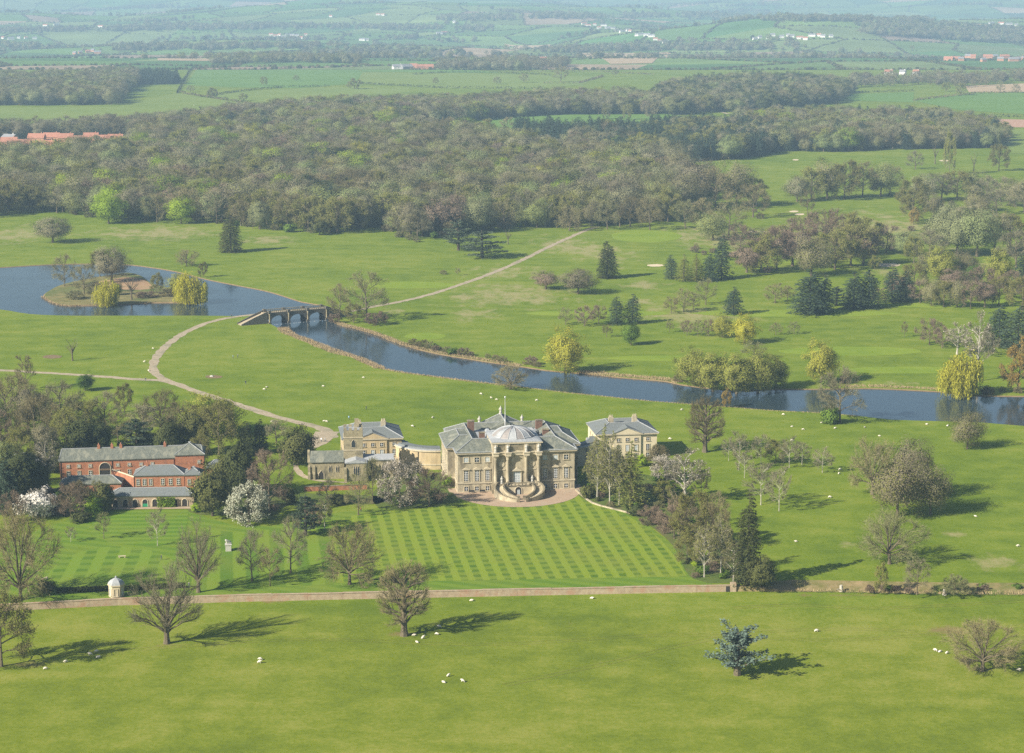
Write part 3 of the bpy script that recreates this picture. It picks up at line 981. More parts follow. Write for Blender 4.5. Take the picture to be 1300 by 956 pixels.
def clump_pts(env, n, k, cr, shell=0.62, seed=0):
    """points gathered in k tufts near the surface of the crown"""
    rs = random.Random(seed)
    cs = []
    for i in range(k):
        z = 1 - 1.9 * (i + 0.5) / k
        z = max(-0.85, z)
        a = i * 2.39996 + rs.uniform(-0.3, 0.3)
        q = math.sqrt(max(0, 1 - z * z))
        d = np.array([q * math.cos(a), q * math.sin(a), z])
        cs.append(env.c + d * env.r(d) * rs.uniform(shell, 0.97))
    cs = np.array(cs)
    i = RNG.integers(0, k, n)
    off = RNG.normal(size=(n, 3)); off = unit(off) * (RNG.uniform(0, 1, n) ** 0.5)[:, None] * cr
    off[:, 2] *= 0.7
    return cs[i] + off, cs

def leafy_tree(name, seed, H, W_, z0, mat, n=9000, k=90, cr=0.16, size=0.55, bark='bark', lump=0.25, shell=0.5, mat2=None):
    env = Env(W_, z0, H, seed * 2.3, lump)
    P, cs = clump_pts(env, n, k, W_ * cr, shell, seed)
    tb = MB()
    tr = H * 0.024
    tb.tube([(0, 0, -0.3), (0, 0, H * 0.1), (0.1, 0.1, H * 0.3), (0, 0.1, H * 0.62)], [tr * 1.5, tr, tr * 0.8, tr * 0.3], 7)
    for c in cs[::max(1, len(cs) // 22)]:
        s = Vector((0.05, 0.05, H * random.Random(seed).uniform(0.2, 0.45)))
        tb.tube([s, (s + Vector(c)) / 2 + Vector((0, 0, 0.04 * H)), Vector(c)], [tr * 0.4, tr * 0.25, tr * 0.08], 4, False)
    N = unit(unit(P - env.c) + 0.32 * RNG.normal(size=P.shape) * 0.8 + np.array([0, 0, 0.15]))
    parts = [(leaves(P, size, N=N), mat)]
    if mat2:
        h = len(P) // 3
        parts = [(leaves(P[h:], size, N=N[h:]), mat), (leaves(P[:h], size, N=N[:h]), mat2)]
    return dict(trunk=tb.mesh(name + '_trunk'), bark=bark, crown=tri_mesh(name + '_crown', parts), H=H, W=W_)

def conifer(name, seed, H, W_, mat, rows=22, per=13, nper=26, droop=0.25, taper=0.9, size=0.5, z0=0.06, bark='bark_dark', irr=0.2, flatp=0.55):
    rs = random.Random(seed)
    tb = MB()
    tb.tube([(0, 0, -0.3), (0, 0, H * 0.5), (0, 0, H * 0.97)], [H * 0.018, H * 0.011, 0.03], 6)
    Q = []
    for i in range(rows):
        t = (i + 0.3) / rows
        z = H * (z0 + (0.985 - z0) * t)
        R = W_ / 2 * (1 - t) ** taper * (1.0 if t > 0.1 else 0.82)
        for j in range(per if t < 0.8 else per // 2):
            a = j * 2 * math.pi / per + i * 0.77 + rs.uniform(-0.25, 0.25)
            r = max(0.25, R * rs.uniform(1 - irr * 1.6, 1 + irr * 0.5))
            e = Vector((math.cos(a) * r, math.sin(a) * r, -droop * r + rs.uniform(-0.3, 0.3)))
            if j % 3 == 0 and r > 1:
                tb.tube([(0, 0, z), Vector((0, 0, z)) + e * 0.9], [0.07, 0.02], 3, False)
            m = max(4, int(nper * (r / (W_ / 2)) + 4))
            for q in range(m):
                s = 0.22 + 0.78 * rs.random() ** 0.7
                Q.append((e.x * s + rs.gauss(0, 0.07 * r), e.y * s + rs.gauss(0, 0.07 * r), z + e.z * s * s + rs.gauss(0, 0.12)))
    Q = np.array(Q)
    return dict(trunk=tb.mesh(name + '_trunk'), bark=bark, crown=tri_mesh(name + '_crown', [(leaves(Q, size, flatp), mat)]), H=H, W=W_)

def cedar(name, seed, H, W_, mat, n=20, per=210, size=0.55, bark='bark_dark', sparse=False):
    rs = random.Random(seed)
    tb = MB()
    tr = H * 0.035
    tb.tube([(0, 0, -0.3), (0, 0, H * 0.2), (0.2, 0, H * (0.62 if sparse else 0.84))], [tr * 1.3, tr, tr * 0.2], 7)
    Q = []
    for i in range(n):
        t = (i + 0.5) / n
        z = H * (0.10 + 0.86 * t)
        a = i * 2.39996 + rs.uniform(-0.3, 0.3)
        R = W_ / 2 * math.sqrt(max(0.05, 1 - (1.15 * t - 0.15) ** 2)) * rs.uniform(0.75, 1.0)
        if sparse:
            R = W_ / 2 * (1 - 0.62 * t) * rs.uniform(0.45, 1.1); z = H * (0.02 + 0.72 * t ** 0.8)
        d = Vector((math.cos(a), math.sin(a), 0))
        rise = rs.uniform(0.1, 0.4) if not sparse else rs.uniform(0.3, 1.3)
        tb.tube([(0, 0, z * 0.82), d * R * 0.5 + Vector((0, 0, z * 0.82 + R * rise * 0.4)), d * R * 0.95 + Vector((0, 0, z * 0.82 + R * rise * 0.55))], [tr * 0.4, tr * 0.2, 0.04], 4, False)
        for q in range(per):
            s = rs.uniform(0.15, 1.0)
            wd = R * (0.34 if not sparse else 0.17) * (1.1 - abs(s - 0.6))
            sd = rs.gauss(0, 0.6) * wd
            p = d * R * s + Vector((-d.y, d.x, 0)) * sd
            Q.append((p.x, p.y, z * 0.82 + R * rise * 0.55 * min(1, s * 1.3) + rs.gauss(0, 0.13 + 0.12 * sparse) + 0.15))
    Q = np.array(Q)
    return dict(trunk=tb.mesh(name + '_trunk'), bark=bark, crown=tri_mesh(name + '_crown', [(leaves(Q, size, 0.35), mat)]), H=H, W=W_)

def willow(name, seed, H, W_, mat, n=520, per=9, twig=None):
    rs = random.Random(seed)
    env = Env(W_, H * 0.1, H, seed, 0.2)
    tb = MB()
    tr = H * 0.035
    tb.tube([(0, 0, -0.3), (0, 0, H * 0.18), (0.2, 0.1, H * 0.4), (0.1, 0.2, H * 0.6)], [tr * 1.4, tr, tr * 0.8, tr * 0.3], 7)
    T = []
    for i in range(14):
        a = i * 2.39996
        e = Vector((math.cos(a) * W_ * 0.28, math.sin(a) * W_ * 0.28, H * rs.uniform(0.6, 0.85)))
        tb.tube([(0, 0, H * rs.uniform(0.2, 0.45)), e * 0.55 + Vector((0, 0, H * 0.25)), e], [tr * 0.4, tr * 0.25, tr * 0.08], 4, False)
    P, cs = clump_pts(env, n, 42, W_ * 0.13, 0.45, seed)
    for p in P:
        if p[2] < H * 0.3:
            p[2] += H * 0.25
        L = rs.uniform(0.22, 0.5) * H
        L = min(L, p[2] - 0.4)
        k = per
        s = np.sort(RNG.uniform(0, 1, k))
        q = p[None, :] + np.stack([RNG.normal(size=k) * 0.12 + p[0] * 0.05 * s, RNG.normal(size=k) * 0.12 + p[1] * 0.05 * s, -L * s], axis=1)
        T.append(q)
    Q = np.concatenate(T)
    D = unit(np.array([0, 0, -1.0]) + RNG.normal(size=(len(Q), 3)) * 0.25)
    tri = slivers(Q, D, RNG.uniform(0.5, 1.1, len(Q)), 0.22)
    return dict(trunk=tb.mesh(name + '_trunk'), bark='bark', crown=tri_mesh(name + '_crown', [(tri, mat), (leaves(P, 0.5, 0, 0.3), mat)]), H=H, W=W_)

def dead_tree(name, seed, H, W_, bark='bark_dead'):
    rs = random.Random(seed)
    tb, cr = MB(), MB()
    tr = H * 0.035
    tb.tube([(0, 0, -0.3), (0, 0, H * 0.12), (0.2, 0.0, H * 0.42)], [tr * 1.5, tr, tr * 0.8], 7)
    for i in range(8):
        a = i * 2.4 + rs.uniform(-0.4, 0.4)
        e = Vector((math.cos(a) * W_ * rs.uniform(0.25, 0.5), math.sin(a) * W_ * rs.uniform(0.25, 0.5), H * rs.uniform(0.6, 1.0)))
        s = Vector((0.15, 0, H * rs.uniform(0.25, 0.42)))
        m = (s + e) / 2 + Vector((rs.uniform(-0.6, 0.6), rs.uniform(-0.6, 0.6), 0.05 * H))
        cr.tube([s, m, e], [tr * 0.5, tr * 0.32, tr * 0.1], 5)
        for k in range(3):
            q = m + (e - m) * rs.uniform(0.0, 0.8)
            f = q + Vector((rs.gauss(0, 1), rs.gauss(0, 1), rs.uniform(0.2, 1.2))) * W_ * 0.1
            cr.tube([q, f], [tr * 0.18, tr * 0.05], 3)
    c = cr.mesh(name + '_crown')
    c.materials.append(MATS[bark])
    return dict(trunk=tb.mesh(name + '_trunk'), bark=bark, crown=c, H=H, W=W_)

KIND = {
    'bare': [bare_tree('bare_a', 1, 18, 17, 2.4), bare_tree('bare_b', 2, 19, 16, 2.6, up=0.5), bare_tree('bare_c', 3, 17, 18, 2.0, up=0.25, lump=0.32)],
    'grey': [bare_tree('grey_a', 4, 18, 15, 2.4, twig='twig_grey'), bare_tree('grey_b', 5, 19, 17, 2.0, twig='twig_grey', up=0.5)],
    'copper': [bare_tree('copper_a', 6, 17, 16, 1.0, twig='twig_copper', n4=10, tw=0.085)],
    'oak': [bare_tree('oak_a', 7, 14, 19, 1.6, n1=14, n2=8, up=0.1, lead=False, forks=0.16, trunk_r=0.55, tw=0.06), bare_tree('oak_b', 8, 14, 19, 1.2, n1=14, n2=8, up=0.2, lead=False, forks=0.18, trunk_r=0.5, lump=0.35, tw=0.06)],
    'upright': [bare_tree('upright_a', 9, 21, 19, 1.6, n1=19, n2=7, up=0.95, lead=False, forks=0.12, trunk_r=0.7, twig='twig_grey', tw=0.055, tl=0.06)],
    'bushy': [bare_tree('bushy_a', 10, 20, 13, 0.6, n1=26, lowl=-0.85, n2=6, up=0.75, twig='twig_brown', tw=0.05, lump=0.1, trunk_r=0.85, forks=0.07, n4=9)],
    'olive': [bare_tree('olive_a', 11, 18, 16, 1.2, bud='bud_olive', budn=9000, buds=0.28), bare_tree('olive_b', 12, 17, 16, 0.9, bud='bud_olive', budn=11000, buds=0.28, forks=0.08, up=0.5)],
    'bright': [leafy_tree('bright_a', 13, 16, 15, 1.6, 'leaf_bright', size=0.42), leafy_tree('bright_b', 14, 18, 15, 1.2, 'leaf_bright', n=8000, k=64, size=0.42, mat2='bud_olive')],
    'green': [leafy_tree('green_a', 15, 15, 13, 1.8, 'leaf_green', size=0.42)],
    'yew': [leafy_tree('yew_a', 16, 13, 13, 0.8, 'leaf_yew', n=11000, k=100, size=0.45, bark='bark_dark', lump=0.3), leafy_tree('yew_b', 17, 15, 12, 0.6, 'leaf_yew', n=11000, k=90, size=0.45, bark='bark_dark', lump=0.38)],
    'pine': [conifer('pine_a', 18, 18, 9.5, 'leaf_pine', taper=0.5, irr=0.26, nper=32, size=0.46), conifer('pine_b', 19, 17, 11.5, 'leaf_pine', rows=18, taper=0.40, irr=0.34, size=0.5, nper=34)],
    'spire': [conifer('spire_a', 20, 23, 11, 'leaf_yew', rows=26, taper=0.42, irr=0.2, size=0.48, nper=44, z0=0.02)],
    'larch': [conifer('larch_a', 21, 20, 8, 'leaf_larch', rows=24, per=11, nper=26, taper=0.7, size=0.34, droop=0.3, irr=0.3, bark='bark')],
    'cedar': [cedar('cedar_a', 22, 15, 17, 'leaf_cedar'), cedar('cedar_b', 23, 17, 13, 'leaf_cedar', n=24)],
    'blue': [cedar('blue_a', 24, 13, 13, 'leaf_blue', n=30, per=150, size=0.36, sparse=True, bark='bark')],
    'willow': [willow('willow_a', 25, 14, 14, 'leaf_willow', n=950, per=11), willow('willow_b', 26, 15, 13, 'leaf_willow', n=700, per=11)],
    'gold': [leafy_tree('gold_a', 27, 14, 13, 0.2, 'leaf_willow', n=12000, k=110, size=0.32, cr=0.13, lump=0.32, mat2='bud_olive'), bare_tree('gold_b', 28, 14, 12, 0.4, lowl=-0.85, twig='twig_grey', bud='leaf_gold', budn=12000, buds=0.27, up=0.5, forks=0.05)],
    'white': [leafy_tree('white_a', 29, 9, 12, 0.5, 'petal_white', n=4200, k=60, size=0.5, cr=0.14, lump=0.35)],
    'cream': [bare_tree('cream_a', 30, 12, 13, 0.2, n1=18, lowl=-0.9, twig='twig_grey', bud='petal_cream', budn=9000, buds=0.30, up=0.4, forks=0.05)],
    'pink': [bare_tree('pink_a', 31, 15, 14, 0.2, n1=18, lowl=-0.9, twig='twig_brown', bud='petal_grey', budn=10000, buds=0.28, up=0.4, forks=0.05)],
    'birch': [bare_tree('birch_a', 32, 19, 9.5, 1.8, n1=18, n2=6, twig='twig_grey', bark='bark_pale', bud='bud_olive', budn=1500, buds=0.32, up=0.6, trunk_r=0.24, tw=0.05)],
    'young': [bare_tree('young_a', 33, 10, 7.5, 1.2, n1=13, n2=6, n3=7, n4=7, twig='twig_grey', bark='bark_pale', up=0.6, trunk_r=0.11, tw=0.05), bare_tree('young_b', 34, 10, 6.5, 0.8, n1=13, n2=6, n3=7, n4=7, twig='twig_brown', up=0.8, trunk_r=0.15, tw=0.05)],
    'poplar': [bare_tree('poplar_a', 35, 24, 11, 2, n1=16, n2=6, twig='twig_grey', bark='bark_pale', up=0.9, trunk_r=0.4, bud='petal_grey', budn=700, buds=0.35)],
    'bush': [bare_tree('bush_a', 36, 6, 8, -0.3, n1=16, lowl=-0.7, n2=6, up=0.4, lead=False, forks=0.05, trunk_r=0.16, tw=0.06), bare_tree('bush_b', 37, 5.5, 7, -0.3, n1=16, lowl=-0.7, n2=6, up=0.6, lead=False, forks=0.05, trunk_r=0.16, twig='twig_copper', tw=0.06)],
    'shrub': [leafy_tree('shrub_a', 38, 4, 5.5, 0.1, 'leaf_green', n=1900, k=36, size=0.36), leafy_tree('shrub_b', 39, 4, 5.5, 0.1, 'leaf_yew', n=2000, k=36, size=0.36, bark='bark_dark')],
    'lime': [leafy_tree('lime_a', 40, 4, 5, 0.1, 'leaf_bright', n=1800, k=36, size=0.36)],
    'dome': [leafy_tree('dome_a', 43, 18, 16, 2.6, 'haze_twigs', n=13000, k=70, size=0.32, cr=0.17, lump=0.26, shell=0.66), leafy_tree('dome_b', 44, 17, 17, 2.2, 'haze_twigs', n=13000, k=56, size=0.32, cr=0.18, lump=0.36, shell=0.62, mat2='bud_olive'),
             leafy_tree('dome_c', 45, 19, 14, 2.4, 'twig_copper', n=10000, k=64, size=0.34, cr=0.17, lump=0.35, shell=0.6)],
    'dead': [dead_tree('dead_a', 41, 14, 11), dead_tree('dead_b', 42, 14, 11, 'bark')],
}
for ks in KIND.values():
    for q in ks:
        cv_ = np.empty(len(q['crown'].vertices) * 3, dtype=np.float32)
        q['crown'].vertices.foreach_get('co', cv_)
        cv_ = cv_.reshape(-1, 3)
        q['H'] = float(np.percentile(cv_[:, 2], 99.7))
        q['W'] = float(2 * np.percentile(np.hypot(cv_[:, 0], cv_[:, 1]), 95))
        q['trunk'].materials.append(MATS[q['bark']])
NAME = dict(dome='budding_tree', bare='bare_tree', grey='bare_tree', copper='bare_tree', oak='bare_oak_tree', upright='bare_tree', bushy='bare_tree', olive='budding_tree', bright='leafy_tree', green='leafy_tree', yew='yew_tree',
            pine='conifer_tree', spire='conifer_tree', larch='larch_tree', cedar='cedar_tree', blue='cedar_tree', willow='willow_tree', gold='willow_tree', white='blossom_tree', cream='blossom_tree', pink='blossom_tree',
            birch='birch_tree', young='young_tree', poplar='poplar_tree', bush='bare_shrub', shrub='shrub', lime='shrub', dead='dead_tree')
PROTO = {}
def plant(kind, P, h, w, label, group=None, variant=None, tint=None, rz=None):
    ks = KIND[kind]
    v = random.randrange(len(ks)) if variant is None else variant % len(ks)
    q = ks[v]
    cat = 'shrub' if kind in ('bush', 'shrub', 'lime') else 'tree'
    root = empty(NAME[kind], P, random.uniform(0, 6.28) if rz is None else rz, label, cat, group)
    root.scale = (w / q['W'], w / q['W'], h / q['H'])
    t = link('trunk', q['trunk'], root)
    c = link('crown', q['crown'], root)
    c['tint'] = random.random() if tint is None else float(tint)
    PROTO.setdefault((kind, v), (c, t))
    return root

def tree(kind, px, py, hpx, wpx, label, group=None, variant=None, tint=None, z=0.0, rz=None):
    P = G(px, py, z)
    s = FPX / depth_of(P)
    dep = math.atan2(CAMH - z, P.y)
    return plant(kind, P, hpx / (s * math.cos(dep)), wpx / s, label, group, variant, tint, rz)

# ================================================================== BUILDINGS
def window(root, c, w, h, out, name='window', frame='stone_dress', glass='window_glass', bars=(2, 3), ped=False, sill=True, fw=0.22):
    """window on a wall: c = bottom centre on the wall face, out = outward direction (2D); a surround proud of the wall, pane inside it, glazing bars"""
    ox, oy = out
    tx, ty = -oy, ox                                      # along the wall
    def bx(mb, a0, a1, d0, d1, z0, z1):
        q = [(a0, d0), (a1, d0), (a1, d1), (a0, d1)]
        poly = [(c[0] + tx * a + ox * d, c[1] + ty * a + oy * d) for a, d in q]
        area = sum(poly[i][0] * poly[(i + 1) % 4][1] - poly[(i + 1) % 4][0] * poly[i][1] for i in range(4))
        if area < 0:
            poly.reverse()
        mb.prism(poly, c[2] + z0, c[2] + z1)
    f = MB()
    bx(f, -w / 2 - fw, -w / 2, -0.1, 0.14, -0.05, h + fw)
    bx(f, w / 2, w / 2 + fw, -0.1, 0.14, -0.05, h + fw)
    bx(f, -w / 2 + 0.002, w / 2 - 0.002, -0.1, 0.138, h, h + fw - 0.003)
    win = f.build(name, frame, root)
    if sill:
        s = MB(); bx(s, -w / 2 - fw - 0.1, w / 2 + fw + 0.1, -0.1, 0.26, -0.22, -0.055)
        s.build('sill', frame, win)
    p = MB(); bx(p, -w / 2 + 0.003, w / 2 - 0.003, -0.1, 0.03, -0.04, h - 0.003)
    p.build('pane', glass, win)
    if bars:
        b = MB()
        for i in range(1, bars[0]):
            a = -w / 2 + w * i / bars[0]
            bx(b, a - 0.05, a + 0.05, 0.032, 0.075, -0.03, h - 0.01)
        for j in range(1, bars[1]):
            zz = h * j / bars[1]
            bx(b, -w / 2 + 0.01, w / 2 - 0.01, 0.034, 0.071, zz - 0.05, zz + 0.05)
        b.build('glazing_bars', 'white_paint', win)
    if ped:
        s = MB()
        bx(s, -w / 2 - fw - 0.25, w / 2 + fw + 0.25, -0.1, 0.42, h + fw + 0.05, h + fw + 0.30)
        n = [(-w / 2 - fw - 0.25, h + fw + 0.302), (w / 2 + fw + 0.25, h + fw + 0.302), (0, h + fw + 0.95)]
        vs = [(c[0] + tx * a + ox * d, c[1] + ty * a + oy * d, c[2] + z) for d in (0.40, -0.08) for a, z in n]
        s.add(vs, [(0, 1, 2), (5, 4, 3), (0, 3, 4, 1), (1, 4, 5, 2), (2, 5, 3, 0)])
        s.build('window_pediment', frame, win)
    return win

def figure(root, x, y, z, h=2.2, name='statue', mat='statue_stone', rz=0.0):
    """draped standing statue on a small plinth"""
    mb = MB()
    k = h / 2.2
    mb.box(x - 0.42 * k, x + 0.42 * k, y - 0.42 * k, y + 0.42 * k, z, z + 0.25 * k)
    mb.lathe([(0.40 * k, z + 0.25 * k), (0.34 * k, z + 0.7 * k), (0.27 * k, z + 1.15 * k), (0.34 * k, z + 1.55 * k), (0.30 * k, z + 1.72 * k), (0.10 * k, z + 1.80 * k), (0.10 * k, z + 1.88 * k),
              (0.155 * k, z + 1.98 * k), (0.15 * k, z + 2.12 * k), (0.05 * k, z + 2.2 * k)], 10, (x, y))
    for s in (-1, 1):
        mb.tube([(x + s * 0.30 * k, y, z + 1.62 * k), (x + s * 0.46 * k, y - 0.05 * k, z + 1.25 * k), (x + s * 0.22 * k, y - 0.36 * k, z + (1.15 if s < 0 else 1.45) * k)], [0.11 * k, 0.09 * k, 0.06 * k], 5)
    return mb.build(name, mat, root, True)

# ------------------------------------------------------------------ main house
hall = empty('country_house', HP, HR, 'large sandstone country house with low grey dome and columned garden front behind the striped lawn', 'house')
D = 36.0
body = MB()
body.box(-19.75, 19.75, 0, D, -0.5, 13.2)
body.box(-22.2, -19.752, 8, 28, -0.5, 13.2)
body.box(19.752, 22.2, 8, 28, -0.5, 13.2)
body.build('wall', 'stone', hall)
MB().box(-8.2, 8.2, -1.4, 7, -0.5, 17.0).build('central_bay', 'stone', hall)
# plinth storey, string courses and cornice
class SCs:
    def box(s, *a):
        MB().box(*a).build('string_course', 'stone_dress', hall)
sc = SCs()
for z0, z1, o in ((-0.3, 0.35, 0.16), (2.95, 3.5, 0.20), (12.75, 13.05, 0.22)):
    sc.box(-19.75 - o, -8.21, -o, 0.4, z0, z1); sc.box(8.21, 19.75 + o, -o, 0.4, z0, z1)
    sc.box(-19.75 - o, -19.4, 0.401, 7.9, z0, z1); sc.box(19.4, 19.75 + o, 0.401, 7.9, z0, z1)
    sc.box(-22.2 - o, -21.9, 7.95 - o, 28 + o, z0, z1); sc.box(-21.899, -19.9, 7.95 - o, 8.3, z0, z1)
    sc.box(21.9, 22.2 + o, 7.95 - o, 28 + o, z0, z1)
co = MB()
co.box(-20.5, 20.5, -0.75, D + 0.75, 13.2, 13.75)
co.box(-22.95, -20.501, 7.2, 28.8, 13.2, 13.75)
co.box(20.501, 22.95, 7.2, 28.8, 13.2, 13.75)
co.build('cornice', 'stone_dress', hall)
gut = MB()
gut.box(-20.7, 20.7, -0.95, D + 0.95, 13.752, 13.95)
gut.box(-23.15, -20.702, 7.0, 29.0, 13.752, 13.95)
gut.box(20.702, 23.15, 7.0, 29.0, 13.752, 13.95)
gut.build('lead_gutter', 'lead', hall)
# rooftop: four slopes round a lead flat
def ring_roof(parent, x0, x1, y0, y1, z0, z1, z2, i1, i2, mat, edge='ridge_lead'):
    o = [(x0, y0, z0), (x1, y0, z0), (x1, y1, z0), (x0, y1, z0)]
    r = [(x0 + i1, y0 + i1, z1), (x1 - i1, y0 + i1, z1), (x1 - i1, y1 - i1, z1), (x0 + i1, y1 - i1, z1)]
    f = [(x0 + i2, y0 + i2, z2), (x1 - i2, y0 + i2, z2), (x1 - i2, y1 - i2, z2), (x0 + i2, y1 - i2, z2)]
    for i in range(4):
        j = (i + 1) % 4
        MB().add([o[i], o[j], r[j], r[i], f[j], f[i]], [(0, 1, 2, 3), (3, 2, 4, 5)]).build('roof_slope', mat, parent)
    fl = MB()
    if i2 < (min(x1 - x0, y1 - y0) / 2 - 0.2):
        fl.add(f, [(0, 1, 2, 3)]).build('roof_flat', 'lead', parent)
    e = MB()
    for i in range(4):
        j = (i + 1) % 4
        up = Vector((0, 0, 0.04))
        e.tube([Vector(o[i]) + up, Vector(r[i]) + up], 0.17, 5)
        e.tube([Vector(r[i]) + up, Vector(r[j]) + up], 0.17, 5)
    e.build('ridge_lead', edge, parent)
ring_roof(hall, -20.3, 20.3, -0.5, D + 0.5, 13.95, 17.0, 15.2, 6.2, 9.4, 'slate')
for s in (-1, 1):
    a = MB()
    x0, x1 = (-22.9, -15.2) if s < 0 else (15.2, 22.9)
    ox, ix = (-22.9, -15.0) if s < 0 else (22.9, 15.0)
    v = [(ox, 7.3, 13.955), (ox, 28.7, 13.955), (ix, 28.7, 14.4), (ix, 7.3, 14.4), (ox - s * 5.2, 13, 16.7), (ox - s * 5.2, 23, 16.7), (ix, 23, 16.7), (ix, 13, 16.7)]
    fs = [(0, 1, 5, 4), (3, 0, 4, 7), (1, 2, 6, 5), (4, 5, 6, 7)]
    if s < 0:
        fs = [tuple(reversed(f)) for f in fs]
    a.add(v, fs).build('roof_slope', 'slate', hall)
    e = MB()
    up = Vector((0, 0, 0.05))
    for p, q in ((0, 4), (1, 5), (4, 5), (4, 7), (5, 6)):
        e.tube([Vector(v[p]) + up, Vector(v[q]) + up], 0.16, 5)
    e.build('ridge_lead', 'ridge_lead', hall)
# north portico seen over the roof
MB().extrude_y([(-8.6, 14.0), (8.6, 14.0), (0, 17.9)], 26.5, 40.0).build('portico_roof', 'slate', hall)
MB().extrude_y([(-9.0, 13.0), (9.0, 13.0), (9.0, 13.98), (-9.0, 13.98)], D + 0.8, 40.3).build('portico_entablature', 'stone', hall)
for k in range(6):
    MB().lathe([(0.75, 0), (0.75, 2.5), (0.6, 2.8), (0.5, 12.2), (0.75, 12.98)], 10, (-7.6 + k * 3.04, 39.4)).build('portico_column', 'stone', hall, True)
e = MB()
e.tube([(0, 26.4, 17.95), (0, 40.1, 17.95)], 0.2, 5); e.tube([(-8.6, 40.05, 14.1), (0, 40.05, 18.0), (8.6, 40.05, 14.1)], 0.24, 5)
e.build('ridge_lead', 'ridge_lead', hall)
for x, z in ((-7.6, 14.5), (0, 17.9), (7.6, 14.5)):
    figure(hall, x, 39.2, z, 3.0)
fp = MB(); fp.lathe([(0.16, 15.2), (0.12, 19), (0.08, 26.6), (0.22, 26.7), (0.26, 26.95), (0.05, 27.2)], 8, (-0.3, 25.5))
fp.build('flagpole', 'white_paint', hall, True)
# chimney stacks and roof lights
for x, y, w, d, z1 in ((-12.4, 24.5, 2.2, 1.6, 19.0), (-9.8, 14.5, 1.9, 1.3, 17.0), (11.6, 26.0, 2.3, 1.3, 18.2), (12.3, 15.5, 2.1, 1.3, 17.2)):
    ch = MB().box(x - w / 2, x + w / 2, y - d / 2, y + d / 2, 15.0, z1).build('chimney', 'brick_dark', hall)
    MB().box(x - w / 2 - 0.15, x + w / 2 + 0.15, y - d / 2 - 0.15, y + d / 2 + 0.15, z1 + 0.002, z1 + 0.3).build('chimney_cap', 'stone_dark', ch)
for x, y, w, d, h in ((-7.2, 19.5, 1.6, 3.4, 2.0), (8.0, 22.5, 2.8, 2.4, 1.3), (-3.5, 22, 4.2, 2.4, 0.9)):
    MB().hip(x - w / 2, x + w / 2, y - d / 2, y + d / 2, 15.21, 15.21 + h, w * 0.28, d * 0.28, t=h * 0.6).build('roof_light', 'lead', hall)
MB().lathe([(1.0, 15.21), (1.0, 16.0), (0.8, 16.7), (0.35, 17.1), (0.05, 17.2)], 12, (9.3, 16.2)).build('roof_light', 'slate_blue', hall, True)
# dome on its square lead skirt
sk = MB()
n = 32
sq = []
for k in range(n):
    a = 2 * math.pi * k / n + math.pi / 4 + math.pi / n * 0
    u, v = math.cos(a), math.sin(a)
    f = 1 / max(abs(u), abs(v))
    sq.append((u * f * 8.45, 6.9 + v * f * 8.45))
cir = [(7.35 * math.cos(2 * math.pi * k / n + math.pi / 4), 6.9 + 7.35 * math.sin(2 * math.pi * k / n + math.pi / 4)) for k in range(n)]
sk.add([(p[0], p[1], 17.0) for p in sq] + [(p[0], p[1], 17.22) for p in sq] + [(p[0], p[1], 17.75) for p in cir],
       [(k, (k + 1) % n, n + (k + 1) % n, n + k) for k in range(n)] + [(n + k, n + (k + 1) % n, 2 * n + (k + 1) % n, 2 * n + k) for k in range(n)] + [tuple(range(n - 1, -1, -1))])
sk.build('dome_skirt', 'lead', hall)
MB().box(-8.1, 8.1, 7.02, 15.3, 13.0, 16.995).build('dome_drum', 'stone', hall)
prof = [(7.35, 17.75), (7.35, 17.95), (6.9, 18.1), (6.5, 18.55), (5.9, 19.1), (5.0, 19.7), (3.9, 20.12), (2.6, 20.4), (1.2, 20.52), (0.25, 20.55)]
dm = MB()
N = 16
for k in range(N):                                        # lead bays of the dome, each its own gore
    gm = MB()
    aa = [2 * math.pi * (k + t) / N for t in (0, 0.5, 1)]
    vs, fs = [], []
    for r, z in prof:
        for a in aa:
            vs.append((r * math.cos(a), 6.9 + r * math.sin(a), z))
    for i in range(len(prof) - 1):
        for j in range(2):
            fs.append((i * 3 + j, i * 3 + j + 1, i * 3 + 4 + j, i * 3 + 3 + j))
    gm.add(vs, fs).build('dome_panel', 'lead_brown' if k % 2 == 0 else 'lead', hall, True)
    rb = MB()
    rb.tube([(r * math.cos(aa[0]), 6.9 + r * math.sin(aa[0]), z + 0.03) for r, z in prof], 0.13, 5)
    rb.build('dome_rib', 'lead', hall, True)
# windows of the garden front, then of the left side
for s in (-1, 1):
    for i, a in enumerate((9.75, 13.3, 16.9)):
        x = s * a
        window(hall, (x, 0, 10.35), 1.5, 1.55, (0, -1), glass='window_blind' if (i + s) % 3 else 'window_glass', bars=(2, 2), fw=0.28)
        window(hall, (x, 0, 3.9), 1.45, 3.5, (0, -1), ped=True, bars=(3, 6), fw=0.28)
        window(hall, (x, 0, 0.55), 1.25, 1.4, (0, -1), bars=(2, 2), fw=0.24)
for y0 in (11, 14.5, 18, 21.5, 25):
    window(hall, (-22.2, y0, 10.35), 1.4, 1.5, (-1, 0), bars=None)
    window(hall, (-22.2, y0, 3.9), 1.4, 3.4, (-1, 0), bars=(2, 4))
for y0 in (2.2, 5.4):
    window(hall, (-19.75, y0, 10.35), 1.3, 1.5, (-1, 0), bars=None)
    window(hall, (-19.75, y0, 3.9), 1.3, 3.3, (-1, 0), bars=(2, 4))
window(hall, (-19.75, 3.6, 0.0), 1.4, 2.4, (-1, 0), name='side_door', glass='void_dark', bars=None, sill=False)
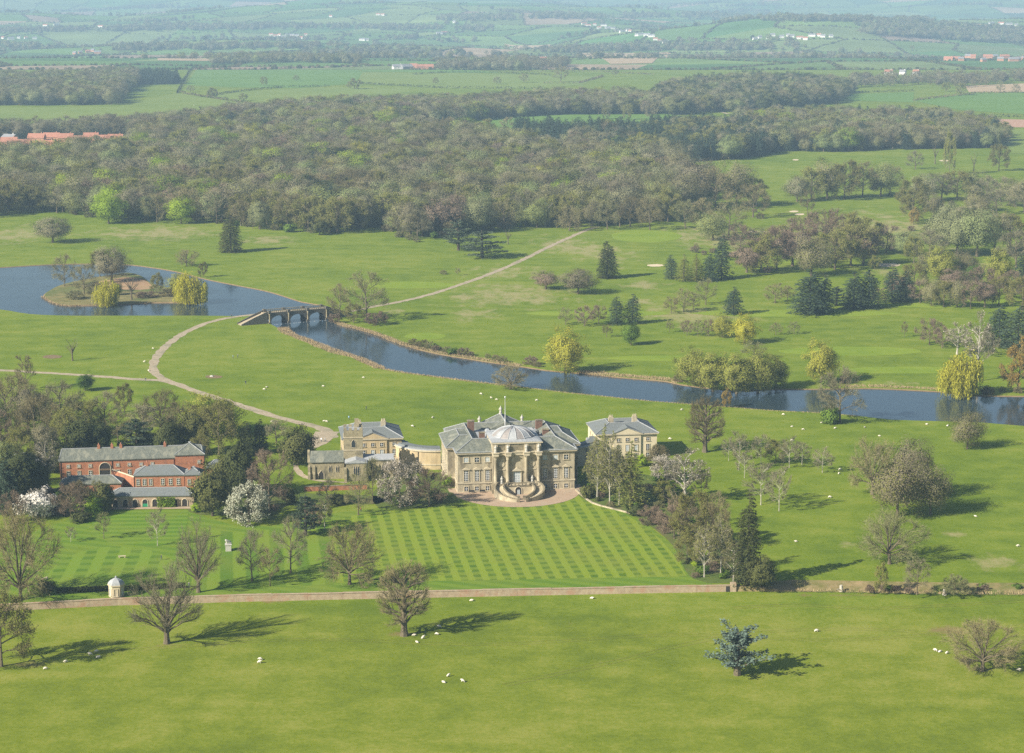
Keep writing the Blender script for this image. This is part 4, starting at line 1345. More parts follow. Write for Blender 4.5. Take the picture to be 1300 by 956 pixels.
# triumphal-arch centre: columns, projecting entablature, attic statues
cx = (-7.25, -3.1, 3.1, 7.25)
MB().box(-8.6, 8.6, -3.3, -1.402, -0.3, 3.1).build('podium', 'stone_dark', hall)
for x in cx:
    c = MB().lathe([(0.78, 3.1), (0.78, 3.55), (0.62, 3.75), (0.60, 6), (0.52, 11.2), (0.62, 11.35), (0.56, 11.5), (0.85, 12.35), (0.95, 12.5), (0.95, 12.62)], 14, (x, -2.05)).build('column', 'stone', hall, True)
    MB().box(x - 0.85, x + 0.85, -3.2, -1.5, 3.098 - 0.4, 3.4).build('column_base', 'stone_dark', c)
    en = MB().box(x - 0.95, x + 0.95, -3.0, -1.402, 12.62, 13.6).build('entablature_block', 'stone_dress', hall)
    MB().box(x - 1.15, x + 1.15, -3.2, -1.403, 13.603, 13.9).build('cornice_block', 'stone_dress', en)
    figure(hall, x, -2.2, 13.9, 2.6)
    MB().box(x - 0.75, x + 0.75, -1.65, -1.4, 14.05, 16.6).build('attic_pilaster', 'stone_dress', hall)
    MB().box(x - 0.6, x + 0.6, -1.62, -1.4, 3.2, 12.6).build('pilaster', 'stone', hall)
en = MB().box(-8.4, 8.4, -1.75, -1.4, 12.64, 13.58)
en.build('entablature', 'stone_dress', hall)
MB().box(-8.6, 8.6, -2.0, -1.39, 13.601, 13.88).build('cornice', 'stone_dress', hall)
MB().box(-8.7, 8.7, -1.9, 6.5, 16.62, 16.97).build('attic_cornice', 'stone_dress', hall)
for x, w in ((-5.15, 2.3), (0, 4.2), (5.15, 2.3)):
    MB().box(x - w / 2, x + w / 2, -1.50, -1.39, 14.5, 16.1).build('relief_panel', 'stone_dark', hall)
for x in (-5.15, 5.15):                                   # niches with statues, roundels above
    ni = MB().extrude_y([(x - 0.75, 3.6), (x + 0.75, 3.6), (x + 0.75, 6.3), (x + 0.53, 6.83), (x, 7.05), (x - 0.53, 6.83), (x - 0.75, 6.3)], -1.46, -1.38).build('niche', 'stone_dark', hall)
    figure(hall, x, -1.85, 3.1, 2.6)
    ro = MB()
    ro.tube([(x, -1.40, 9.6), (x, -1.55, 9.6)], 0.95, 18)
    ro.build('roundel', 'stone_dress', hall)
    MB().box(x - 1.25, x + 1.25, -1.56, -1.39, 7.6, 7.95).build('impost_band', 'stone_dress', hall)
dr = MB().box(-1.2, 1.2, -1.47, -1.39, 3.15, 6.9).build('garden_door', 'window_blind', hall)
MB().box(-1.55, -1.202, -1.68, -1.39, 3.12, 7.2).box(1.202, 1.55, -1.68, -1.39, 3.12, 7.2).box(-1.2, 1.2, -1.66, -1.39, 6.902, 7.2).build('door_surround', 'stone_dress', dr)
MB().extrude_y([(-1.95, 7.25), (1.95, 7.25), (0, 8.35)], -2.05, -1.395).build('door_pediment', 'stone_dress', dr)
gb = MB()
for x in (-0.4, 0.4):
    gb.box(x - 0.05, x + 0.05, -1.53, -1.472, 3.2, 6.88)
for z in (4.1, 5.0, 5.9):
    gb.box(-1.19, 1.19, -1.528, -1.474, z - 0.05, z + 0.05)
gb.build('glazing_bars', 'white_paint', dr)
# horseshoe stair
stair = hall
lw = MB().prism([(-5.2, -3.302), (-5.2, -5.2), (5.2, -5.2), (5.2, -3.302)][::1], -0.3, 3.05).build('stair_landing', 'stone_pale', hall)
MB().extrude_y([(-0.95, 0.05), (0.95, 0.05), (0.95, 1.6), (0.67, 2.27), (0, 2.55), (-0.67, 2.27), (-0.95, 1.6)], -5.30, -5.19).build('undercroft_door', 'void_dark', hall)
ar = MB()
pa = [(1.15 * math.cos(a), 1.6 + 1.15 * math.sin(a)) for a in np.linspace(0, math.pi, 9)]
ar.tube([(1.15, -5.25, 0.0)] + [(p[0], -5.25, p[1]) for p in pa] + [(-1.15, -5.25, 0.0)], 0.16, 5)
ar.build('door_arch', 'stone_dress', hall)
wn_ = MB(); wn_.box(-0.45, -0.02, -5.36, -5.302, 0.1, 1.7); wn_.box(0.02, 0.45, -5.36, -5.302, 0.1, 1.7)
wn_.build('undercroft_leaf', 'window_blind', hall)
MB().box(-5.35, 5.35, -5.45, -5.203, 2.95, 3.25).build('landing_edge', 'stone_dark', hall)
for i, x in enumerate(np.linspace(-4.9, 4.9, 9)):
    MB().lathe([(0.16, 3.25), (0.24, 3.5), (0.12, 3.85), (0.18, 4.05)], 6, (x, -5.32)).build('baluster', 'stone_dark', hall, True)
MB().box(-5.3, 5.3, -5.46, -5.18, 4.052, 4.25).build('landing_rail', 'stone_dark', hall)
CY0 = -7.2
for s in (-1, 1):
    A0, A1, NS = rad(52), rad(-76), 20
    def at(r, t, z):
        a = A0 + (A1 - A0) * t
        return (s * r * math.cos(a), CY0 + r * math.sin(a) * 0.98, z)
    RI, RO = 5.3, 8.0
    for k in range(NS):
        z = 3.05 * (1 - (k + 1) / (NS + 1))
        t0, t1 = k / NS, (k + 1) / NS
        q = [at(RI, t0, 0), at(RO, t0, 0), at(RO, t1, 0), at(RI, t1, 0)]
        if s > 0:
            q.reverse()
        MB().prism([(p[0], p[1]) for p in q][::-1] if False else [(p[0], p[1]) for p in q], -0.2, z).build('step', 'stone_dress', hall)
    for nm, r, th in (('outer_parapet', RO + 0.02, 0.42), ('inner_parapet', RI - 0.40, 0.38)):
        mb = MB()
        M = 22
        vs, fs = [], []
        for k in range(M + 1):
            t = k / M
            z = 3.05 * (1 - t) + 0.95
            for rr, zz in ((r, -0.2), (r + th, -0.2), (r + th, z), (r, z)):
                vs.append(at(rr, t, zz))
        for k in range(M):
            for j in range(4):
                f = (k * 4 + j, k * 4 + (j + 1) % 4, k * 4 + 4 + (j + 1) % 4, k * 4 + 4 + j)
                fs.append(f if s < 0 else f[::-1])
        fs.append((0, 1, 2, 3)); fs.append((M * 4 + 3, M * 4 + 2, M * 4 + 1, M * 4))
        pa_ = mb.add(vs, fs).build(nm, 'stone', hall)
        cp = MB(); vs, fs = [], []
        for k in range(M + 1):
            t = k / M
            z = 3.05 * (1 - t) + 0.952
            for rr, zz in ((r - 0.1, z), (r + th + 0.1, z), (r + th + 0.1, z + 0.16), (r - 0.1, z + 0.16)):
                vs.append(at(rr, t, zz))
        for k in range(M):
            for j in range(4):
                f = (k * 4 + j, k * 4 + (j + 1) % 4, k * 4 + 4 + (j + 1) % 4, k * 4 + 4 + j)
                fs.append(f if s < 0 else f[::-1])
        cp.add(vs, fs).build('coping', 'stone_dark', pa_)
    p = at((RI + RO) / 2, 1.0, 0)
    for rr in (RI - 0.2, RO + 0.2):
        q = at(rr, 1.03, 0)
        MB().box(q[0] - 0.4, q[0] + 0.4, q[1] - 0.4, q[1] + 0.4, -0.2, 1.3).build('stair_pier', 'stone_dark', hall)
# benches against the basement
for k, x in enumerate((-15.2, -11.6)):
    P = W(x, -1.3)
    b = empty('garden_bench', (P.x, P.y, 0.07), HR, 'dark garden bench against the house front, %s of the two' % ('left' if k == 0 else 'right'), 'bench', 'benches against the garden front')
    MB().box(-0.95, 0.95, -0.25, 0.25, 0.42, 0.48).build('seat', 'dark_metal', b)
    MB().box(-0.95, 0.95, 0.22, 0.28, 0.482, 0.95).build('backrest', 'dark_metal', b)
    for sx in (-0.85, 0.85):
        MB().box(sx - 0.04, sx + 0.04, -0.2, 0.2, 0, 0.418).build('leg', 'dark_metal', b)

# ------------------------------------------------------------------ pavilions
def pavilion(cx_, y0, w, d, h, wall, label):
    P = W(cx_, y0)
    r = empty('pavilion', P, HR, label, 'house', 'pavilions flanking the big house')
    x0, x1 = -w / 2, w / 2
    MB().box(x0, x1, 0, d, -0.5, h).build('wall', wall, r)
    MB().box(-5.0, 5.0, -0.45, 0, -0.5, h).build('centre_bay', wall, r)
    c = MB().box(x0 - 0.5, x1 + 0.5, -0.75, d + 0.5, h + 0.002, h + 0.45)
    c.build('cornice', 'stone_dress', r)
    MB().extrude_y([(-5.4, h + 0.452), (5.4, h + 0.452), (0, h + 2.5)], -0.72, 6.0).build('pediment', wall, r)
    e = MB(); e.tube([(-5.7, -0.75, h + 0.5), (0, -0.75, h + 2.65), (5.7, -0.75, h + 0.5)], 0.2, 5)
    e.build('pediment_edge', 'lead', r)
    v = [(-5.85, -0.95, h + 0.46), (0, -0.95, h + 2.75), (5.85, -0.95, h + 0.46), (-5.85, 5.5, h + 0.46), (0, 7, h + 2.75), (5.85, 5.5, h + 0.46)]
    MB().add([(p[0], p[1], p[2] + 0.12) for p in v], [(0, 1, 4, 3), (1, 2, 5, 4)]).build('roof_slope', 'slate_blue', r)
    ring_roof(r, x0 - 0.7, x1 + 0.7, -0.72, d + 0.7, h + 0.455, h + 3.2, h + 1.9, 6.0, 8.4, 'slate_blue')
    for x, y in ((-4.2, 9.0), (4.6, 9.6)):
        ch = MB().box(x - 0.9, x + 0.9, y - 0.6, y + 0.6, h + 1.5, h + 4.6).build('chimney', 'stone', r)
        for k in (-0.5, 0.0, 0.5):
            MB().lathe([(0.2, h + 4.602), (0.16, h + 5.3), (0.22, h + 5.4)], 8, (x + k, y)).build('chimney_pot', 'stone_dress', ch)
    for x in (-7.6, -3.2, 0, 3.2, 7.6):
        yy = -0.45 if abs(x) < 5 else 0
        window(r, (x, yy, h - 2.35), 1.15, 1.15, (0, -1), bars=(2, 2), fw=0.18)
        window(r, (x, yy, h - 5.9), 1.2, 2.2, (0, -1), bars=(2, 3), fw=0.18, glass='window_blind' if x in (0, 3.2) else 'window_glass')
        window(r, (x, yy, 0.6), 1.15, 1.6, (0, -1), bars=(2, 2), fw=0.18)
    for y in (3.5, 8, 12.5):
        window(r, (x0, y, h - 2.35), 1.1, 1.15, (-1, 0), bars=None, fw=0.18)
        window(r, (x0, y, h - 5.9), 1.15, 2.1, (-1, 0), bars=(2, 3), fw=0.18)
    return r
pavilion(-45.0, 44.2, 20.6, 19, 9.0, 'render_yellow', 'yellow pavilion with hipped slate roof and pediment behind the church tower')
pavilion(45.6, 39.6, 21.8, 18, 9.0, 'render_cream', 'cream pavilion with hipped slate roof right of the big house, behind birches')

# ------------------------------------------------------------------ curved corridors from the house to the pavilions
def corridor(s, x_in, y_in, R_, wall, label, h=6.4):
    """quarter ring bulging to the south-west or south-east; starts at the house flank and bends north to the pavilion"""
    r = empty('curved_corridor', W(0, 0), HR, label, 'corridor', 'curved corridors linking the pavilions')
    ccx, ccy = x_in, y_in + R_
    def ring(r0, r1, z0, z1, name, mat, n=14):
        vs, fs = [], []
        for k in range(n + 1):
            a = -math.pi / 2 - s * 0 + (math.pi / 2) * k / n * (-1 if s < 0 else 1)
            for rr, zz in ((r1, z0), (r0, z0), (r0, z1), (r1, z1)):
                vs.append((ccx + rr * math.cos(a), ccy + rr * math.sin(a), zz))
        for k in range(n):
            for j in range(4):
                f = (k * 4 + j, k * 4 + (j + 1) % 4, k * 4 + 4 + (j + 1) % 4, k * 4 + 4 + j)
                fs.append(f if s > 0 else f[::-1])
        fs.append((0, 1, 2, 3)); fs.append((n * 4 + 3, n * 4 + 2, n * 4 + 1, n * 4))
        me_ = MB().add(vs, fs)
        return me_.build(name, mat, r)
    ring(R_ - 5, R_, -0.4, h, 'wall', wall)
    ring(R_ - 5.4, R_ + 0.4, h + 0.002, h + 0.5, 'cornice', 'stone_dress')
    ring(R_ - 5.2, R_ + 0.2, h + 0.502, h + 0.75, 'roof_edge', 'lead')
    ring(R_ - 4.2, R_ - 0.9, h + 0.752, h + 1.25, 'roof', 'slate_blue')
    ring(R_ + 0.002, R_ + 0.18, 1.6, 2.0, 'string_course', 'stone_dress')
    for k in (0.33, 0.68):
        a = -math.pi / 2 + (math.pi / 2) * k * (-1 if s < 0 else 1)
        q = (ccx + (R_ + 0.1) * math.cos(a), ccy + (R_ + 0.1) * math.sin(a))
        MB().tube([(q[0], q[1], 0), (q[0], q[1], h)], 0.12, 6).build('drainpipe', 'dark_metal', r)
    return r
corridor(-1, -22.0, 33.0, 15.5, 'render_yellow', 'yellow rendered corridor curving from the house to the left pavilion')
corridor(1, 22.0, 30.0, 15.0, 'stone_pale', 'curved corridor with grey roof between the house and the right pavilion')

# ------------------------------------------------------------------ church
ch_ = empty('church', W(-53.6, 24.5), rad(5), 'old stone parish church with square battlemented tower left of the big house', 'church')
c = ch_
MB().box(-14.8, -2.6, 0, 7.5, -0.5, 6.0).build('nave_wall', 'stone_church', c)
MB().extrude_x([(-0.5, 6.0), (8.0, 6.0), (3.75, 9.2)], -14.3, -2.7).build('nave_roof', 'slate', c)
MB().extrude_x([(-0.25, 6.002), (7.75, 6.002), (3.75, 9.6)], -15.1, -14.3).build('west_gable', 'stone_church', c)
tw_ = MB().box(-2.6, 3.9, 1.2, 7.7, -0.5, 16.6).build('tower', 'stone_church', c)
for z in (9.6, 14.0):
    MB().box(-2.75, 4.05, 1.05, 7.85, z, z + 0.3).build('string_course', 'stone_dress', tw_)
for k in range(4):
    for x0, x1, y0, y1 in ((-2.6 + k * 1.8, -1.6 + k * 1.8, 1.2, 1.6), (-2.6 + k * 1.8, -1.6 + k * 1.8, 7.3, 7.7)):
        MB().box(x0, x1, y0, y1, 16.602, 17.5).build('merlon', 'stone_church', tw_)
for k in range(2):
    for x0 in (-2.6, 3.5):
        MB().box(x0, x0 + 0.4, 2.7 + k * 2.0, 3.7 + k * 2.0, 16.602, 17.5).build('merlon', 'stone_church', tw_)
MB().box(1.2, 2.6, 6.2, 7.2, 16.603, 19.6).build('stair_turret', 'stone_church', tw_)
MB().add([(-2.2, 1.6, 16.62), (3.5, 1.6, 16.62), (3.5, 7.3, 16.62), (-2.2, 7.3, 16.62)], [(0, 1, 2, 3)]).build('tower_roof', 'lead', tw_)
def gothic(root, x, y, z, w, h, out=(0, -1), lights=1):
    for k in range(lights):
        xc = x + (k - (lights - 1) / 2) * (w * 1.12)
        p = [(-w / 2, 0), (w / 2, 0), (w / 2, h * 0.62), (w * 0.28, h * 0.86), (0, h), (-w * 0.28, h * 0.86), (-w / 2, h * 0.62)]
        o = MB()
        if out == (0, -1):
            o.extrude_y([(xc + a, z + b) for a, b in p], y - 0.07, y + 0.05)
        else:
            o.extrude_x([(y + a, z + b) for a, b in p], x - 0.07, x + 0.05)
        wd = o.build('window', 'window_glass', root)
        f = MB()
        if out == (0, -1):
            f.tube([(xc + a * 1.12, y - 0.05, z + b * 1.05) for a, b in (p + [p[0]])], 0.1, 4)
        else:
            f.tube([(x - 0.05, y + a * 1.12, z + b * 1.05) for a, b in (p + [p[0]])], 0.1, 4)
        f.build('frame', 'stone_dress', wd)
gothic(c, 0.7, 1.2, 10.6, 1.3, 2.7)
gothic(c, 0.7, 1.2, 6.4, 0.5, 0.9)
for x in (-7.4, -4.9):
    gothic(c, x, 0, 2.4, 0.5, 2.2, lights=2)
MB().extrude_y([(-11.2, 0), (-9.6, 0), (-9.6, 1.9), (-9.95, 2.6), (-10.4, 2.9), (-10.85, 2.6), (-11.2, 1.9)], -0.09, 0.05).build('porch_door', 'void_dark', c)
o = MB(); o.tube([(-11.35, -0.08, 0), (-11.35, -0.08, 2), (-10.4, -0.08, 3.1), (-9.45, -0.08, 2), (-9.45, -0.08, 0)], 0.14, 5); o.build('door_arch', 'stone_dress', c)
# south transept, chancel, buttresses
MB().box(-2.0, 4.9, -3.9, 1.0, -0.5, 6.3).build('transept_wall', 'stone_church', c)
MB().extrude_y([(-2.4, 6.302), (5.3, 6.302), (5.3, 6.5), (1.45, 7.6), (-2.4, 6.5)], -4.15, 1.19).build('transept_roof', 'lead', c)
gothic(c, 1.6, -3.9, 1.9, 0.62, 3.4, lights=3)
MB().box(3.95, 14.2, 0.6, 7.0, -0.5, 6.2).build('chancel_wall', 'stone_church', c)
MB().extrude_x([(0.2, 6.202), (7.4, 6.202), (7.4, 6.5), (3.8, 7.7), (0.2, 6.5)], 3.96, 14.5).build('chancel_roof', 'lead', c)
for x in (7.0, 11.0):
    gothic(c, x, 0.6, 2.2, 0.6, 2.6, lights=2)
for x, y in ((-14.6, -0.55), (-2.2, -4.6), (4.5, -4.6), (-12.9, -0.55), (9.0, 0.05), (13.7, 0.05)):
    MB().extrude_x([(y - 0.35, -0.4), (y + 0.6, -0.4), (y + 0.6, 5.0), (y + 0.2, 4.4), (y + 0.2, 2.6), (y - 0.35, 1.9)], x - 0.42, x + 0.42).build('buttress', 'stone_church', c)
# churchyard wall
P = W(-62.5, 9.0)
wl = empty('churchyard_wall', P, HR, 'low red brick wall between the church path and the lawn', 'wall')
MB().box(-8, 13, -0.25, 0.25, -0.3, 1.6).build('wall', 'brick', wl)
MB().box(-8.1, 13.1, -0.35, 0.35, 1.602, 1.75).build('coping', 'stone_dark', wl)

# ------------------------------------------------------------------ stable court
def brick_range(name, label, loc, rz, w, d, h, rise, roof='slate_blue', wins=(), arches=(), ix=None, wall='brick', chim=(), group='brick ranges of the stable court'):
    r = empty(name, loc, rz, label, 'building', group)
    MB().box(0, w, 0, d, -0.5, h).build('wall', wall, r)
    MB().box(-0.15, w + 0.15, -0.15, d + 0.15, h + 0.002, h + 0.28).build('eaves_course', 'stone_dress', r)
    rf = MB().hip(-0.4, w + 0.4, -0.4, d + 0.4, h + 0.282, h + 0.3 + rise, (d / 2 + 0.4) if ix is None else ix, d / 2 + 0.4).build('roof', roof, r)
    e = MB()
    X = (d / 2) if ix is None else ix
    zz = h + 0.34 + rise
    e.tube([(X, d / 2, zz), (w - X, d / 2, zz)], 0.15, 5)
    for sx, ex in ((-0.3, X), (w + 0.3, w - X)):
        for sy in (-0.3, d + 0.3):
            e.tube([(sx, sy, h + 0.55), (ex, d / 2, zz)], 0.13, 5)
    e.build('ridge', 'ridge_lead', rf)
    for x in chim:
        k = MB().box(x - 0.45, x + 0.45, d / 2 - 0.4, d / 2 + 0.4, h + rise * 0.6, h + rise + 1.4).build('chimney', 'brick', r)
        MB().lathe([(0.2, h + rise + 1.402), (0.16, h + rise + 2.0)], 8, (x, d / 2)).build('chimney_pot', 'tile_red', k)
    for x, z, ww, hh in wins:
        window(r, (x, 0, z), ww, hh, (0, -1), frame='stone_dress', bars=(2, 3), fw=0.16)
    for x, z, ww, hh in arches:
        p = [(x - ww / 2, z), (x + ww / 2, z)] + [(x + ww / 2 * math.cos(a), z + hh - ww / 2 + ww / 2 * math.sin(a)) for a in np.linspace(0, math.pi, 9)]
        a_ = MB().extrude_y(p, -0.06, 0.05).build('arch_opening', 'void_dark', r)
        t = MB(); q = p[2:]
        t.tube([(x + ww / 2 + 0.1, -0.08, z)] + [(v[0] + (v[0] - x) * 0.06, -0.08, v[1] + 0.05) for v in q] + [(x - ww / 2 - 0.1, -0.08, z)], 0.16, 5)
        t.build('arch_surround', 'stone_dress', a_)
    return r
L0 = Lc(G(77, 608)); L1 = Lc(G(258, 607))
wl_len = L1.x - L0.x
up_ = [(x, 4.3, 0.9, 0.85) for x in (2.8, 6.4, 10.2, 19.5, 23.4, 27.4, 31.2)]
lo_ = [(x, 0.9, 1.0, 2.0) for x in (2.8, 6.4, 10.2, 19.5, 23.4, 27.4)]
lr_ = brick_range('stable_range', 'long red brick stable range with slate roof and big arched entrance', W(L0.x, L0.y - 1.5), HR, wl_len, 9.0, 6.2, 3.3, roof='slate', wins=up_ + lo_, arches=[(15.2, 0.0, 3.6, 5.6)], ix=0.6, chim=(13.0, 17.5, 20.5, 35.5))
MB().box(13.3, 17.1, -0.15, -0.02, 2.9, 3.5).build('arch_lintel', 'timber', lr_)
for x in (0.3, 17.6, 38.6):
    MB().tube([(x, -0.12, 0), (x, -0.12, 6.2)], 0.09, 6).build('drainpipe', 'dark_metal', lr_)
brick_range('stable_pavilion', 'taller hipped end pavilion of the stable range, at its right end', W(L1.x - 9.4, L0.y - 2.2), HR, 9.8, 10.6, 7.2, 3.4, roof='slate', wins=[(8.0, 4.6, 0.8, 0.9)])
F0 = G(171, 620)
fr_ = brick_range('stable_wing', 'single-storey red brick wing with tall sash windows before the stable range', F0, rad(5), 16.6, 7.6, 4.0, 2.7, wins=[(x, 1.1, 1.0, 2.0) for x in (1.2, 3.3, 5.4, 9.4, 12.0, 14.6)], chim=(4.0,))
brick_range('stable_lodge', 'small red brick lodge joined to the right end of the stable wing', G(235, 619), rad(5), 5.6, 6.4, 4.0, 2.2, wins=[(1.4, 1.0, 0.9, 1.8)], arches=[(3.9, 0, 1.1, 2.4)], chim=(1.4,))
brick_range('low_stable_range', 'low brick outbuilding with slate roof left of the court wall, behind bare shrubs', G(77, 625), rad(5), 20.0, 6.2, 2.3, 2.2, roof='slate', wall='brick')
cw = empty('court_wall', G(143, 613), 0, 'brick screen wall sloping down beside the stable court gateway', 'wall')
A, B = Vector((0, 0, 0)), G(171, 620) - G(143, 613)
vs = []
nrm = Vector((-B.y, B.x, 0)).normalized() * 0.3
for p, z in ((A, 4.6), (B, 3.8)):
    vs += [(p + nrm)[:2] + (-0.3,), (p - nrm)[:2] + (-0.3,), (p - nrm)[:2] + (z,), (p + nrm)[:2] + (z,)]
MB().add(vs, [(0, 1, 2, 3), (7, 6, 5, 4), (1, 5, 6, 2), (3, 2, 6, 7), (0, 3, 7, 4), (0, 4, 5, 1)]).build('wall', 'brick', cw)
MB().tube([A + Vector((0, 0, 4.65)), B + Vector((0, 0, 3.85))], 0.32, 4).build('coping', 'stone_dress', cw)
O0 = G(140, 644)
og = brick_range('orangery', 'low brick orangery with arched openings facing the terrace lawn', O0, rad(2.5), 27.0, 5.6, 3.3, 2.1, arches=[(x, 0.1, 1.7, 2.5) for x in (1.7, 4.9, 8.1, 11.3, 14.5, 17.7, 20.9, 24.1)], wall='brick_old')
MB().box(10.4, 12.2, -0.14, -0.07, 0.1, 1.1).build('green_door', 'green_paint', og)
for k in range(4):
    pass
tag(flat_poly('terrace_path', [G(138, 647), G(246, 646), G(245, 643.2), G(140, 644.6)], 0.075, 'gravel'), kind='structure')
brick_range('outbuilding', 'grey hipped roof of an outbuilding behind evergreens left of the stables', G(6, 604), rad(6), 13.0, 9.0, 3.6, 3.0, wall='brick')
brick_range('outbuilding', 'small slate-roofed brick outbuilding behind the yew right of the stables', G(263, 606), rad(8), 9.0, 6.0, 3.0, 2.2, wall='brick')
# ivy on the orangery
P = O0 + Vector((15.5, -0.25, 0))
iv = empty('wall_climber', P, rad(2.5), 'green climber covering two arches of the orangery', 'plant')
Q = np.stack([RNG.uniform(-0.2, 5.6, 900), RNG.normal(size=900) * 0.12 - 0.15, RNG.uniform(0.05, 3.4, 900)], axis=1)
link('foliage', tri_mesh('climber_leaves', [(leaves(Q, 0.42), 'leaf_bright')]), iv)

# ------------------------------------------------------------------ garden wall (ha-ha)
hh_ = empty('garden_wall', (0, 0, 0), 0, 'long low brick and stone retaining wall along the foot of the lawn', 'wall')
foot = [Vector((p.x, p.y)) for p in wl_foot[:8]]
foot[0].x += 380
run = []
for a, b in zip(foot[:-1], foot[1:]):
    n_ = max(1, int((b - a).length / 9))
    run += [a + (b - a) * (k / n_) for k in range(n_)]
run.append(foot[-1])
for i, (a, b) in enumerate(zip(run[:-1], run[1:])):
    t = (b - a).normalized(); nn = Vector((-t.y, t.x))
    z1 = 0.32 + 0.06 * math.sin(i * 1.7)
    o_ = random.uniform(-0.04, 0.04)
    poly = [a - nn * (0.12 + o_), b - nn * (0.12 + o_), b + nn * 0.62, a + nn * 0.62]
    bay = MB().prism([(p.x, p.y) for p in poly], LOW - 0.4, z1).build('wall_bay', 'brick_old', hh_)
    poly = [a - nn * 0.22, b - nn * 0.22, b + nn * 0.74, a + nn * 0.74]
    MB().prism([(p.x, p.y) for p in poly], z1 + 0.002, z1 + 0.14).build('coping', 'brick_old', bay)
pe = run[-1]
gt = MB()
pier = MB().box(pe.x - 0.6, pe.x + 1.0, pe.y - 0.3, pe.y + 1.5, LOW - 0.3, 0.9).build('end_pier', 'brick_old', hh_)
MB().box(pe.x - 1.9, pe.x - 0.9, pe.y - 0.30, pe.y - 0.15, LOW, 0.1).build('doorway', 'void_dark', hh_)
# timber gate in the fence beyond it
gp = Vector((pe.x + 6.5, pe.y + 3.2, -0.9))
gt = empty('field_gate', gp, rad(2), 'timber field gate at the right end of the garden wall', 'gate')
for z in (0.25, 0.5, 0.75, 1.0, 1.25):
    MB().box(-2.4, 2.4, -0.03, 0.03, z, z + 0.1).build('rail', 'timber', gt)
for x in (-2.5, 2.5):
    MB().box(x - 0.12, x + 0.12, -0.12, 0.12, -0.4, 1.5).build('post', 'timber', gt)
# low edging wall right of the forecourt
ew = empty('edging_wall', (0, 0, 0), 0, 'low pale stone edging curving from the house corner beside the lawn', 'wall')
pts = smooth_line([G(*p) for p in [(731, 622), (737, 628), (752, 639), (772, 645), (800, 652)]], 3)
for a, b in zip(pts[:-1], pts[1:]):
    t = (b - a).normalized(); nn = Vector((-t.y, t.x)) * 0.3
    MB().prism([tuple(p) for p in (a - nn, b - nn, b + nn, a + nn)], -0.2, 0.42).build('stone_block', 'stone', ew)

# ------------------------------------------------------------------ hexagonal summerhouse, lion statue on the lawn
P = G(148, 757)
sh = empty('summerhouse', P, rad(8), 'small white six-sided summerhouse with domed lead roof on the garden wall', 'pavilion')
hexa = [(2.1 * math.cos(a), 2.1 * math.sin(a)) for a in np.linspace(0, 2 * math.pi, 6, endpoint=False)]
MB().prism(hexa, -2.0, 3.3).build('wall', 'stone_pale', sh)
MB().prism([(p[0] * 1.14, p[1] * 1.14) for p in hexa], 3.302, 3.65).build('cornice', 'stone_dress', sh)
rf = MB().lathe([(2.35, 3.652), (2.1, 4.2), (1.55, 4.75), (0.8, 5.15), (0.3, 5.3), (0.28, 5.6), (0.05, 5.9)], 6).build('roof', 'lead', sh)
for k in range(6):
    a = math.pi / 3 * k + math.pi / 6
    window(sh, (1.82 * math.cos(a), 1.82 * math.sin(a), 0.6), 0.9, 1.9, (math.cos(a), math.sin(a)), bars=None, fw=0.14, glass='stone_dress' if k in (4,) else 'window_blind')
P = G(290, 699)
st = empty('lion_statue', P, HR, 'white stone lion on a tall pedestal on the left lawn', 'statue')
pd = MB().box(-0.85, 0.85, -1.0, 1.0, -0.1, 1.9).build('pedestal', 'statue_stone', st)
MB().box(-1.0, 1.0, -1.15, 1.15, 1.902, 2.1).build('pedestal_cap', 'statue_stone', pd)
def skin_mesh(name, verts, edges, radii, sub=1):
    me_ = bpy.data.meshes.new(name + '_cage')
    me_.from_pydata(verts, edges, [])
    o_ = bpy.data.objects.new(name + '_cage', me_)
    COL.objects.link(o_)
    o_.modifiers.new('skin', 'SKIN')
    for i, r_ in enumerate(radii):
        sv = me_.skin_vertices[0].data[i]
        sv.radius = (r_, r_)
        sv.use_root = (i == 0)
    if sub:
        m_ = o_.modifiers.new('sub', 'SUBSURF'); m_.levels = sub; m_.render_levels = sub
    dg = bpy.context.evaluated_depsgraph_get()
    res = bpy.data.meshes.new_from_object(o_.evaluated_get(dg))
    bpy.data.objects.remove(o_)
    bpy.data.meshes.remove(me_)
    res.name = name
    res.polygons.foreach_set('use_smooth', [True] * len(res.polygons))
    return res
lm = skin_mesh('lion_body', [(0.0, 0.55, 0.75), (0, 0.1, 0.85), (0, -0.45, 0.95), (0, -0.75, 1.25), (0, -1.0, 1.3), (0.22, -0.5, 0.5), (0.22, -0.55, 0.02), (-0.22, -0.5, 0.5), (-0.22, -0.55, 0.02), (0.22, 0.6, 0.4), (0.22, 0.62, 0.02), (-0.22, 0.6, 0.4), (-0.22, 0.62, 0.02), (0, 0.95, 0.6)],
               [(0, 1), (1, 2), (2, 3), (3, 4), (2, 5), (5, 6), (2, 7), (7, 8), (0, 9), (9, 10), (0, 11), (11, 12), (0, 13)], [0.32, 0.3, 0.36, 0.36, 0.2, 0.13, 0.1, 0.13, 0.1, 0.16, 0.1, 0.16, 0.1, 0.06])
o = link('lion', lm, st, 'statue_stone'); o.location = (0, 0, 2.1); o.rotation_euler = (0, 0, rad(-70))

# ------------------------------------------------------------------ three-arched bridge with weir
BA, BB = G(342, 412, -0.5), G(418, 405.5, -0.5)
bl_ = (BB - BA).length
bdir = math.atan2(BB.y - BA.y, BB.x - BA.x)
br = empty('stone_bridge', BA, bdir, 'dark stone bridge of three arches with niched piers over the lake outlet', 'bridge')
bw = 6.5
DK = 5.6
na = 3
span = (bl_ - 1.6) / na
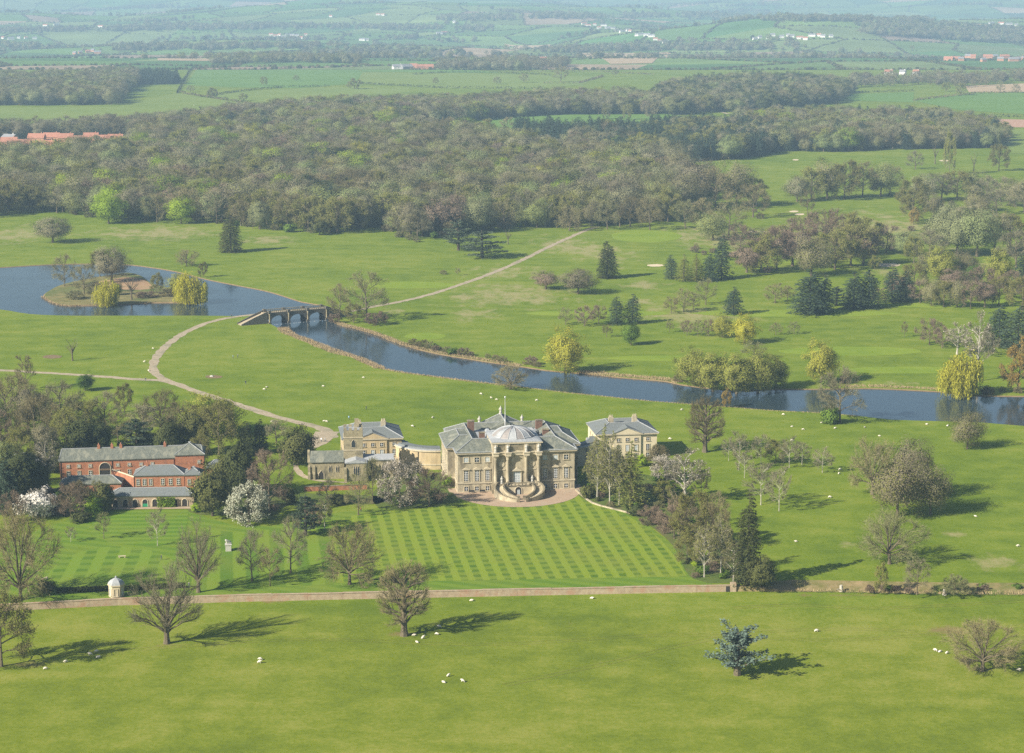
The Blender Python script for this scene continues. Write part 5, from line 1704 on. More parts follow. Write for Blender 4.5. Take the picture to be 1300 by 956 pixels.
# spandrel wall built in vertical strips round each arch
def arch_z(u):
    """soffit height at distance u along the bridge"""
    k = u / span
    f = (k - math.floor(k)) * span - span / 2
    r_ = span / 2 - 1.0
    if abs(f) >= r_:
        return None
    return 1.2 + 3.0 * math.sqrt(max(0, 1 - (f / r_) ** 2))
M = 84
for side, y0, y1 in (('face', 0.0, 0.7), ('far', bw - 0.7, bw)):
    mb = MB()
    for k in range(M):
        u0, u1 = span * na * k / M, span * na * (k + 1) / M
        a0, a1 = arch_z(u0), arch_z(u1)
        b0, b1 = (-1.6 if a0 is None else a0), (-1.6 if a1 is None else a1)
        mb.add([(u0, y0, b0), (u1, y0, b1), (u1, y0, DK), (u0, y0, DK), (u0, y1, b0), (u1, y1, b1), (u1, y1, DK), (u0, y1, DK)],
               [(0, 1, 2, 3), (7, 6, 5, 4), (0, 4, 5, 1), (3, 2, 6, 7)] + ([(0, 3, 7, 4)] if k == 0 else []) + ([(1, 5, 6, 2)] if k == M - 1 else []))
    mb.build('spandrel_wall', 'stone_shaded', br)  # shade on the face comes from this darkened stone colour
vt = MB()
for k in range(M):
    u0, u1 = span * na * k / M, span * na * (k + 1) / M
    a0, a1 = arch_z(u0 + 1e-6), arch_z(u1 - 1e-6)
    if a0 is None or a1 is None:
        continue
    vt.add([(u0, 0.69, a0 + 0.01), (u1, 0.69, a1 + 0.01), (u1, bw - 0.69, a1 + 0.01), (u0, bw - 0.69, a0 + 0.01), (u0, 0.69, a0 + 0.3), (u1, 0.69, a1 + 0.3), (u1, bw - 0.69, a1 + 0.3), (u0, bw - 0.69, a0 + 0.3)],
           [(3, 2, 1, 0), (4, 5, 6, 7)])
vt.build('arch_vault', 'stone_shaded', br)
MB().box(-2, span * na + 2, 0.72, bw - 0.72, DK - 0.35, DK - 0.02).build('deck', 'path_gravel', br)
for i in range(na + 1):
    u = i * span
    p = MB().box(u - 0.75, u + 0.75, -1.1, bw + 1.1, -1.8, 1.0).build('cutwater', 'stone_shaded', br)
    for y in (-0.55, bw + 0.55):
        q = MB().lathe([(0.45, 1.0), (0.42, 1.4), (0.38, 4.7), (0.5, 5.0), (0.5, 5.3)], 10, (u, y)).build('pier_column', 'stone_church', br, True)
    MB().box(u - 0.7, u + 0.7, -1.0, 0.9, DK + 0.002, DK + 1.35).build('parapet_pier', 'stone_shaded', br)
    MB().box(u - 0.7, u + 0.7, bw - 0.9, bw + 1.0, DK + 0.002, DK + 1.35).build('parapet_pier', 'stone_shaded', br)
    if i < na:
        for y in (0.1, bw - 0.5):
            MB().box(u + 0.71, u + span - 0.71, y, y + 0.4, DK + 0.003, DK + 0.25).build('parapet_plinth', 'stone_shaded', br)
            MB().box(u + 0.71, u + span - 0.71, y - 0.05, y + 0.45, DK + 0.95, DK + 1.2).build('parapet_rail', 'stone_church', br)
            bb = MB()
            n_ = 9
            for k in range(n_):
                x = u + 1.2 + (span - 2.4) * k / (n_ - 1)
                bb.lathe([(0.12, DK + 0.25), (0.2, DK + 0.5), (0.1, DK + 0.8), (0.15, DK + 0.95)], 6, (x, y + 0.2))
            bb.build('balustrade', 'stone_dark', br)
# ramps up to the deck with their wing walls
for s, L_ in ((-1, 14.0), (1, 16.0)):
    x0 = -0.8 if s < 0 else span * na + 0.8
    x1 = x0 + s * L_
    q = [(x0, -0.5), (x1, 0.45), (x1, 0.5), (x0, DK - 0.06)]
    if s > 0:
        q = [(x1, 0.45), (x0, -0.5), (x0, DK - 0.06), (x1, 0.5)]
    q = [(x0, -0.6), (x0, DK - 0.03), (x1, 0.56), (x1, -0.6)]
    if s < 0:
        q.reverse()
    MB().extrude_y(q[::-1], 0.8, bw - 0.8).build('ramp', 'path_gravel', br)
    for y0 in (0.1, bw - 0.5):
        q = [(x0, -0.6), (x0, DK + 1.0), (x0 + s * L_ * 0.5, DK * 0.5 + 1.2), (x1, 1.1), (x1, -0.6)]
        MB().extrude_y(q if s < 0 else q[::-1], y0, y0 + 0.45).build('wing_wall', 'stone_shaded', br)
# weir under the arches with foam
wr = empty('weir', BA, bdir, 'small stone weir with white water under the bridge arches', 'weir')
MB().box(0.8, span * na - 0.8, -2.6, -1.2, -1.2, 0.12).build('sill', 'stone_dark', wr)
fo = []
for k in range(26):
    x = 1.0 + (span * na - 2.0) * (k + random.random()) / 26
    fo.append([(x, -2.7, 0.16), (x + random.uniform(0.2, 0.6), -2.7 - random.uniform(0.2, 0.9), 0.02), (x - random.uniform(0.2, 0.5), -2.7 - random.uniform(0.2, 0.9), 0.02)])
fm = MB()
for q in fo:
    fm.add(q + [(q[0][0], q[0][1] + 0.3, 0.25)], [(0, 2, 1), (0, 1, 3), (0, 3, 2), (1, 2, 3)])
fm.build('foam', 'white_paint', wr)
# path over the bridge end
tag(ribbon('path', [G(318, 400), G(327, 399.2)], 4.8, 0.06, 'path_gravel'), kind='structure')

# ================================================================== TREES ONE BY ONE
T = tree
# --- lower meadow
T('upright', 212, 817, 102, 90, 'big bare tree with tall fanned limbs on the lower meadow, long shadow to its right', z=LOW, rz=0.4)
T('bushy', 513, 807, 96, 66, 'dense bare tree with a bristly trunk on the meadow below the striped lawn', z=LOW)
T('olive', 2, 846, 92, 84, 'budding tree cut off by the left picture edge on the lower meadow', z=LOW, variant=0, tint=0.1)
T('oak', 27, 768, 122, 92, 'tall bare tree at the left end of the garden wall', z=LOW, variant=1)
T('blue', 936, 857, 62, 74, 'young blue-green cedar with ragged open branches on the lower meadow', z=LOW, rz=1.0)
T('oak', 1247, 852, 66, 96, 'wide bare oak at the lower right corner of the meadow', z=LOW, variant=0)
# --- right-hand park near the house
T('oak', 1129, 716, 66, 88, 'spreading bare oak above the ditch on the right, one side hanging low', variant=1)
T('grey', 1164, 754, 46, 36, 'grey bushy bare tree standing on the ditch bank below the spreading oak', variant=0)
T('olive', 1118, 750, 36, 20, 'thin budding sapling on the ditch bank left of the grey bushy tree', variant=1)
T('bush', 1213, 752, 22, 34, 'faint bare shrub on the ditch bank beside a pale stump')
T('oak', 1107, 628, 72, 64, 'leftmost bare oak of the park clump right of the house, trunk in view', variant=1)
T('dome', 1139, 656, 84, 78, 'broad brown-green front tree of the park clump right of the house', variant=1, tint=0.06)
T('dome', 1181, 653, 68, 58, 'rightmost tree of the park clump, yellowish buds and visible trunk', variant=1, tint=0.2)
T('dome', 1156, 634, 78, 60, 'grey-brown tree at the back of the park clump right of the house', variant=0, tint=0.1)
T('dome', 1228, 570, 48, 50, 'round olive-green tree alone on the grass near the right edge', variant=1, tint=0.15)
T('grey', 1066, 537, 72, 62, 'bare riverside tree with ivy on the near bank, dark limbs', variant=0)
T('shrub', 1054, 538, 22, 26, 'ivy-green bush at the foot of the riverside tree on the near bank', variant=0)
T('bushy', 895, 574, 72, 48, 'dense dark bare tree on the grass between the right pavilion and the river', tint=0.0)
T('gold', 922, 517, 24, 14, 'small orange-leaved sapling on the near river bank', variant=1)
T('oak', 648, 494, 31, 46, 'bare oak on the near river bank above the house roof', variant=0)
for px, py, h, w, l in ((938, 597, 50, 30, 'tall pale young tree at the back left of the grove right of the pavilion'), (945, 607, 34, 24, 'short young tree just in front of the tallest at the grove back'),
                        (966, 590, 40, 28, 'young bare tree in the middle of the back row of the grove'), (1002, 594, 40, 32, 'young olive-tinged tree at the back right of the grove'),
                        (966, 641, 54, 44, 'wide pale young tree at the front left of the grove'), (989, 649, 58, 34, 'tall thin young tree at the front right of the grove'),
                        (1044, 600, 32, 30, 'small bare tree alone between grove and park clump'), (1018, 590, 30, 26, 'small twiggy tree at the right rear of the grove'), (925, 585, 30, 22, 'slim sapling left of the grove')):
    T('young', px, py, h, w, l, 'young trees right of the pavilion', variant=0)
T('olive', 985, 588, 30, 34, 'low budding tree in the rear of the grove right of the pavilion', tint=0.6)
# --- shrubbery right of the house
T('birch', 758, 636, 78, 34, 'white-stemmed birch nearest the house corner', variant=0)
T('birch', 774, 640, 88, 34, 'tall white-stemmed birch, middle one of three beside the house')
T('birch', 786, 641, 72, 34, 'leaning pale birch, right one of three beside the house')
T('larch', 767, 628, 88, 34, 'tall light green larch behind the birches beside the house')
T('larch', 801, 642, 80, 44, 'wide feathery green larch right of the birches', tint=0.2)
T('shrub', 747, 632, 16, 20, 'low dark shrub at the house corner below the birches', variant=1)
T('lime', 815, 591, 15, 18, 'bright yellow-green bush below the right pavilion')
T('bush', 836, 592, 28, 32, 'bare brown bush at the right corner of the pavilion', variant=0)
T('pink', 845, 610, 32, 40, 'greyish pink blossom bush left of the pale-barked tree')
T('poplar', 870, 638, 68, 56, 'pale-barked spreading tree in the middle of the right shrubbery')
T('young', 890, 634, 40, 26, 'thin olive young tree behind the right shrubbery', variant=1)
T('dead', 858, 650, 30, 50, 'broken pale dead trunk with sideways limb in the right shrubbery')
T('copper', 856, 684, 46, 46, 'reddish bare shrub tree at the lawn edge of the right shrubbery')
T('olive', 884, 694, 72, 60, 'big olive budding tree in the right shrubbery beside the lawn', variant=1, tint=0.2)
T('bare', 905, 700, 62, 44, 'brown bare tree behind the white birch at the lawn corner')
T('birch', 894, 733, 66, 30, 'white birch at the lower right corner of the striped lawn')
T('birch', 915, 728, 76, 28, 'second white birch just left of the dark conifer')
T('spire', 949, 742, 112, 38, 'tall dark conifer at the right end of the garden wall', tint=0.3)
T('yew', 966, 746, 40, 40, 'dark evergreen at the foot of the tall conifer', variant=1)
T('birch', 931, 738, 52, 30, 'slim pale birch beside the doorway end of the garden wall')
for px, py, h, w, l in ((826, 664, 20, 34, 'grey-green shrub at the lawn edge below the dead trunk'), (808, 655, 14, 22, 'small shrub by the end of the stone edging'), (842, 672, 18, 26, 'dark low shrub at the lawn edge beside the reddish one')):
    T('bush' if px > 820 else 'shrub', px, py, h, w, l)
for px, py, h, w, k, l in ((842, 640, 30, 34, 'olive', 'low olive bush tree above the dead trunk'), (868, 668, 40, 40, 'bare', 'brown bare tree between the reddish shrub and the olive tree'),
                           (912, 668, 44, 34, 'bare', 'bare tree at the back of the right shrubbery near the conifer'), (872, 716, 34, 34, 'olive', 'low olive thicket at the right edge of the striped lawn'), (900, 715, 40, 36, 'bare', 'twiggy bare tree between the two white birches')):
    T(k, px, py, h, w, l)
# --- lawn trees, left half
T('young', 132, 684, 34, 22, 'small bare tree on the terrace lawn below the orangery, left one', variant=1)
T('young', 200, 693, 48, 30, 'slender pale tree on the terrace lawn below the orangery, right one', variant=0)
T('upright', 252, 752, 92, 58, 'tall bare tree on the lawn just above the garden wall')
T('grey', 320, 738, 66, 40, 'thin bare tree on the lawn right of the tall one', variant=0)
T('young', 343, 744, 48, 28, 'small bare tree above the garden wall between two thin ones', variant=1)
T('grey', 369, 728, 72, 44, 'slim bare tree on the banded lawn right of the thin one', variant=1)
T('oak', 444, 742, 76, 84, 'bare oak with pale crooked trunk at the left edge of the striped lawn', variant=1)
T('cedar', 388, 680, 50, 34, 'small dark green cedar on the banded lawn below the church', variant=1)
T('young', 90, 688, 20, 16, 'tiny sapling on the left lawn near the white magnolia', variant=0)
T('white', 48, 656, 37, 50, 'white flowering magnolia at the left below the stables')
T('cream', 316, 663, 48, 56, 'cream white blossom tree on the lawn between stables and church')
T('pink', 508, 643, 60, 56, 'greyish pink blossom tree beside the house corner')
T('copper', 545, 643, 48, 60, 'dark brown bare bushy tree against the left end of the forecourt', tint=0.0)
T('lime', 569, 618, 18, 16, 'yellow-green bush against the house corner')
T('yew', 378, 590, 48, 50, 'round dark yew beside the path left of the church', variant=0)
T('yew', 270, 655, 66, 52, 'big dark yew at the right end of the orangery', variant=1)
T('yew', 306, 632, 78, 46, 'tall dark yew behind the cream blossom tree', variant=1, tint=0.1)
T('yew', 290, 628, 56, 50, 'broad dark yew between the stables and the tall yew', variant=0)
T('copper', 342, 651, 80, 60, 'tall reddish-brown bare tree left of the churchyard')
T('spire', 330, 575, 42, 22, 'pointed dark conifer behind the stables, right one of a pair', tint=0.0)
T('spire', 313, 578, 42, 26, 'pointed dark conifer behind the stables, left one of a pair', tint=0.0)
T('grey', 351, 562, 30, 36, 'grey bare bush tree beside the drive left of the round yew')
T('grey', 416, 641, 34, 28, 'small bare tree before the church nave')
T('bare', 455, 654, 52, 36, 'bare tree on the lawn in front of the church transept')
T('young', 473, 640, 60, 24, 'thin tall tree right of the church transept', variant=1)
T('shrub', 430, 640, 12, 30, 'dark shrub at the churchyard wall', variant=1)
T('shrub', 368, 640, 22, 20, 'dark shrub at the left end of the churchyard wall', variant=1)
T('bush', 400, 668, 30, 22, 'bare shrub beside the small cedar')
T('birch', 412, 672, 40, 22, 'thin pale tree just right of the small cedar')
# --- behind and around the stables
T('gold', 272, 552, 54, 80, 'pale yellow-green spreading tree behind the stables beside the drive', variant=0, tint=0.2)
T('olive', 278, 578, 68, 52, 'olive green tree right behind the stable pavilion', variant=0, tint=0.2)
T('yew', 104, 586, 62, 44, 'dark evergreen behind the left part of the stable roof', variant=1, tint=0.1)
T('yew', 128, 584, 54, 34, 'dark evergreen behind the middle of the stable roof', variant=1, tint=0.0)
T('cedar', 174, 580, 48, 48, 'flat-topped cedar behind the stable roof, right of the evergreens', variant=0)
T('yew', 214, 582, 52, 38, 'dark evergreen behind the right half of the stable roof', variant=0, tint=0.2)
T('yew', 246, 576, 62, 36, 'tall dark evergreen behind the stable pavilion', variant=1)
T('oak', 205, 546, 52, 58, 'bare oak on the grass above the stables', variant=0)
T('grey', 134, 546, 50, 46, 'pale bare tree on the grass above the left stables', variant=0)
T('olive', 158, 524, 38, 26, 'upright oval tree beside the drive junction', variant=1, tint=0.0)
T('green', 108, 496, 24, 24, 'round dark green tree just below the drive at the left', variant=0, tint=0.0)
T('young', 33, 496, 46, 26, 'tall thin tree beside the drive near the left edge', variant=1)
T('poplar', 60, 626, 76, 36, 'tall pale bare poplar in front of the left end of the stables')
T('larch', 42, 612, 34, 18, 'small pale conifer left of the tall poplar')
for px, py, h, w, k, l in ((8, 548, 72, 66, 'bare', 'large bare tree in the wood at the left edge below the drive'), (45, 566, 64, 56, 'bare', 'bare tree in the left wood, second from the picture edge'), (78, 548, 66, 60, 'grey', 'grey bare tree in the left wood nearest the round green one'),
                           (85, 580, 62, 44, 'olive', 'olive budding tree rising behind the left end of the stables'), (24, 600, 56, 46, 'olive', 'olive tree in the left wood above the outbuilding'), (-8, 585, 66, 50, 'copper', 'brown tree cut by the left edge beside the outbuilding'),
                           (28, 632, 66, 50, 'yew', 'dark yew below the outbuilding at the left'), (48, 628, 52, 36, 'yew', 'dark evergreen directly left of the poplar trunk'), (8, 652, 66, 36, 'pine', 'dark conifer at the left edge above the magnolia'),
                           (16, 664, 40, 36, 'copper', 'brown bare bush tree left of the magnolia'), (90, 658, 44, 42, 'copper', 'brown bare tree between magnolia and orangery'), (75, 600, 40, 40, 'yew', 'dark green tree hiding the left stable corner'),
                           (60, 545, 50, 50, 'bare', 'bare tree in the left wood between two larger ones'), (25, 520, 46, 50, 'bare', 'bare tree at the upper edge of the left wood'), (110, 552, 44, 44, 'olive', 'faint olive tree above the left stable roof'),
                           (-20, 640, 60, 60, 'yew', 'evergreen cut by the left picture edge'), (185, 575, 30, 30, 'yew', 'low evergreen under the flat-topped cedar'), (255, 592, 40, 30, 'olive', 'olive tree beside the right end of the stable roof')):
    T(k, px, py, h, w, l, variant=None)
for px, py, h, w, k, l in ((116, 654, 24, 34, 'lime', 'bright green shrub left of the orangery'), (134, 648, 34, 28, 'shrub', 'dark green shrub at the left end of the orangery'), (104, 662, 12, 30, 'shrub', 'low green shrub bed below the brown tree'),
                           (60, 750, 12, 28, 'shrub', 'dark clipped bush at the left end of the garden wall hedge'), (250, 650, 14, 16, 'lime', 'small yellow-green bush at the orangery end'), (98, 640, 30, 34, 'bush', 'bare shrub against the low outbuilding'), (125, 636, 26, 28, 'bush', 'bare shrub between outbuilding and orangery')):
    T(k, px, py, h, w, l, variant=1 if k == 'shrub' else None)
for px, py, h, w, k, l in ((18, 582, 58, 44, 'bare', 'bare tree in the left wood just above the outbuilding roof'), (58, 592, 54, 40, 'dome', 'dense brown tree between the outbuilding and the stables'), (4, 620, 60, 44, 'dome', 'dense brown tree at the left edge below the outbuilding'), (72, 568, 56, 44, 'bare', 'bare tree behind the poplar in the left wood'),
                           (96, 552, 52, 44, 'bare', 'bare tree above the first dark evergreen behind the stables'), (36, 548, 58, 50, 'dome', 'dense brown tree in the middle of the left wood'), (150, 566, 44, 40, 'bare', 'bare tree between the dark evergreens and the cedar'), (182, 556, 44, 44, 'grey', 'grey bare tree behind the flat-topped cedar'),
                           (232, 560, 50, 44, 'bare', 'bare tree between the two right evergreens behind the stables'), (-15, 560, 60, 60, 'dome', 'dense brown tree cut by the left edge below the drive')):
    T(k, px, py, h, w, l, variant=0)
hg = empty('clipped_hedge', (0, 0, 0), 0, 'dark clipped hedge above the garden wall beside the summerhouse', 'hedge')
Q = []
for a, b in (((72, 753), (140, 750)), ((157, 750), (235, 746))):
    A, B = G(*a), G(*b)
    n_ = 2600
    s_ = RNG.uniform(0, 1, n_)[:, None]
    Q.append(np.array(A)[None] * (1 - s_) + np.array(B)[None] * s_ + np.stack([RNG.uniform(-0.5, 0.5, n_), RNG.uniform(-0.7, 0.7, n_), RNG.uniform(0, 1.5, n_)], axis=1))
link('foliage', tri_mesh('hedge_leaves', [(leaves(np.concatenate(Q), 0.34), 'leaf_yew')]), hg)
# --- lake, island and bridge
T('willow', 136, 388, 32, 34, 'yellow weeping willow at the front of the lake island', variant=0, tint=0.8)
T('willow', 241, 385, 38, 42, 'large yellow weeping willow at the right end of the lake island', variant=0, tint=0.9)
T('gold', 226, 374, 27, 30, 'yellow-green willow behind the large one on the island', variant=0)
T('bare', 82, 364, 42, 30, 'bare tree at the left end of the lake island')
T('bare', 107, 374, 40, 34, 'bare tree on the island second from the left')
T('dome', 142, 358, 46, 50, 'widest bare tree on the island', variant=0, tint=0.3)
T('olive', 127, 352, 34, 26, 'olive tree behind the widest bare tree of the island', tint=0.0)
T('dead', 167, 381, 34, 22, 'forked dead tree in the middle of the island', variant=1)
T('olive', 199, 372, 26, 20, 'small olive tree on the island between dead tree and willows')
T('green', 148, 375, 18, 16, 'small green bush tree behind the front willow', tint=0.0)
T('bush', 122, 374, 14, 24, 'low brown bush on the island behind the front willow', variant=0)
T('bush', 95, 380, 12, 26, 'low brown bush at the island left end')
T('bush', 215, 376, 10, 28, 'low brown bush at the foot of the island willows')
T('bush', 185, 378, 8, 30, 'low dark scrub beside the dead island tree')
T('oak', 237, 338, 22, 30, 'bare oak on the far lake shore above the willows')
T('olive', 258, 352, 20, 14, 'small round tree at the lake edge behind the island', tint=0.0)
T('dome', 67, 308, 33, 54, 'broad low bare tree alone beyond the lake at the left', variant=0, tint=0.4)
T('spire', 293, 320, 48, 30, 'dark columnar conifer on the grass beyond the lake')
T('bright', 138, 284, 40, 44, 'bright green leafing tree at the wood edge, left one', variant=0, tint=0.5)
T('bright', 230, 284, 36, 36, 'vivid lime-green leafing tree at the wood edge, right one', variant=0, tint=1.0)
T('yew', 406, 298, 20, 22, 'small dark evergreen at the wood edge left of the cedars')
T('dead', 92, 458, 30, 18, 'small dying tree on the meadow below the lake', variant=1)
T('cedar', 582, 318, 38, 42, 'dark spreading cedar on the meadow, left one of two', variant=0)
T('cedar', 612, 327, 34, 58, 'wide dark cedar on the meadow, right one of two', variant=0)
T('dead', 645, 310, 20, 12, 'small dead stump tree right of the cedars')
T('bare', 466, 407, 64, 56, 'large bare tree at the right end of the bridge')
T('bare', 431, 404, 44, 34, 'bare tree directly at the right bridge end')
T('olive', 449, 409, 22, 30, 'olive shrub tree below the large tree by the bridge')
T('bush', 478, 412, 16, 32, 'bare bush on the bank right of the bridge')
T('bush', 425, 410, 12, 18, 'bare bush at the bridge abutment')
# --- beyond the river
T('gold', 718, 473, 58, 54, 'golden yellow willow on the far river bank', variant=0, tint=0.8)
T('green', 801, 438, 32, 25, 'fresh green round tree on the golf course before the pines', tint=0.8)
T('pine', 783, 412, 35, 24, 'dark pine pair on the golf course, left one')
T('pine', 803, 411, 37, 24, 'dark pine pair on the golf course, right one')
T('spire', 771, 353, 46, 28, 'dark columnar evergreen beside the tan rough grass')
T('pine', 931, 399, 34, 26, 'single dark conifer on the golf course right of bare trees')
T('gold', 945, 436, 38, 38, 'golden willow on the golf course, larger one', variant=0, tint=1.0)
T('gold', 917, 428, 30, 30, 'pale golden willow left of the larger one', variant=0, tint=0.3)
T('gold', 1043, 486, 56, 46, 'yellow-green willow on the far bank right of the thicket', variant=0, tint=0.5)
T('willow', 1218, 502, 54, 56, 'rounded golden willow at the far water edge near the right border', variant=0, tint=0.7)
T('poplar', 1241, 484, 88, 40, 'tall pale bare poplar behind the golden willow at the right')
T('poplar', 1215, 450, 40, 36, 'pale spreading bare tree left of the tall poplar')
T('gold', 1292, 498, 70, 40, 'orange-brown tree at the right border by the water', variant=1, tint=0.0)
for px, py, h, w, l in ((880, 488, 46, 50, 'olive willow at the left end of the far bank thicket'), (905, 496, 50, 56, 'olive willow thicket tree, second from the left on the far bank'), (935, 499, 52, 54, 'olive willow in the middle of the far bank thicket'), (962, 497, 54, 50, 'olive willow right of the thicket middle'), (985, 492, 42, 36, 'low olive willow at the right end of the thicket')):
    T('gold', px, py, h, w, l, 'willow thicket on the far river bank', variant=0, tint=0.0)
T('olive', 895, 497, 30, 20, 'dark ivy-green tree inside the far bank thicket', tint=0.0)
T('green', 918, 498, 28, 16, 'narrow dark green tree inside the far bank thicket', tint=0.0)
for px, py, h, w, k, l in ((1028, 399, 56, 50, 'pine', 'largest dark conifer on the golf course'), (1046, 396, 46, 28, 'pine', 'dark conifer touching the largest one'), (1084, 392, 46, 36, 'pine', 'dark conifer of the middle pair, left'), (1103, 391, 48, 34, 'pine', 'dark conifer of the middle pair, right'),
                           (1132, 384, 46, 26, 'pine', 'dark slim conifer, left of the right pair'), (1150, 383, 38, 26, 'pine', 'dark slim conifer, right of the right pair'), (1062, 388, 24, 22, 'cedar', 'small dark evergreen between the conifer pairs'),
                           (1268, 440, 52, 40, 'pine', 'dark conifer near the right border'), (1292, 445, 56, 44, 'pine', 'dark conifer cut by the right border'), (852, 354, 30, 20, 'pine', 'left conifer of the row on the golf course'), (868, 357, 34, 24, 'larch', 'light green larch in the conifer row'),
                           (884, 357, 34, 26, 'larch', 'second light green larch in the conifer row'), (900, 357, 34, 24, 'pine', 'fourth conifer in the row on the golf course'), (916, 354, 54, 28, 'pine', 'tallest dark conifer at the right end of the row'), (1298, 372, 50, 30, 'pine', 'dark conifer at the right border above the fairway')):
    T(k, px, py, h, w, l, 'conifers on the golf course')
for px, py, h, w, k, l in ((852, 398, 22, 20, 'bare', 'small bare tree at the left of the golf course row'), (868, 396, 30, 28, 'bare', 'bare tree second in the golf course row'), (880, 394, 24, 20, 'bare', 'bare tree third in the golf course row'), (896, 387, 34, 28, 'bare', 'largest bare tree at the right of the golf course row'),
                           (984, 385, 26, 30, 'bare', 'round bare tree left of the dark conifers'), (1000, 382, 20, 20, 'bare', 'small bare tree close left of the dark conifers'), (1115, 385, 20, 22, 'bare', 'brown bare tree behind the conifer pairs'), (693, 367, 24, 38, 'dome', 'bare thicket left of the brown one on the rough grass'),
                           (734, 373, 32, 54, 'dome', 'broad brown bare thicket on the rough grass'), (718, 412, 22, 20, 'bare', 'pinkish bare tree left of the pines'), (742, 414, 26, 26, 'copper', 'pinkish brown bare tree close to the pines'), (760, 411, 24, 22, 'copper', 'pinkish brown bare tree touching the pines'),
                           (872, 426, 20, 16, 'copper', 'brown sapling left of the golden willows'), (886, 427, 22, 16, 'bare', 'brown sapling second left of the golden willows'), (900, 427, 22, 16, 'copper', 'brown sapling right next to the pale golden willow'), (770, 428, 16, 16, 'young', 'faint young tree left of the fresh green tree'),
                           (850, 422, 16, 12, 'young', 'faint young tree right of the fresh green tree'), (985, 425, 16, 18, 'bare', 'small bare bush tree right of the golden willows'), (1008, 424, 16, 18, 'bare', 'small bare bush tree further right of the golden willows'), (957, 455, 22, 34, 'bare', 'brown bush tree behind the far bank thicket'),
                           (1180, 438, 34, 36, 'copper', 'brown bare shrub tree left of the pale spreading one'), (1196, 442, 28, 24, 'copper', 'brown bare tree under the pale spreading one'), (1255, 452, 30, 28, 'grey', 'grey bare tree below the right conifers'), (1148, 428, 20, 10, 'young', 'slim sapling on the fairway')):
    T(k, px, py, h, w, l, 'bare trees on the golf course')
# clumps of bare trees on the golf course and beyond
CL = [('brown bare tree in the copper clump right of the golf course row', 'copper clump on the golf course', 'copper', [(1020, 322, 44, 46), (985, 322, 34, 40), (1125, 322, 34, 36), (948, 346, 36, 34), (966, 346, 44, 40), (986, 343, 52, 44), (1006, 338, 50, 40), (1060, 342, 46, 44), (1080, 338, 50, 46), (1096, 336, 46, 40), (1048, 330, 60, 50), (1075, 322, 48, 50), (1100, 322, 44, 40), (965, 315, 26, 30), (940, 318, 30, 34)]),
      ('grey bare tree in the clump near the right border above the conifers', 'grey clump near the right border', 'grey', [(1180, 330, 36, 36), (1150, 325, 30, 34), (1290, 340, 44, 44), (1195, 322, 50, 40), (1215, 325, 54, 46), (1240, 326, 58, 50), (1262, 322, 50, 44), (1282, 318, 44, 40), (1228, 305, 44, 40), (1205, 300, 40, 36)]),
      ('bare tree in the clump at the wood corner by the golf course', 'clump at the wood corner', 'bare', [(868, 268, 46, 44), (888, 262, 56, 50), (908, 266, 50, 44), (935, 262, 56, 44), (956, 276, 40, 38), (925, 300, 40, 40), (905, 305, 34, 40), (890, 290, 36, 36), (870, 290, 34, 30), (848, 282, 40, 34), (960, 262, 34, 30)]),
      ('bare tree in the middle clump of the upper golf course', 'middle clump of the upper golf course', 'bare', [(1012, 256, 30, 30), (1030, 254, 40, 34), (1050, 252, 46, 40), (1072, 253, 46, 40), (1095, 250, 42, 36), (1118, 249, 40, 36), (1130, 246, 34, 30), (1025, 272, 30, 16)]),
      ('grey-brown tree in the long row on the upper golf course', 'row on the upper golf course', 'grey', [(1240, 268, 30, 34), (1265, 272, 30, 34), (1185, 275, 30, 26), (1245, 285, 34, 30), (1160, 268, 40, 34), (1175, 256, 34, 34), (1195, 254, 32, 34), (1215, 253, 34, 36), (1235, 252, 34, 34), (1252, 255, 30, 30), (1270, 256, 30, 34), (1288, 262, 34, 34), (1300, 270, 40, 36)]),
      ('brown tree in the thicket along the fairway near the right border', 'thicket by the fairway', 'copper', [(1210, 375, 34, 34), (1245, 375, 34, 34), (1140, 378, 28, 30), (1225, 352, 34, 34), (1298, 395, 40, 34), (1168, 385, 28, 26), (1182, 388, 34, 24), (1198, 390, 32, 26), (1215, 390, 34, 26), (1232, 392, 34, 24), (1250, 390, 32, 26), (1268, 388, 34, 26), (1160, 372, 36, 30), (1285, 380, 34, 30)])]
for lab, grp, k, pts in CL:
    for i, (px, py, h, w) in enumerate(sorted(pts)):
        kk, vv = random.choice([(k, None), (k, None), ('dome', 2 if k == 'copper' else 0), ('dome', 1), ('olive', None)])
        T(kk, px, py, h * 1.08, w * 1.25, lab + place(i, len(pts)), grp, variant=vv)
T('dome', 1030, 350, 50, 56, 'big round olive tree in front of the copper clump', variant=1, tint=0.3)
T('olive', 1158, 282, 42, 36, 'olive tree among the grey trees of the upper golf course', variant=1, tint=0.2)
T('olive', 1110, 342, 18, 18, 'small round olive bush tree right of the copper clump', variant=1)
T('gold', 1195, 356, 44, 44, 'pale yellow willow above the fairway thicket', variant=0, tint=0.1)
T('gold', 1268, 366, 50, 42, 'pale yellow willow near the right border above the thicket', variant=0, tint=0.1)
T('green', 1235, 362, 30, 24, 'dark green tree between the two pale willows', tint=0.3)
T('olive', 1160, 335, 36, 30, 'faint green tree left of the grey clump', tint=0.9)
T('bush', 1180, 345, 26, 34, 'brown thicket below the grey clump')
T('grey', 1162, 215, 24, 26, 'bare tree on the far pasture before the conifer wood')
T('dead', 1187, 208, 26, 12, 'ivy-clad dead trunk on the far pasture')
T('dead', 1236, 219, 26, 12, 'white dead tree on the far pasture near the right')
T('olive', 1205, 222, 56, 18, 'tall ivy-green tree on the far pasture')
T('olive', 1268, 217, 34, 28, 'round olive tree on the far pasture near the right border', tint=0.0)
T('dead', 960, 262, 26, 20, 'dead tree at the right of the wood corner clump')
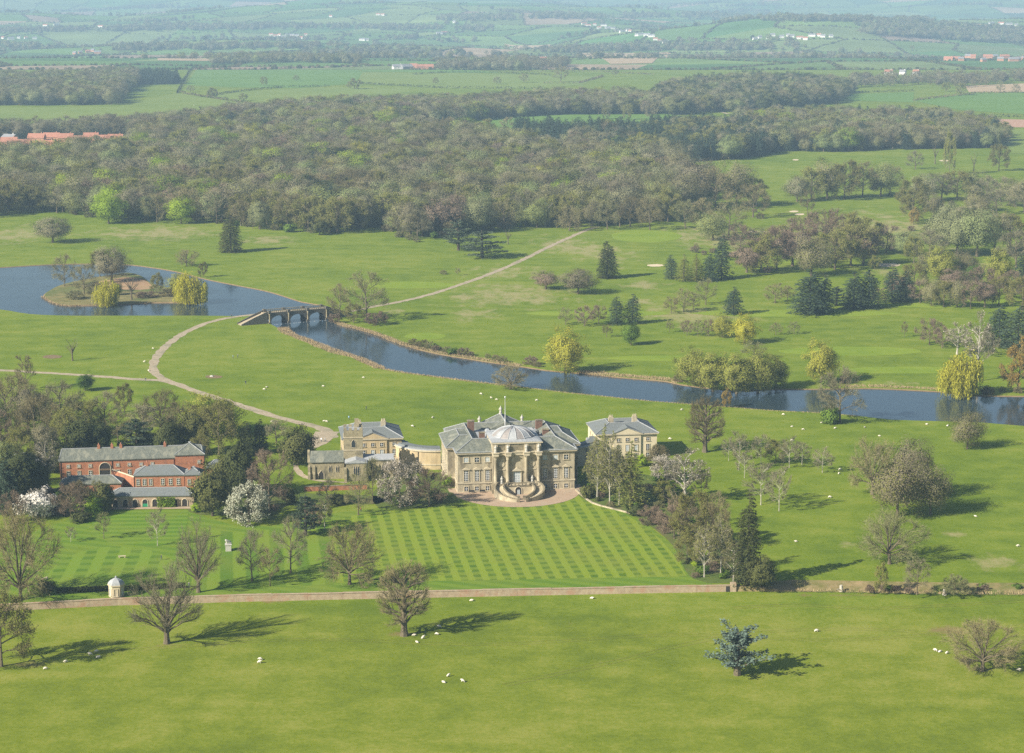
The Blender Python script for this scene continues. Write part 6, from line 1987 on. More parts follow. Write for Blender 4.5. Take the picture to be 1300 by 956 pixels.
T('dead', 855, 280, 24, 16, 'pale dead tree at the wood corner')
T('dead', 692, 287, 34, 26, 'pale stag-headed dead tree at the wood edge above the cedars')
T('dead', 606, 293, 24, 10, 'pale dead trunk behind the cedars at the wood edge')
T('dead', 787, 288, 34, 16, 'dead tree with white limbs at the end of the drive')
T('gold', 1160, 285, 22, 14, 'small yellow tree of the upper golf course', variant=1)
T('oak', 723, 293, 32, 36, 'bare oak beside the drive where it meets the wood', variant=1)
T('bare', 771, 291, 38, 36, 'bare tree right of the drive end')
T('bare', 800, 288, 40, 34, 'bare tree second right of the drive end')
T('bare', 825, 292, 42, 36, 'bare tree third right of the drive end')

# ================================================================== WOODS
def pts_in(poly_px, spacing, z=0.0, rs=None):
    poly = gpoly(poly_px, z)
    xs = [p.x for p in poly]; ys = [p.y for p in poly]
    out = []
    y = min(ys); row = 0
    while y < max(ys):
        x = min(xs) + (row % 2) * spacing / 2
        while x < max(xs):
            p = (x + random.uniform(-0.38, 0.38) * spacing, y + random.uniform(-0.38, 0.38) * spacing)
            if inside(p, poly):
                out.append(p)
            x += spacing
        y += spacing * 0.87
        row += 1
    return out

def scatter(name, label, cat, pts, picks, height, group=None):
    """one woodland mass: points carrying kind, size, turn and tint; the kinds are instanced on them"""
    keys = [k for k, w in picks]
    wts = [w for k, w in picks]
    n = len(pts)
    P = np.array([(p[0], p[1], p[2] if len(p) > 2 else 0.0) for p in pts], dtype=np.float32)
    idx = np.array(random.choices(range(len(keys)), wts, k=n), dtype=np.int32)
    me_ = bpy.data.meshes.new(name)
    me_.vertices.add(n)
    me_.vertices.foreach_set('co', P.ravel())
    def attr(nm, typ, data, f='value'):
        a = me_.attributes.new(nm, typ, 'POINT')
        a.data.foreach_set(f, np.ascontiguousarray(data).ravel())
    attr('sort', 'INT', idx)
    hs = np.array([height * random.uniform(0.58, 1.18) / KIND[keys[i][0]][keys[i][1]]['H'] for i in idx], dtype=np.float32)
    ws = hs * np.array([random.uniform(1.0, 1.4) for _ in idx], dtype=np.float32)
    attr('size', 'FLOAT_VECTOR', np.stack([ws, ws, hs], axis=1).astype(np.float32), 'vector')
    attr('turn', 'FLOAT', RNG.uniform(0, 6.28, n).astype(np.float32))
    attr('tint', 'FLOAT', np.clip(RNG.normal(0.5, 0.36, n), 0, 1).astype(np.float32))
    o = link(name, me_)
    tag(o, label, cat, group, 'stuff')
    ng = bpy.data.node_groups.new(name + '_nodes', 'GeometryNodeTree')
    ng.interface.new_socket('Geometry', in_out='INPUT', socket_type='NodeSocketGeometry')
    ng.interface.new_socket('Geometry', in_out='OUTPUT', socket_type='NodeSocketGeometry')
    gi, go = ng.nodes.new('NodeGroupInput'), ng.nodes.new('NodeGroupOutput')
    def named(nm, typ):
        a = ng.nodes.new('GeometryNodeInputNamedAttribute')
        a.data_type = typ
        a.inputs['Name'].default_value = nm
        return [s for s in a.outputs if s.enabled and s.name == 'Attribute'][0]
    a_sort, a_size, a_turn = named('sort', 'INT'), named('size', 'FLOAT_VECTOR'), named('turn', 'FLOAT')
    cx_ = ng.nodes.new('ShaderNodeCombineXYZ')
    ng.links.new(a_turn, cx_.inputs['Z'])
    jn = ng.nodes.new('GeometryNodeJoinGeometry')
    for i, k in enumerate(keys):
        cmp_ = ng.nodes.new('FunctionNodeCompare')
        cmp_.data_type = 'INT'; cmp_.operation = 'EQUAL'
        ia, ib = [s for s in cmp_.inputs if s.enabled][:2]
        ng.links.new(a_sort, ia)
        ib.default_value = i
        for ob in PROTO[k]:
            oi = ng.nodes.new('GeometryNodeObjectInfo')
            oi.transform_space = 'ORIGINAL'
            oi.inputs['Object'].default_value = ob
            oi.inputs['As Instance'].default_value = True
            ip = ng.nodes.new('GeometryNodeInstanceOnPoints')
            ng.links.new(gi.outputs[0], ip.inputs['Points'])
            ng.links.new(cmp_.outputs[0], ip.inputs['Selection'])
            ng.links.new(oi.outputs['Geometry'], ip.inputs['Instance'])
            ng.links.new(cx_.outputs[0], ip.inputs['Rotation'])
            ng.links.new(a_size, ip.inputs['Scale'])
            ng.links.new(ip.outputs[0], jn.inputs[0])
    ng.links.new(jn.outputs[0], go.inputs[0])
    md = o.modifiers.new('trees', 'NODES')
    md.node_group = ng
    return o

MIX = [(('bare', 0), 2.5), (('bare', 2), 2.5), (('grey', 0), 2), (('grey', 1), 2), (('dome', 0), 6), (('dome', 1), 9), (('olive', 1), 3), (('bright', 1), 1.3), (('bright', 0), 0.35), (('dome', 2), 1.2), (('copper', 0), 0.8), (('yew', 0), 0.9), (('pine', 1), 0.4), (('gold', 0), 0.7)]
CON = [(('pine', 0), 5), (('pine', 1), 5), (('larch', 0), 1.4), (('dome', 0), 1.2), (('olive', 0), 1), (('spire', 0), 0.6)]
for k in [k for k, w in MIX + CON] + [('bush', 0), ('bush', 1), ('dome', 0), ('dome', 1), ('dome', 2), ('bare', 1), ('olive', 0), ('yew', 1), ('shrub', 0), ('shrub', 1), ('lime', 0), ('young', 1)]:
    if k not in PROTO:                                     # make sure one standing tree of each kind exists
        T(k[0], 380 + 37 * len(PROTO) % 200, 262, 24, 24, 'tree standing in the deep of the wood beyond the lake', 'trees deep in the wood', variant=k[1])
FRONT = [(-60, 280), (0, 274), (60, 270), (120, 277), (160, 283), (210, 284), (255, 282), (300, 288), (350, 294), (400, 298), (450, 294), (475, 288), (500, 300), (530, 308), (556, 304), (590, 297), (640, 292), (690, 290), (735, 289), (780, 287), (835, 284), (860, 276)]
W1 = FRONT + [(880, 245), (870, 225), (850, 212), (760, 214), (700, 206), (655, 188), (600, 180), (500, 172), (455, 160), (440, 152), (350, 152), (240, 168), (175, 178), (165, 200), (60, 208), (-60, 208)]
def front_band(depth0, depth1):
    a = [G(p[0], p[1]) for p in FRONT]
    return a
wood = pts_in(W1, 15.5)
wpoly = [G(*p) for p in FRONT]
def front_y(x):
    for a, b in zip(wpoly[:-1], wpoly[1:]):
        if a.x <= x <= b.x:
            return a.y + (b.y - a.y) * (x - a.x) / (b.x - a.x)
    return 0
near, rest = [], []
for p in wood:
    fy = front_y(p[0])
    (near if fy and p[1] < fy + 34 else rest).append(p)
print('front trees', len(near), 'wood', len(rest))
LAB = {'bare': ('brown leafless tree in the front rows of the wood beyond the lake', 'leafless trees at the wood front'), 'grey': ('brown leafless tree in the front rows of the wood beyond the lake', 'leafless trees at the wood front'),
       'olive': ('olive budding tree in the front rows of the wood beyond the lake', 'budding trees at the wood front'), 'dome': ('dense tree', 'dense trees at the wood front'), 'bright': ('fresh green tree in the front rows of the wood beyond the lake', 'green trees at the wood front')}
SECT = [(100, 'left of the leafing pair'), (260, 'around the leafing pair'), (380, 'above the columnar conifer'), (540, 'left of the dark cedars'), (670, 'behind the dark cedars'), (770, 'where the drive meets it'), (2000, 'right of the drive end')]
for p in near:
    k = random.choices(['bare', 'grey', 'olive', 'dome', 'bright'], [3.5, 2.5, 2.2, 4, 0.25])[0]
    sx = 650 + FPX * p[0] / depth_of((p[0], p[1], 0))
    sec = [t for lim, t in SECT if sx < lim][0]
    row = 'front row' if p[1] < front_y(p[0]) + 14 else 'second rank'
    look = {'bare': 'brown leafless tree', 'grey': 'grey leafless tree', 'olive': 'olive budding tree', 'dome': 'dense round-crowned tree', 'bright': 'fresh green tree'}[k]
    h = random.uniform(18, 27)
    if random.random() < 0.12:
        h *= 0.6
    plant(k, (p[0], p[1], 0), h, h * random.uniform(0.85, 1.1), '%s in the %s of the big wood, %s' % (look, row, sec), LAB[k][1])
scatter('woodland', 'mass of leafless and budding trees filling the wood beyond the lake', 'woodland', rest, MIX, 24.5)
edge = []
for a, b in zip(wpoly[:-1], wpoly[1:]):
    for k in range(int((b - a).length / 5)):
        if random.random() < 0.45:
            q = a + (b - a) * random.random()
            edge.append((q.x + random.uniform(-2, 2), q.y + random.uniform(2, 16)))
scatter('undergrowth', 'low brown scrub along the front edge of the wood', 'scrub', edge, [(('bush', 0), 3), (('shrub', 0), 0.6)], 5)
scatter('woodland', 'belt of bare trees between the big wood and the far fields', 'woodland', pts_in([(340, 152), (352, 144), (450, 140), (560, 137), (700, 130), (800, 128), (838, 138), (838, 146), (800, 145), (700, 146), (640, 150), (540, 158), (455, 160)], 13), MIX, 21)
scatter('woodland', 'wood with dark evergreens at the upper right below the hills', 'woodland', pts_in([(820, 140), (838, 120), (880, 110), (950, 106), (1040, 108), (1085, 116), (1065, 130), (990, 140), (900, 143), (850, 147)], 16), MIX[:7] + [(('pine', 0), 6), (('yew', 0), 7), (('yew', 1), 4)], 22)
scatter('conifer_wood', 'dark conifer plantation above the upper golf course', 'woodland', pts_in([(645, 172), (720, 182), (775, 205), (860, 206), (930, 203), (965, 198), (1000, 190), (985, 172), (900, 166), (800, 172), (700, 172)], 10), CON, 21)
scatter('woodland', 'brown wood at the right behind the far pasture', 'woodland', pts_in([(985, 192), (1060, 193), (1140, 190), (1275, 188), (1268, 172), (1200, 158), (1100, 155), (1000, 156), (930, 160), (960, 172)], 12), MIX[:7] + [(('pine', 0), 4), (('pine', 1), 3), (('larch', 0), 2), (('bright', 1), 0.8)], 22)
scatter('woodland', 'brown wood behind the conifer plantation', 'woodland', pts_in([(770, 205), (860, 206), (800, 190), (730, 184), (715, 200), (700, 205), (760, 214)], 11), MIX, 19)
scatter('woodland', 'square bare wood on the far left hillside', 'woodland', pts_in([(-60, 134), (60, 134), (150, 133), (158, 118), (180, 106), (170, 98), (60, 104), (-60, 108)], 15), MIX[:7], 22)
scatter('conifer_wood', 'dark conifer strip at the right end of the far left wood', 'woodland', pts_in([(172, 108), (226, 107), (226, 100), (185, 98)], 13), CON[:2], 20)
scatter('woodland', 'row of bare trees behind the red roofs at the left', 'woodland', pts_in([(-60, 180), (60, 177), (150, 173), (240, 165), (330, 152), (330, 146), (230, 158), (150, 166), (60, 170), (-60, 172)], 13), MIX[:5], 20)
scatter('woodland', 'thin belt of bare trees across the far fields at the left', 'woodland', pts_in([(265, 83), (360, 80), (460, 81), (460, 77), (360, 75), (270, 78)], 22), MIX[:7] + [(('yew', 0), 1)], 19)
scatter('woodland', 'bare copse right of the far farm', 'woodland', pts_in([(555, 89), (650, 90), (720, 88), (720, 83), (640, 80), (560, 83)], 22), MIX[:5], 20)
scatter('woodland', 'bare trees between the far fields at the upper right', 'woodland', pts_in([(1075, 112), (1170, 108), (1225, 112), (1300, 104), (1300, 100), (1200, 103), (1080, 104)], 26), MIX[:5], 20)
# hedges and hedge trees of the middle distance
HG = [([(225, 119), (240, 92), (246, 86)], 'hedge running up the far green field at the left'), ([(246, 88), (300, 85), (360, 83)], 'hedge along the top of the far green field'), ([(262, 123), (300, 117), (360, 111), (420, 110)], 'hedge between the pale and green fields at the left'),
      ([(228, 118), (262, 124), (312, 131)], 'hedge down the slope beside the left far wood'), ([(524, 95), (570, 92), (640, 93), (700, 96)], 'dark hedge below the far farm'), ([(690, 106), (735, 106), (766, 97)], 'hedge across the pale field in the centre distance'),
      ([(640, 92), (750, 91), (830, 95)], 'hedge along the upper edge of the pale field'), ([(1160, 128), (1240, 119), (1320, 117)], 'hedge above the far right green field'), ([(1225, 148), (1320, 149)], 'hedge above the pink field at the right border'), ([(450, 106), (560, 112), (690, 113)], 'hedge below the pale field in the centre distance'),
      ([(0, 100), (100, 97), (160, 98)], 'hedge on the far left fields above the wood'), ([(1075, 118), (1160, 116)], 'short hedge right of the evergreen wood')]
for pp, lab in HG:
    A = [G(*p) for p in pp]
    Q = []
    for a, b in zip(A[:-1], A[1:]):
        L_ = (b - a).length
        n_ = int(L_ * 1.6)
        s_ = RNG.uniform(0, 1, n_)[:, None]
        Q.append(np.array(a)[None] * (1 - s_) + np.array(b)[None] * s_ + np.stack([RNG.normal(size=n_) * 1.0, RNG.normal(size=n_) * 1.0, RNG.uniform(0.2, 3.6, n_)], axis=1))
    tag(link('hedge', tri_mesh('hedge', [(leaves(np.concatenate(Q), 1.7), 'twig_brown' if random.random() < 0.5 else 'leaf_yew')])), lab, 'hedge', 'hedges between the far fields')
for px, py, h, w, l in ((242, 117, 9, 12, 'bare hedgerow tree below the far green field, left one'), (270, 124, 13, 16, 'largest bare hedgerow tree below the far green field'), (309, 128, 10, 12, 'round hedgerow tree below the far green field, right one'), (335, 109, 12, 10, 'bare tree standing in the hedge of the far green field'), (376, 103, 8, 9, 'lone round tree inside the far green field'),
                        (553, 107, 9, 9, 'lone round tree on the pale field in the centre distance'), (631, 107, 10, 12, 'lone tree right of the round one on the centre field'), (665, 105, 12, 14, 'wide lone tree on the centre field'), (712, 104, 22, 22, 'big tree in the hedge at the centre distance'), (781, 97, 11, 10, 'dark tree at the right end of the centre field'),
                        (450, 113, 14, 20, 'bare tree at the top of the wood belt, left one'), (602, 153, 24, 22, 'bare tree on the green strip behind the wood'), (644, 170, 22, 22, 'bare tree on the green strip near the plantation'), (707, 141, 18, 22, 'wide pale tree before the belt on the green strip'), (770, 151, 20, 12, 'tree at the right end of the green strip, left one'), (797, 152, 20, 14, 'tree at the right end of the green strip, middle one'), (825, 152, 20, 14, 'tree at the right end of the green strip, right one'),
                        (1220, 121, 16, 14, 'tall hedge tree at the far right fields, left one'), (1270, 118, 16, 12, 'tall hedge tree at the far right fields, middle one'), (1200, 116, 12, 12, 'small hedge tree at the far right fields'), (1290, 118, 12, 12, 'hedge tree at the far right border')):
    T(random.choice(['bare', 'bare', 'olive']), px, py, h, w, l, 'hedgerow trees in the distance')
# far hedgerows and copses over the hills
far = []
for a, b in HEDGE:
    if random.random() < 0.16:
        continue
    L_ = math.dist(a, b)
    dens = 8 if a[1] < 8000 else 15
    for k in range(int(L_ / dens)):
        t = (k + random.random()) / max(1, int(L_ / dens))
        x, y = a[0] + (b[0] - a[0]) * t + random.gauss(0, 3), a[1] + (b[1] - a[1]) * t + random.gauss(0, 3)
        far.append((x, y, hills(x, y)))
scatter('far_hedgerows', 'network of dark hedgerows over the far hills', 'hedgerows', [p for p in far], [(('bush', 0), 4), (('shrub', 1), 4), (('dome', 0), 0.7), (('olive', 0), 0.3)], 5.0)
cop = []
for k in range(105):
    y = random.uniform(4700, 15500)
    x = random.uniform(-0.30, 0.30) * y
    r_ = random.uniform(40, 190)
    e_ = random.uniform(0.3, 1.0); an = random.uniform(-0.4, 0.4)
    for j in range(int(r_ * r_ * e_ / 220)):
        u, v = random.gauss(0, 0.5) * r_ * 1.6, random.gauss(0, 0.5) * r_ * e_
        X, Y = x + u * math.cos(an) - v * math.sin(an), y + u * math.sin(an) + v * math.cos(an)
        cop.append((X, Y, hills(X, Y)))
for k in range(2600):                                      # long hanger along the right-hand ridge
    t = random.random()
    g = GT(1100 + 230 * t, 38 + 14 * t + random.uniform(-6, 6))
    cop.append((g.x + random.uniform(-40, 40), g.y + random.uniform(-60, 60), hills(g.x, g.y)))
for x0, x1, y0, y1, n_ in ((560, 920, 24, 20, 900), (120, 430, 63, 60, 700), (690, 1010, 66, 61, 700), (0, 330, 40, 36, 600), (880, 1180, 24, 27, 700), (330, 620, 34, 38, 500)):
    for k in range(n_):
        t = random.random()
        if noise.noise(Vector((t * 9 + x0, y0, 0))) < -0.12:
            continue
        g = GT(x0 + (x1 - x0) * t, y0 + (y1 - y0) * t + random.gauss(0, 1.1))
        g2 = (g.x + random.uniform(-30, 30), g.y + random.uniform(-40, 40))
        cop.append((g2[0], g2[1], hills(*g2)))
print('far trees', len(far), len(cop))
scatter('far_copses', 'scattered copses and woods over the far hills', 'woodland', cop, [(('bare', 0), 3), (('dome', 0), 4), (('dome', 1), 2), (('yew', 1), 1.5)], 17)

# ================================================================== REEDS AND BANK SCRUB
def bank(px, w0, w1, h, name, label, dens=7.0, mat='dry_reed', z=-0.15):
    L = smooth_line([G(*p, -0.3) for p in px], 2.0)
    Q = []
    for i, p in enumerate(L[:-1]):
        t = i / len(L)
        w = w0 + (w1 - w0) * t
        n_ = int(5.0 * dens * max(0.6, w / 3))
        d = (L[i + 1] - p).normalized()
        for k in range(n_):
            q = p + Vector((-d.y, d.x)) * random.uniform(-0.5, 0.5) * w * (0.7 + 0.5 * noise.noise(Vector((i * 0.13, 3, 0)))) + d * random.uniform(0, 2)
            Q.append((q.x, q.y, z))
    Q = np.array(Q)
    D = unit(np.array([0, 0, 1.0]) + RNG.normal(size=(len(Q), 3)) * 0.35)
    tri = slivers(Q, D, RNG.uniform(0.5, 1.15, len(Q)) * h, 0.17)
    tag(link(name, tri_mesh(name, [(tri, mat)])), label, 'reeds', 'reeds and rough edges along the water', 'stuff')
bank([(359, 417), (366, 424), (392, 434), (423, 446.5), (448, 453.5), (462, 459), (482, 468)], 8, 7, 1.1, 'reed_bed', 'wide pale dry reed bed on the near bank below the bridge', 14)
bank([(482, 468.5), (515, 474.5), (561, 480.5), (608, 486.5), (654, 491.5)], 3.5, 3.0, 0.9, 'reed_bed', 'narrow dry reed strip on the near bank left of the bank oak', 12)
bank([(654, 491.5), (718, 499.5), (758, 503.5), (823, 510), (875, 514), (928, 518), (980, 522.5), (1042, 525.5), (1089, 529.5)], 2.4, 1.6, 0.7, 'reed_bed', 'thin dry reed strip on the near bank above the house', 10)
bank([(428, 411), (447, 416), (462, 419.5), (483, 426.5), (515, 438.5), (555, 448), (592, 454), (623, 459), (660, 465)], 5, 5, 1.2, 'reed_bed', 'pale dry reeds on the far bank right of the bridge', 12)
bank([(735, 473), (786, 477.5), (845, 482.5), (862, 486)], 9, 9, 1.2, 'reed_bed', 'brownish rough bank between the golden willow and the thicket', 9)
bank([(1075, 492), (1102, 491), (1154, 493), (1192, 495)], 7, 7, 1.0, 'reed_bed', 'rough pale bank left of the rounded golden willow', 8)
bank([(54, 377), (69, 386), (88, 388.5), (127, 387.5)], 3, 3, 0.9, 'reed_bed', 'dry grass edge of the lake island', 9)
bank([(1010, 747), (1060, 748), (1120, 749.5), (1180, 750.5), (1230, 751), (1300, 751)], 1.5, 3.5, 0.9, 'dry_bank', 'tan rough grass bank of the ditch at the right', 5, z=-0.8)
scr = []
for pp in ([(862, 488), (902, 492), (949, 495), (990, 493)], [(1190, 496), (1238, 501), (1300, 502)], [(520, 440), (560, 449), (640, 462), (690, 469)], [(1020, 492), (1075, 491)]):
    L = smooth_line([G(*p) for p in pp], 3.0)
    for p in L:
        if random.random() < 0.5:
            scr.append((p.x + random.uniform(-2, 2), p.y + random.uniform(1, 8)))
scatter('bank_scrub', 'low brown scrub along the far river bank', 'scrub', scr, [(('bush', 0), 3), (('bush', 1), 2), (('shrub', 0), 1)], 3.4)
ro = []
for q, n_ in (((560, 350, 1000, 300), 120), ((850, 330, 1290, 250), 150)):
    for k in range(n_):
        x, y_ = random.uniform(q[0], q[2]), random.uniform(min(q[1], q[3]), max(q[1], q[3]))
        p = G(x, y_)
        if not inside((p.x, p.y), lake):
            ro.append((p.x, p.y))
ro = [p for p in ro if noise.noise(Vector((p[0] / 90, p[1] / 140, 0))) > 0.12]
scatter('rough_scrub', 'scattered small scrub on the rough grass of the golf course', 'scrub', ro, [(('bush', 0), 3), (('bush', 1), 2), (('young', 1), 1)], 4.0)

und = []
for q, sp in (([(738, 622), (760, 640), (800, 652), (850, 690), (880, 738), (938, 740), (960, 736), (925, 680), (880, 640), (850, 612), (800, 604), (750, 610)], 3.6), ([(0, 648), (60, 655), (100, 655), (138, 646), (138, 630), (70, 622), (0, 616)], 3.4), ([(484, 643), (520, 645), (570, 640), (560, 622), (490, 626)], 4.5), ([(245, 650), (290, 655), (345, 658), (372, 640), (290, 622), (248, 628)], 4.0)):
    und += [p for p in pts_in(q, sp) if random.random() < 0.4]
scatter('border_shrubs', 'low mixed shrubs filling the garden borders', 'shrubs', und, [(('bush', 0), 3), (('bush', 1), 2), (('shrub', 0), 2), (('shrub', 1), 0.7), (('lime', 0), 0.8)], 2.0)
dit = []
for k in range(44):
    x = random.uniform(1090, 1300)
    P = G(x, 748 + (x - 985) * 0.008, -0.7)
    if noise.noise(Vector((P.x / 14, 2, 0))) > 0.0:
        dit.append((P.x, P.y + random.uniform(-2.5, 4.5), -0.9))
scatter('ditch_scrub', 'brown tussocks and scrub along the ditch at the right', 'scrub', dit, [(('bush', 0), 2), (('bush', 1), 3), (('shrub', 0), 0.7)], 1.5)

# ================================================================== SHEEP AND PEOPLE
sv = [(0, 0.35, 0.62), (0, 0.0, 0.64), (0, -0.35, 0.64), (0, -0.58, 0.74), (0, -0.78, 0.72), (0.14, -0.36, 0.35), (0.14, -0.36, 0.02), (-0.14, -0.36, 0.35), (-0.14, -0.36, 0.02), (0.14, 0.38, 0.38), (0.14, 0.40, 0.02), (-0.14, 0.38, 0.38), (-0.14, 0.40, 0.02)]
se = [(0, 1), (1, 2), (2, 3), (3, 4), (2, 5), (5, 6), (2, 7), (7, 8), (0, 9), (9, 10), (0, 11), (11, 12)]
srad = [0.30, 0.34, 0.30, 0.15, 0.09, 0.08, 0.05, 0.08, 0.05, 0.09, 0.05, 0.09, 0.05]
SHEEP = skin_mesh('sheep_standing', sv, se, srad, 1)
sg = list(sv); sg[3] = (0, -0.62, 0.50); sg[4] = (0, -0.82, 0.22)
GRAZ = skin_mesh('sheep_grazing', sg, se, srad, 1)
sl = [(v[0] * (1.3 if i > 4 else 1), v[1], v[2] * 0.55 if i < 5 else min(v[2], 0.12)) for i, v in enumerate(sv)]
LYING = skin_mesh('sheep_lying', sl, se, srad, 1)
for q in (SHEEP, GRAZ, LYING):
    q.materials.append(MATS['wool'])
FLOCK = {
    ('white sheep grazing on the lower meadow near the left edge', 'sheep at the left of the lower meadow', LOW): [(57, 850), (84, 841), (124, 835), (122, 828), (115, 832)],
    ('white sheep of the pair on the lower meadow right of the fanned bare tree', 'pair on the lower meadow', LOW): [(331, 838), (329, 842)],
    ('white sheep resting near the bristly bare tree on the lower meadow', 'sheep under the bristly tree', LOW): [(537, 811), (530, 816), (554, 806), (558, 797), (525, 807)],
    ('white sheep standing close below the garden wall', 'sheep below the garden wall', LOW): [(598, 763), (751, 760)],
    ('white sheep at the lower middle of the near meadow', 'sheep at the bottom of the meadow', LOW): [(569, 859), (588, 866), (564, 867)],
    ('white sheep beside the wide oak at the lower right', 'sheep by the wide oak', LOW): [(1188, 827), (1193, 828), (1202, 830), (1278, 832), (1293, 852)],
    ('lone white sheep in the middle of the lower right meadow', 'lone sheep', LOW): [(1036, 802)],
    ('white sheep scattered on the grass right of the house shrubbery', 'sheep on the right park', 0): [(1011, 688), (1053, 632), (1065, 602), (1239, 656), (1293, 694), (1066, 597), (1005, 560)],
    ('white sheep grazing along the near river bank on the right', 'sheep by the river', 0): [(994, 527), (1005, 542), (1020, 546), (1043, 537), (1060, 544), (1098, 543), (1117, 554), (1176, 539), (1203, 541)],
    ('white sheep on the meadow behind the big house', 'sheep behind the house', 0): [(681, 509), (866, 521), (850, 558), (550, 531), (524, 542), (611, 501), (624, 506), (630, 508), (411, 535), (415, 536)],
    ('white sheep on the meadow between drive and river', 'sheep between drive and river', 0): [(339, 492), (335, 495), (410, 491), (461, 480), (194, 443), (183, 460), (189, 471), (345, 536)],
    ('pale sheep on the far green field above the wood', 'sheep on the far field', 0): [(470, 132), (477, 134), (484, 133), (492, 135), (462, 131), (246, 134), (240, 132), (228, 136)],
}
for (lab, grp, z), pts in FLOCK.items():
    for i, (px, py) in enumerate(sorted(pts)):
        P = G(px, py, z)
        o = bpy.data.objects.new('sheep', random.choice([SHEEP, GRAZ, GRAZ, LYING]))
        COL.objects.link(o)
        o.location = P
        o.rotation_euler = (0, 0, random.choice([1.57, -1.57]) + random.uniform(-0.8, 0.8))
        k = random.uniform(0.88, 1.05)
        o.scale = (k, k, k)
        tag(o, lab + place(i, len(pts)), 'sheep', grp if len(pts) > 1 else None)

def person_mesh(name, top, legs, stride=0.22):
    v = [(0, 0, 0.95), (0, 0, 1.2), (0, 0, 1.42), (0, 0, 1.54), (0, -0.02, 1.68), (0.1, 0, 0.88), (0.11, -stride, 0.48), (0.11, -stride * 0.6, 0.06), (0.11, -stride * 0.6 - 0.14, 0.03), (-0.1, 0, 0.88), (-0.11, stride * 0.6, 0.48), (-0.11, stride, 0.07), (-0.11, stride - 0.12, 0.03),
         (0.2, 0, 1.4), (0.25, 0.1, 1.12), (0.25, 0.0, 0.88), (-0.2, 0, 1.4), (-0.25, -0.08, 1.12), (-0.25, -0.2, 0.9)]
    e = [(0, 1), (1, 2), (2, 3), (3, 4), (0, 5), (5, 6), (6, 7), (7, 8), (0, 9), (9, 10), (10, 11), (11, 12), (2, 13), (13, 14), (14, 15), (2, 16), (16, 17), (17, 18)]
    r_ = [0.15, 0.15, 0.16, 0.06, 0.105, 0.1, 0.075, 0.05, 0.045, 0.1, 0.075, 0.05, 0.045, 0.075, 0.055, 0.045, 0.075, 0.055, 0.045]
    me_ = skin_mesh(name, v, e, r_, 1)
    for mn in (top, legs, 'skin', 'hair'):
        me_.materials.append(MATS[mn])
    for p in me_.polygons:
        z = p.center.z
        hand = abs(p.center.x) > 0.19 and z < 0.93
        if z > 1.72 or (z > 1.62 and p.center.y > 0.02):
            p.material_index = 3
        elif z > 1.5 or hand:
            p.material_index = 2
        elif z > 0.93:
            p.material_index = 0
        else:
            p.material_index = 1
    return me_
PM = {c_: person_mesh('person_' + c_, c_, l_) for c_, l_ in (('cloth_navy', 'cloth_grey'), ('cloth_red', 'cloth_navy'), ('cloth_white', 'cloth_navy'), ('cloth_blue', 'cloth_grey'), ('cloth_grey', 'cloth_navy'))}
for px, py, c_, lab in ((443, 533, 'cloth_blue', 'person in pale blue walking on the grass behind the church tower'), (465, 520, 'cloth_navy', 'person in dark clothes walking on the grass above the left pavilion'), (458, 650, 'cloth_red', 'person in a red top on the lawn before the church'),
                        (408, 561, 'cloth_white', 'person in white at the end of the drive, left of two'), (413, 561, 'cloth_white', 'person in white at the end of the drive, right of two'), (370, 592, 'cloth_navy', 'person in dark clothes by the round yew, left of two'), (373, 593, 'cloth_grey', 'person in grey clothes by the round yew, right of two'),
                        (296, 455, 'cloth_blue', 'person on the meadow below the bridge, left of two'), (302, 454, 'cloth_grey', 'person on the meadow below the bridge, right of two'), (312, 488, 'cloth_navy', 'person in dark clothes alone on the meadow above the drive'), (185, 484, 'cloth_navy', 'person walking on the drive near the junction'),
                        (294, 403, 'cloth_grey', 'person on the path at the bridge approach'), (205, 711, 'cloth_navy', 'person sitting-height figure on the round lawn behind the fanned tree'), (240, 746, 'cloth_grey', 'person beside the tall tree above the garden wall')):
    o = bpy.data.objects.new('person', PM[c_])
    COL.objects.link(o)
    o.location = G(px, py, 0.05)
    o.rotation_euler = (0, 0, random.uniform(0, 6.28))
    if px == 205:
        lab = 'person in dark clothes on the round lawn beyond the garden wall'
    tag(o, lab, 'person', 'visitors in the park')

# ================================================================== DISTANT BUILDINGS
surf('wall_white', (0.66, 0.64, 0.60), (0.76, 0.74, 0.70), 0.2, 0.9, 0.2)
surf('wall_brick_far', (0.40, 0.20, 0.13), (0.48, 0.26, 0.17), 0.2, 0.9, 0.2)
surf('roof_grey_far', (0.20, 0.20, 0.21), (0.28, 0.28, 0.29), 0.2, 0.8, 0.3)
HM = {}
def house_parts(w, d, h, r_):
    key = (w, d, h, r_)
    if key not in HM:
        wall = MB().box(-w / 2, w / 2, -d / 2, d / 2, -2, h)
        wall.extrude_x([(-d / 2, h), (d / 2, h), (0, h + r_ * 0.96)], -w / 2 + 0.01, w / 2 - 0.01)
        roof = MB().extrude_x([(-d / 2 - 0.5, h - 0.2), (d / 2 + 0.5, h - 0.2), (0, h + r_ + 0.2)], -w / 2 - 0.4, w / 2 + 0.4)
        ch = MB().box(w * 0.28, w * 0.28 + 0.9, -0.5, 0.5, h + r_ * 0.5, h + r_ + 1.4)
        win = MB().box(-0.6, 0.6, -0.08, 0.05, 0, 1.4)
        HM[key] = (wall.mesh('far_wall'), roof.mesh('far_roof'), ch.mesh('far_chimney'), win.mesh('far_window'))
    return HM[key]
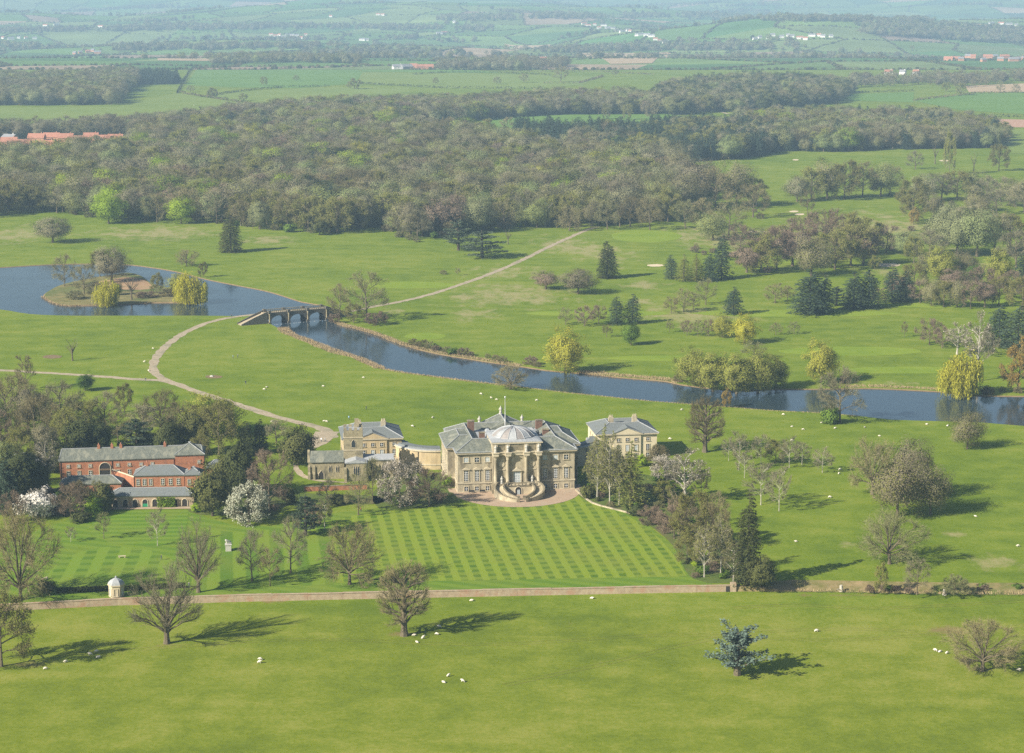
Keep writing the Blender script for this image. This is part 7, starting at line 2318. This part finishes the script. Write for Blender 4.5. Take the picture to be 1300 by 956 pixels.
def far_house(P, w, d, h, r_, wall, roof, label, group, rz=None, wins=True, name='house'):
    a = empty(name, P, random.uniform(-0.6, 0.6) if rz is None else rz, label, 'house', group)
    wm, rm, cm, wi = house_parts(w, d, h, r_)
    for nm, me_, mt in (('wall', wm, wall), ('roof', rm, roof), ('chimney', cm, wall)):
        o = bpy.data.objects.new(nm, me_)
        COL.objects.link(o)
        if not me_.materials:
            me_.materials.append(None)
        o.material_slots[0].link = 'OBJECT'
        o.material_slots[0].material = MATS[mt]
        o.parent = a
    if wins:
        for x in (-w * 0.3, 0, w * 0.3):
            o = link('window', wi, a, 'window_glass')
            o.location = (x, -d / 2, h * 0.45)
    return a
# red-roofed terraces beyond the wood
RED = [(12, 186, 17, 8), (30, 189, 16, 8), (47, 181, 18, 8), (66, 180, 18, 8), (84, 181, 16, 8), (100, 184, 17, 8), (116, 180, 16, 8), (132, 183, 18, 8), (147, 182, 16, 8), (22, 195, 15, 8), (60, 190, 16, 8), (88, 191, 16, 8), (120, 190, 16, 8), (145, 191, 15, 8)]
for i, (px, py, w, d) in enumerate(sorted(RED)):
    far_house(G(px, py), w, d + 2, 5.5, 4.5, 'wall_brick_far', 'tile_red', 'red-tiled house in the estate among trees at the left' + place(i, len(RED)), 'red-roofed estate', rz=random.choice([0.05, 0.1, -0.08]))
far_house(G(13, 182), 16, 10, 7, 3, 'wall_white', 'roof_grey_far', 'white gabled building at the left end of the red-roofed estate', None)
far_house(G(281, 172), 12, 9, 6, 3, 'wall_white', 'roof_grey_far', 'white house peeping out of the middle of the wood', None)
far_house(G(748, 137), 11, 9, 6, 4, 'wall_brick_far', 'tile_red', 'small red brick lodge at the edge of the green strip', None)
far_house(G(877, 136), 10, 9, 7, 3, 'stone_pale', 'roof_grey_far', 'small cream house before the evergreen wood', None)
tag(ribbon('path', gpoly([(893, 136), (905, 139), (918, 143), (925, 145)]), 5, 0.3, 'path_gravel'), kind='structure')
FARM = [(505, 88, 22, 12, 'wall_white'), (516, 88, 24, 14, 'roof_grey_far'), (525, 87, 16, 10, 'wall_brick_far'), (536, 88, 26, 12, 'wall_brick_far'), (545, 88, 18, 10, 'wall_brick_far')]
for i, (px, py, w, d, wm) in enumerate(FARM):
    far_house(G(px, py), w, d, 6, 4.5, wm, 'roof_grey_far' if i < 2 else 'tile_red', 'building of the far farm above the centre fields, %s from the left' % ('first', 'second', 'third', 'fourth', 'fifth')[i], 'far farm')
VILL = [('white house of the far village in the upper middle left', 'far village, middle left', 'wall_white', [(344 + 5.5 * k, 47 + random.uniform(-2, 3)) for k in range(9)]),
        ('white house of the hillside village right of the middle', 'hillside village', 'wall_white', [(742 + 6 * k + random.uniform(-2, 2), 30 + 1.4 * k + random.uniform(-3, 3)) for k in range(18)]),
        ('white house of the far village below the right ridge', 'village below the ridge', 'wall_white', [(958 + 8 * k + random.uniform(-3, 3), 47 + random.uniform(-2, 5)) for k in range(13)]),
        ('brick house of the far village near the right border', 'village at the right border', 'wall_brick_far', [(1206 + 8 * k + random.uniform(-3, 3), 75 + random.uniform(-3, 4)) for k in range(13)]),
        ('long pale shed of the far farm right of the evergreen wood', 'far sheds', 'wall_white', [(1128, 95), (1146, 95), (1163, 95)]),
        ('house of the hamlet on the far left fields', 'hamlet far left', 'wall_brick_far', [(95, 70), (102, 69), (112, 68), (118, 67), (124, 69)]),
        ('pale house in the far town at the top left', 'town at the top left', 'wall_white', [(4, 50), (14, 51), (24, 50), (33, 50), (44, 50), (58, 34), (72, 33), (128, 35)]),
        ('pale house in the far farms of the centre distance', 'centre distance farms', 'wall_white', [(460, 52), (466, 52), (558, 44), (564, 43), (627, 25), (480, 20), (486, 20), (420, 22), (690, 78), (700, 80), (622, 35), (577, 30)]),
        ('pale house of the far town on the right horizon', 'town on the right horizon', 'wall_white', [(1240 + 6 * k + random.uniform(-3, 3), 34 + random.uniform(-3, 3)) for k in range(9)])]
for lab, grp, wm, pts in VILL:
    for i, (px, py) in enumerate(sorted(pts)):
        P = GT(px, py)
        sc_ = max(1.0, P.y / 6500)
        far_house(P, random.choice([12, 15, 22]) * sc_ ** 0.5, 9, 6, 4, wm, random.choice(['roof_grey_far', 'tile_red', 'roof_grey_far']), lab + place(i, len(pts)), grp, wins=False)
# bits on the grass
for px, py, z, lab in ((1068, 749, -0.9, 'pale cut stump in the ditch, left one'), (1199, 754, -1.2, 'pale broken stump on the ditch bank beside the bare shrub')):
    P = G(px, py, z)
    a = empty('tree_stump', P, random.uniform(0, 6), lab, 'stump')
    MB().tube([(0, 0, -0.4), (0, 0, 0.6), (0.1, 0, 1.4)], [0.7, 0.5, 0.42], 9).build('stump', 'bark_dead', a)
    MB().tube([(0.2, 0, 0.2), (1.6, 0.2, 0.5)], [0.25, 0.1], 6).build('root', 'bark_dead', a)
a = empty('boulder', G(269, 478), 0, 'pale boulder in a dark hollow on the meadow above the drive', 'rock')
bm = bmesh.new(); bmesh.ops.create_icosphere(bm, subdivisions=2, radius=1.0)
for v in bm.verts:
    v.co *= 1 + 0.3 * noise.noise(v.co * 1.3); v.co.z *= 0.6
me = bpy.data.meshes.new('boulder'); bm.to_mesh(me); bm.free()
link('rock', me, a, 'statue_stone')
tag(flat_poly('hollow', ellipse_px(271, 478.4, 22, 4), 0.05, 'soil'), kind='structure')
tag(flat_poly('hollow', ellipse_px(66, 453, 26, 4.5), 0.05, 'soil'), kind='structure')
for k, (px, py) in enumerate([(155, 708), (57, 736)]):
    b = empty('garden_bench', G(px, py, 0.06), rad(10 if k == 0 else 60), 'pale stone bench on the round lawn path, %s one' % ('right' if k == 0 else 'left'), 'bench', 'stone benches on the left lawn')
    MB().box(-1.1, 1.1, -0.3, 0.3, 0.45, 0.6).build('seat', 'stone_pale', b)
    for sx in (-0.8, 0.8):
        MB().box(sx - 0.15, sx + 0.15, -0.25, 0.25, -0.05, 0.448).build('leg', 'stone_pale', b)

# ================================================================== haze
hz = MB().box(-XW - 300, XW + 300, -300, YF + 300, -66.0, 182).mesh('haze')
m = bpy.data.materials.new('haze_air')
m.use_nodes = True
nt = m.node_tree
nt.nodes.clear()
out = nt.nodes.new('ShaderNodeOutputMaterial')
pv = nt.nodes.new('ShaderNodeVolumePrincipled')
pv.inputs['Color'].default_value = (0.52, 0.78, 1.0, 1)
pv.inputs['Density'].default_value = HAZE
pv.inputs['Anisotropy'].default_value = 0.0
nt.links.new(pv.outputs[0], out.inputs['Volume'])
tag(link('haze', hz, None, m), 'pale blue haze in the air over the far country', 'haze', kind='stuff')
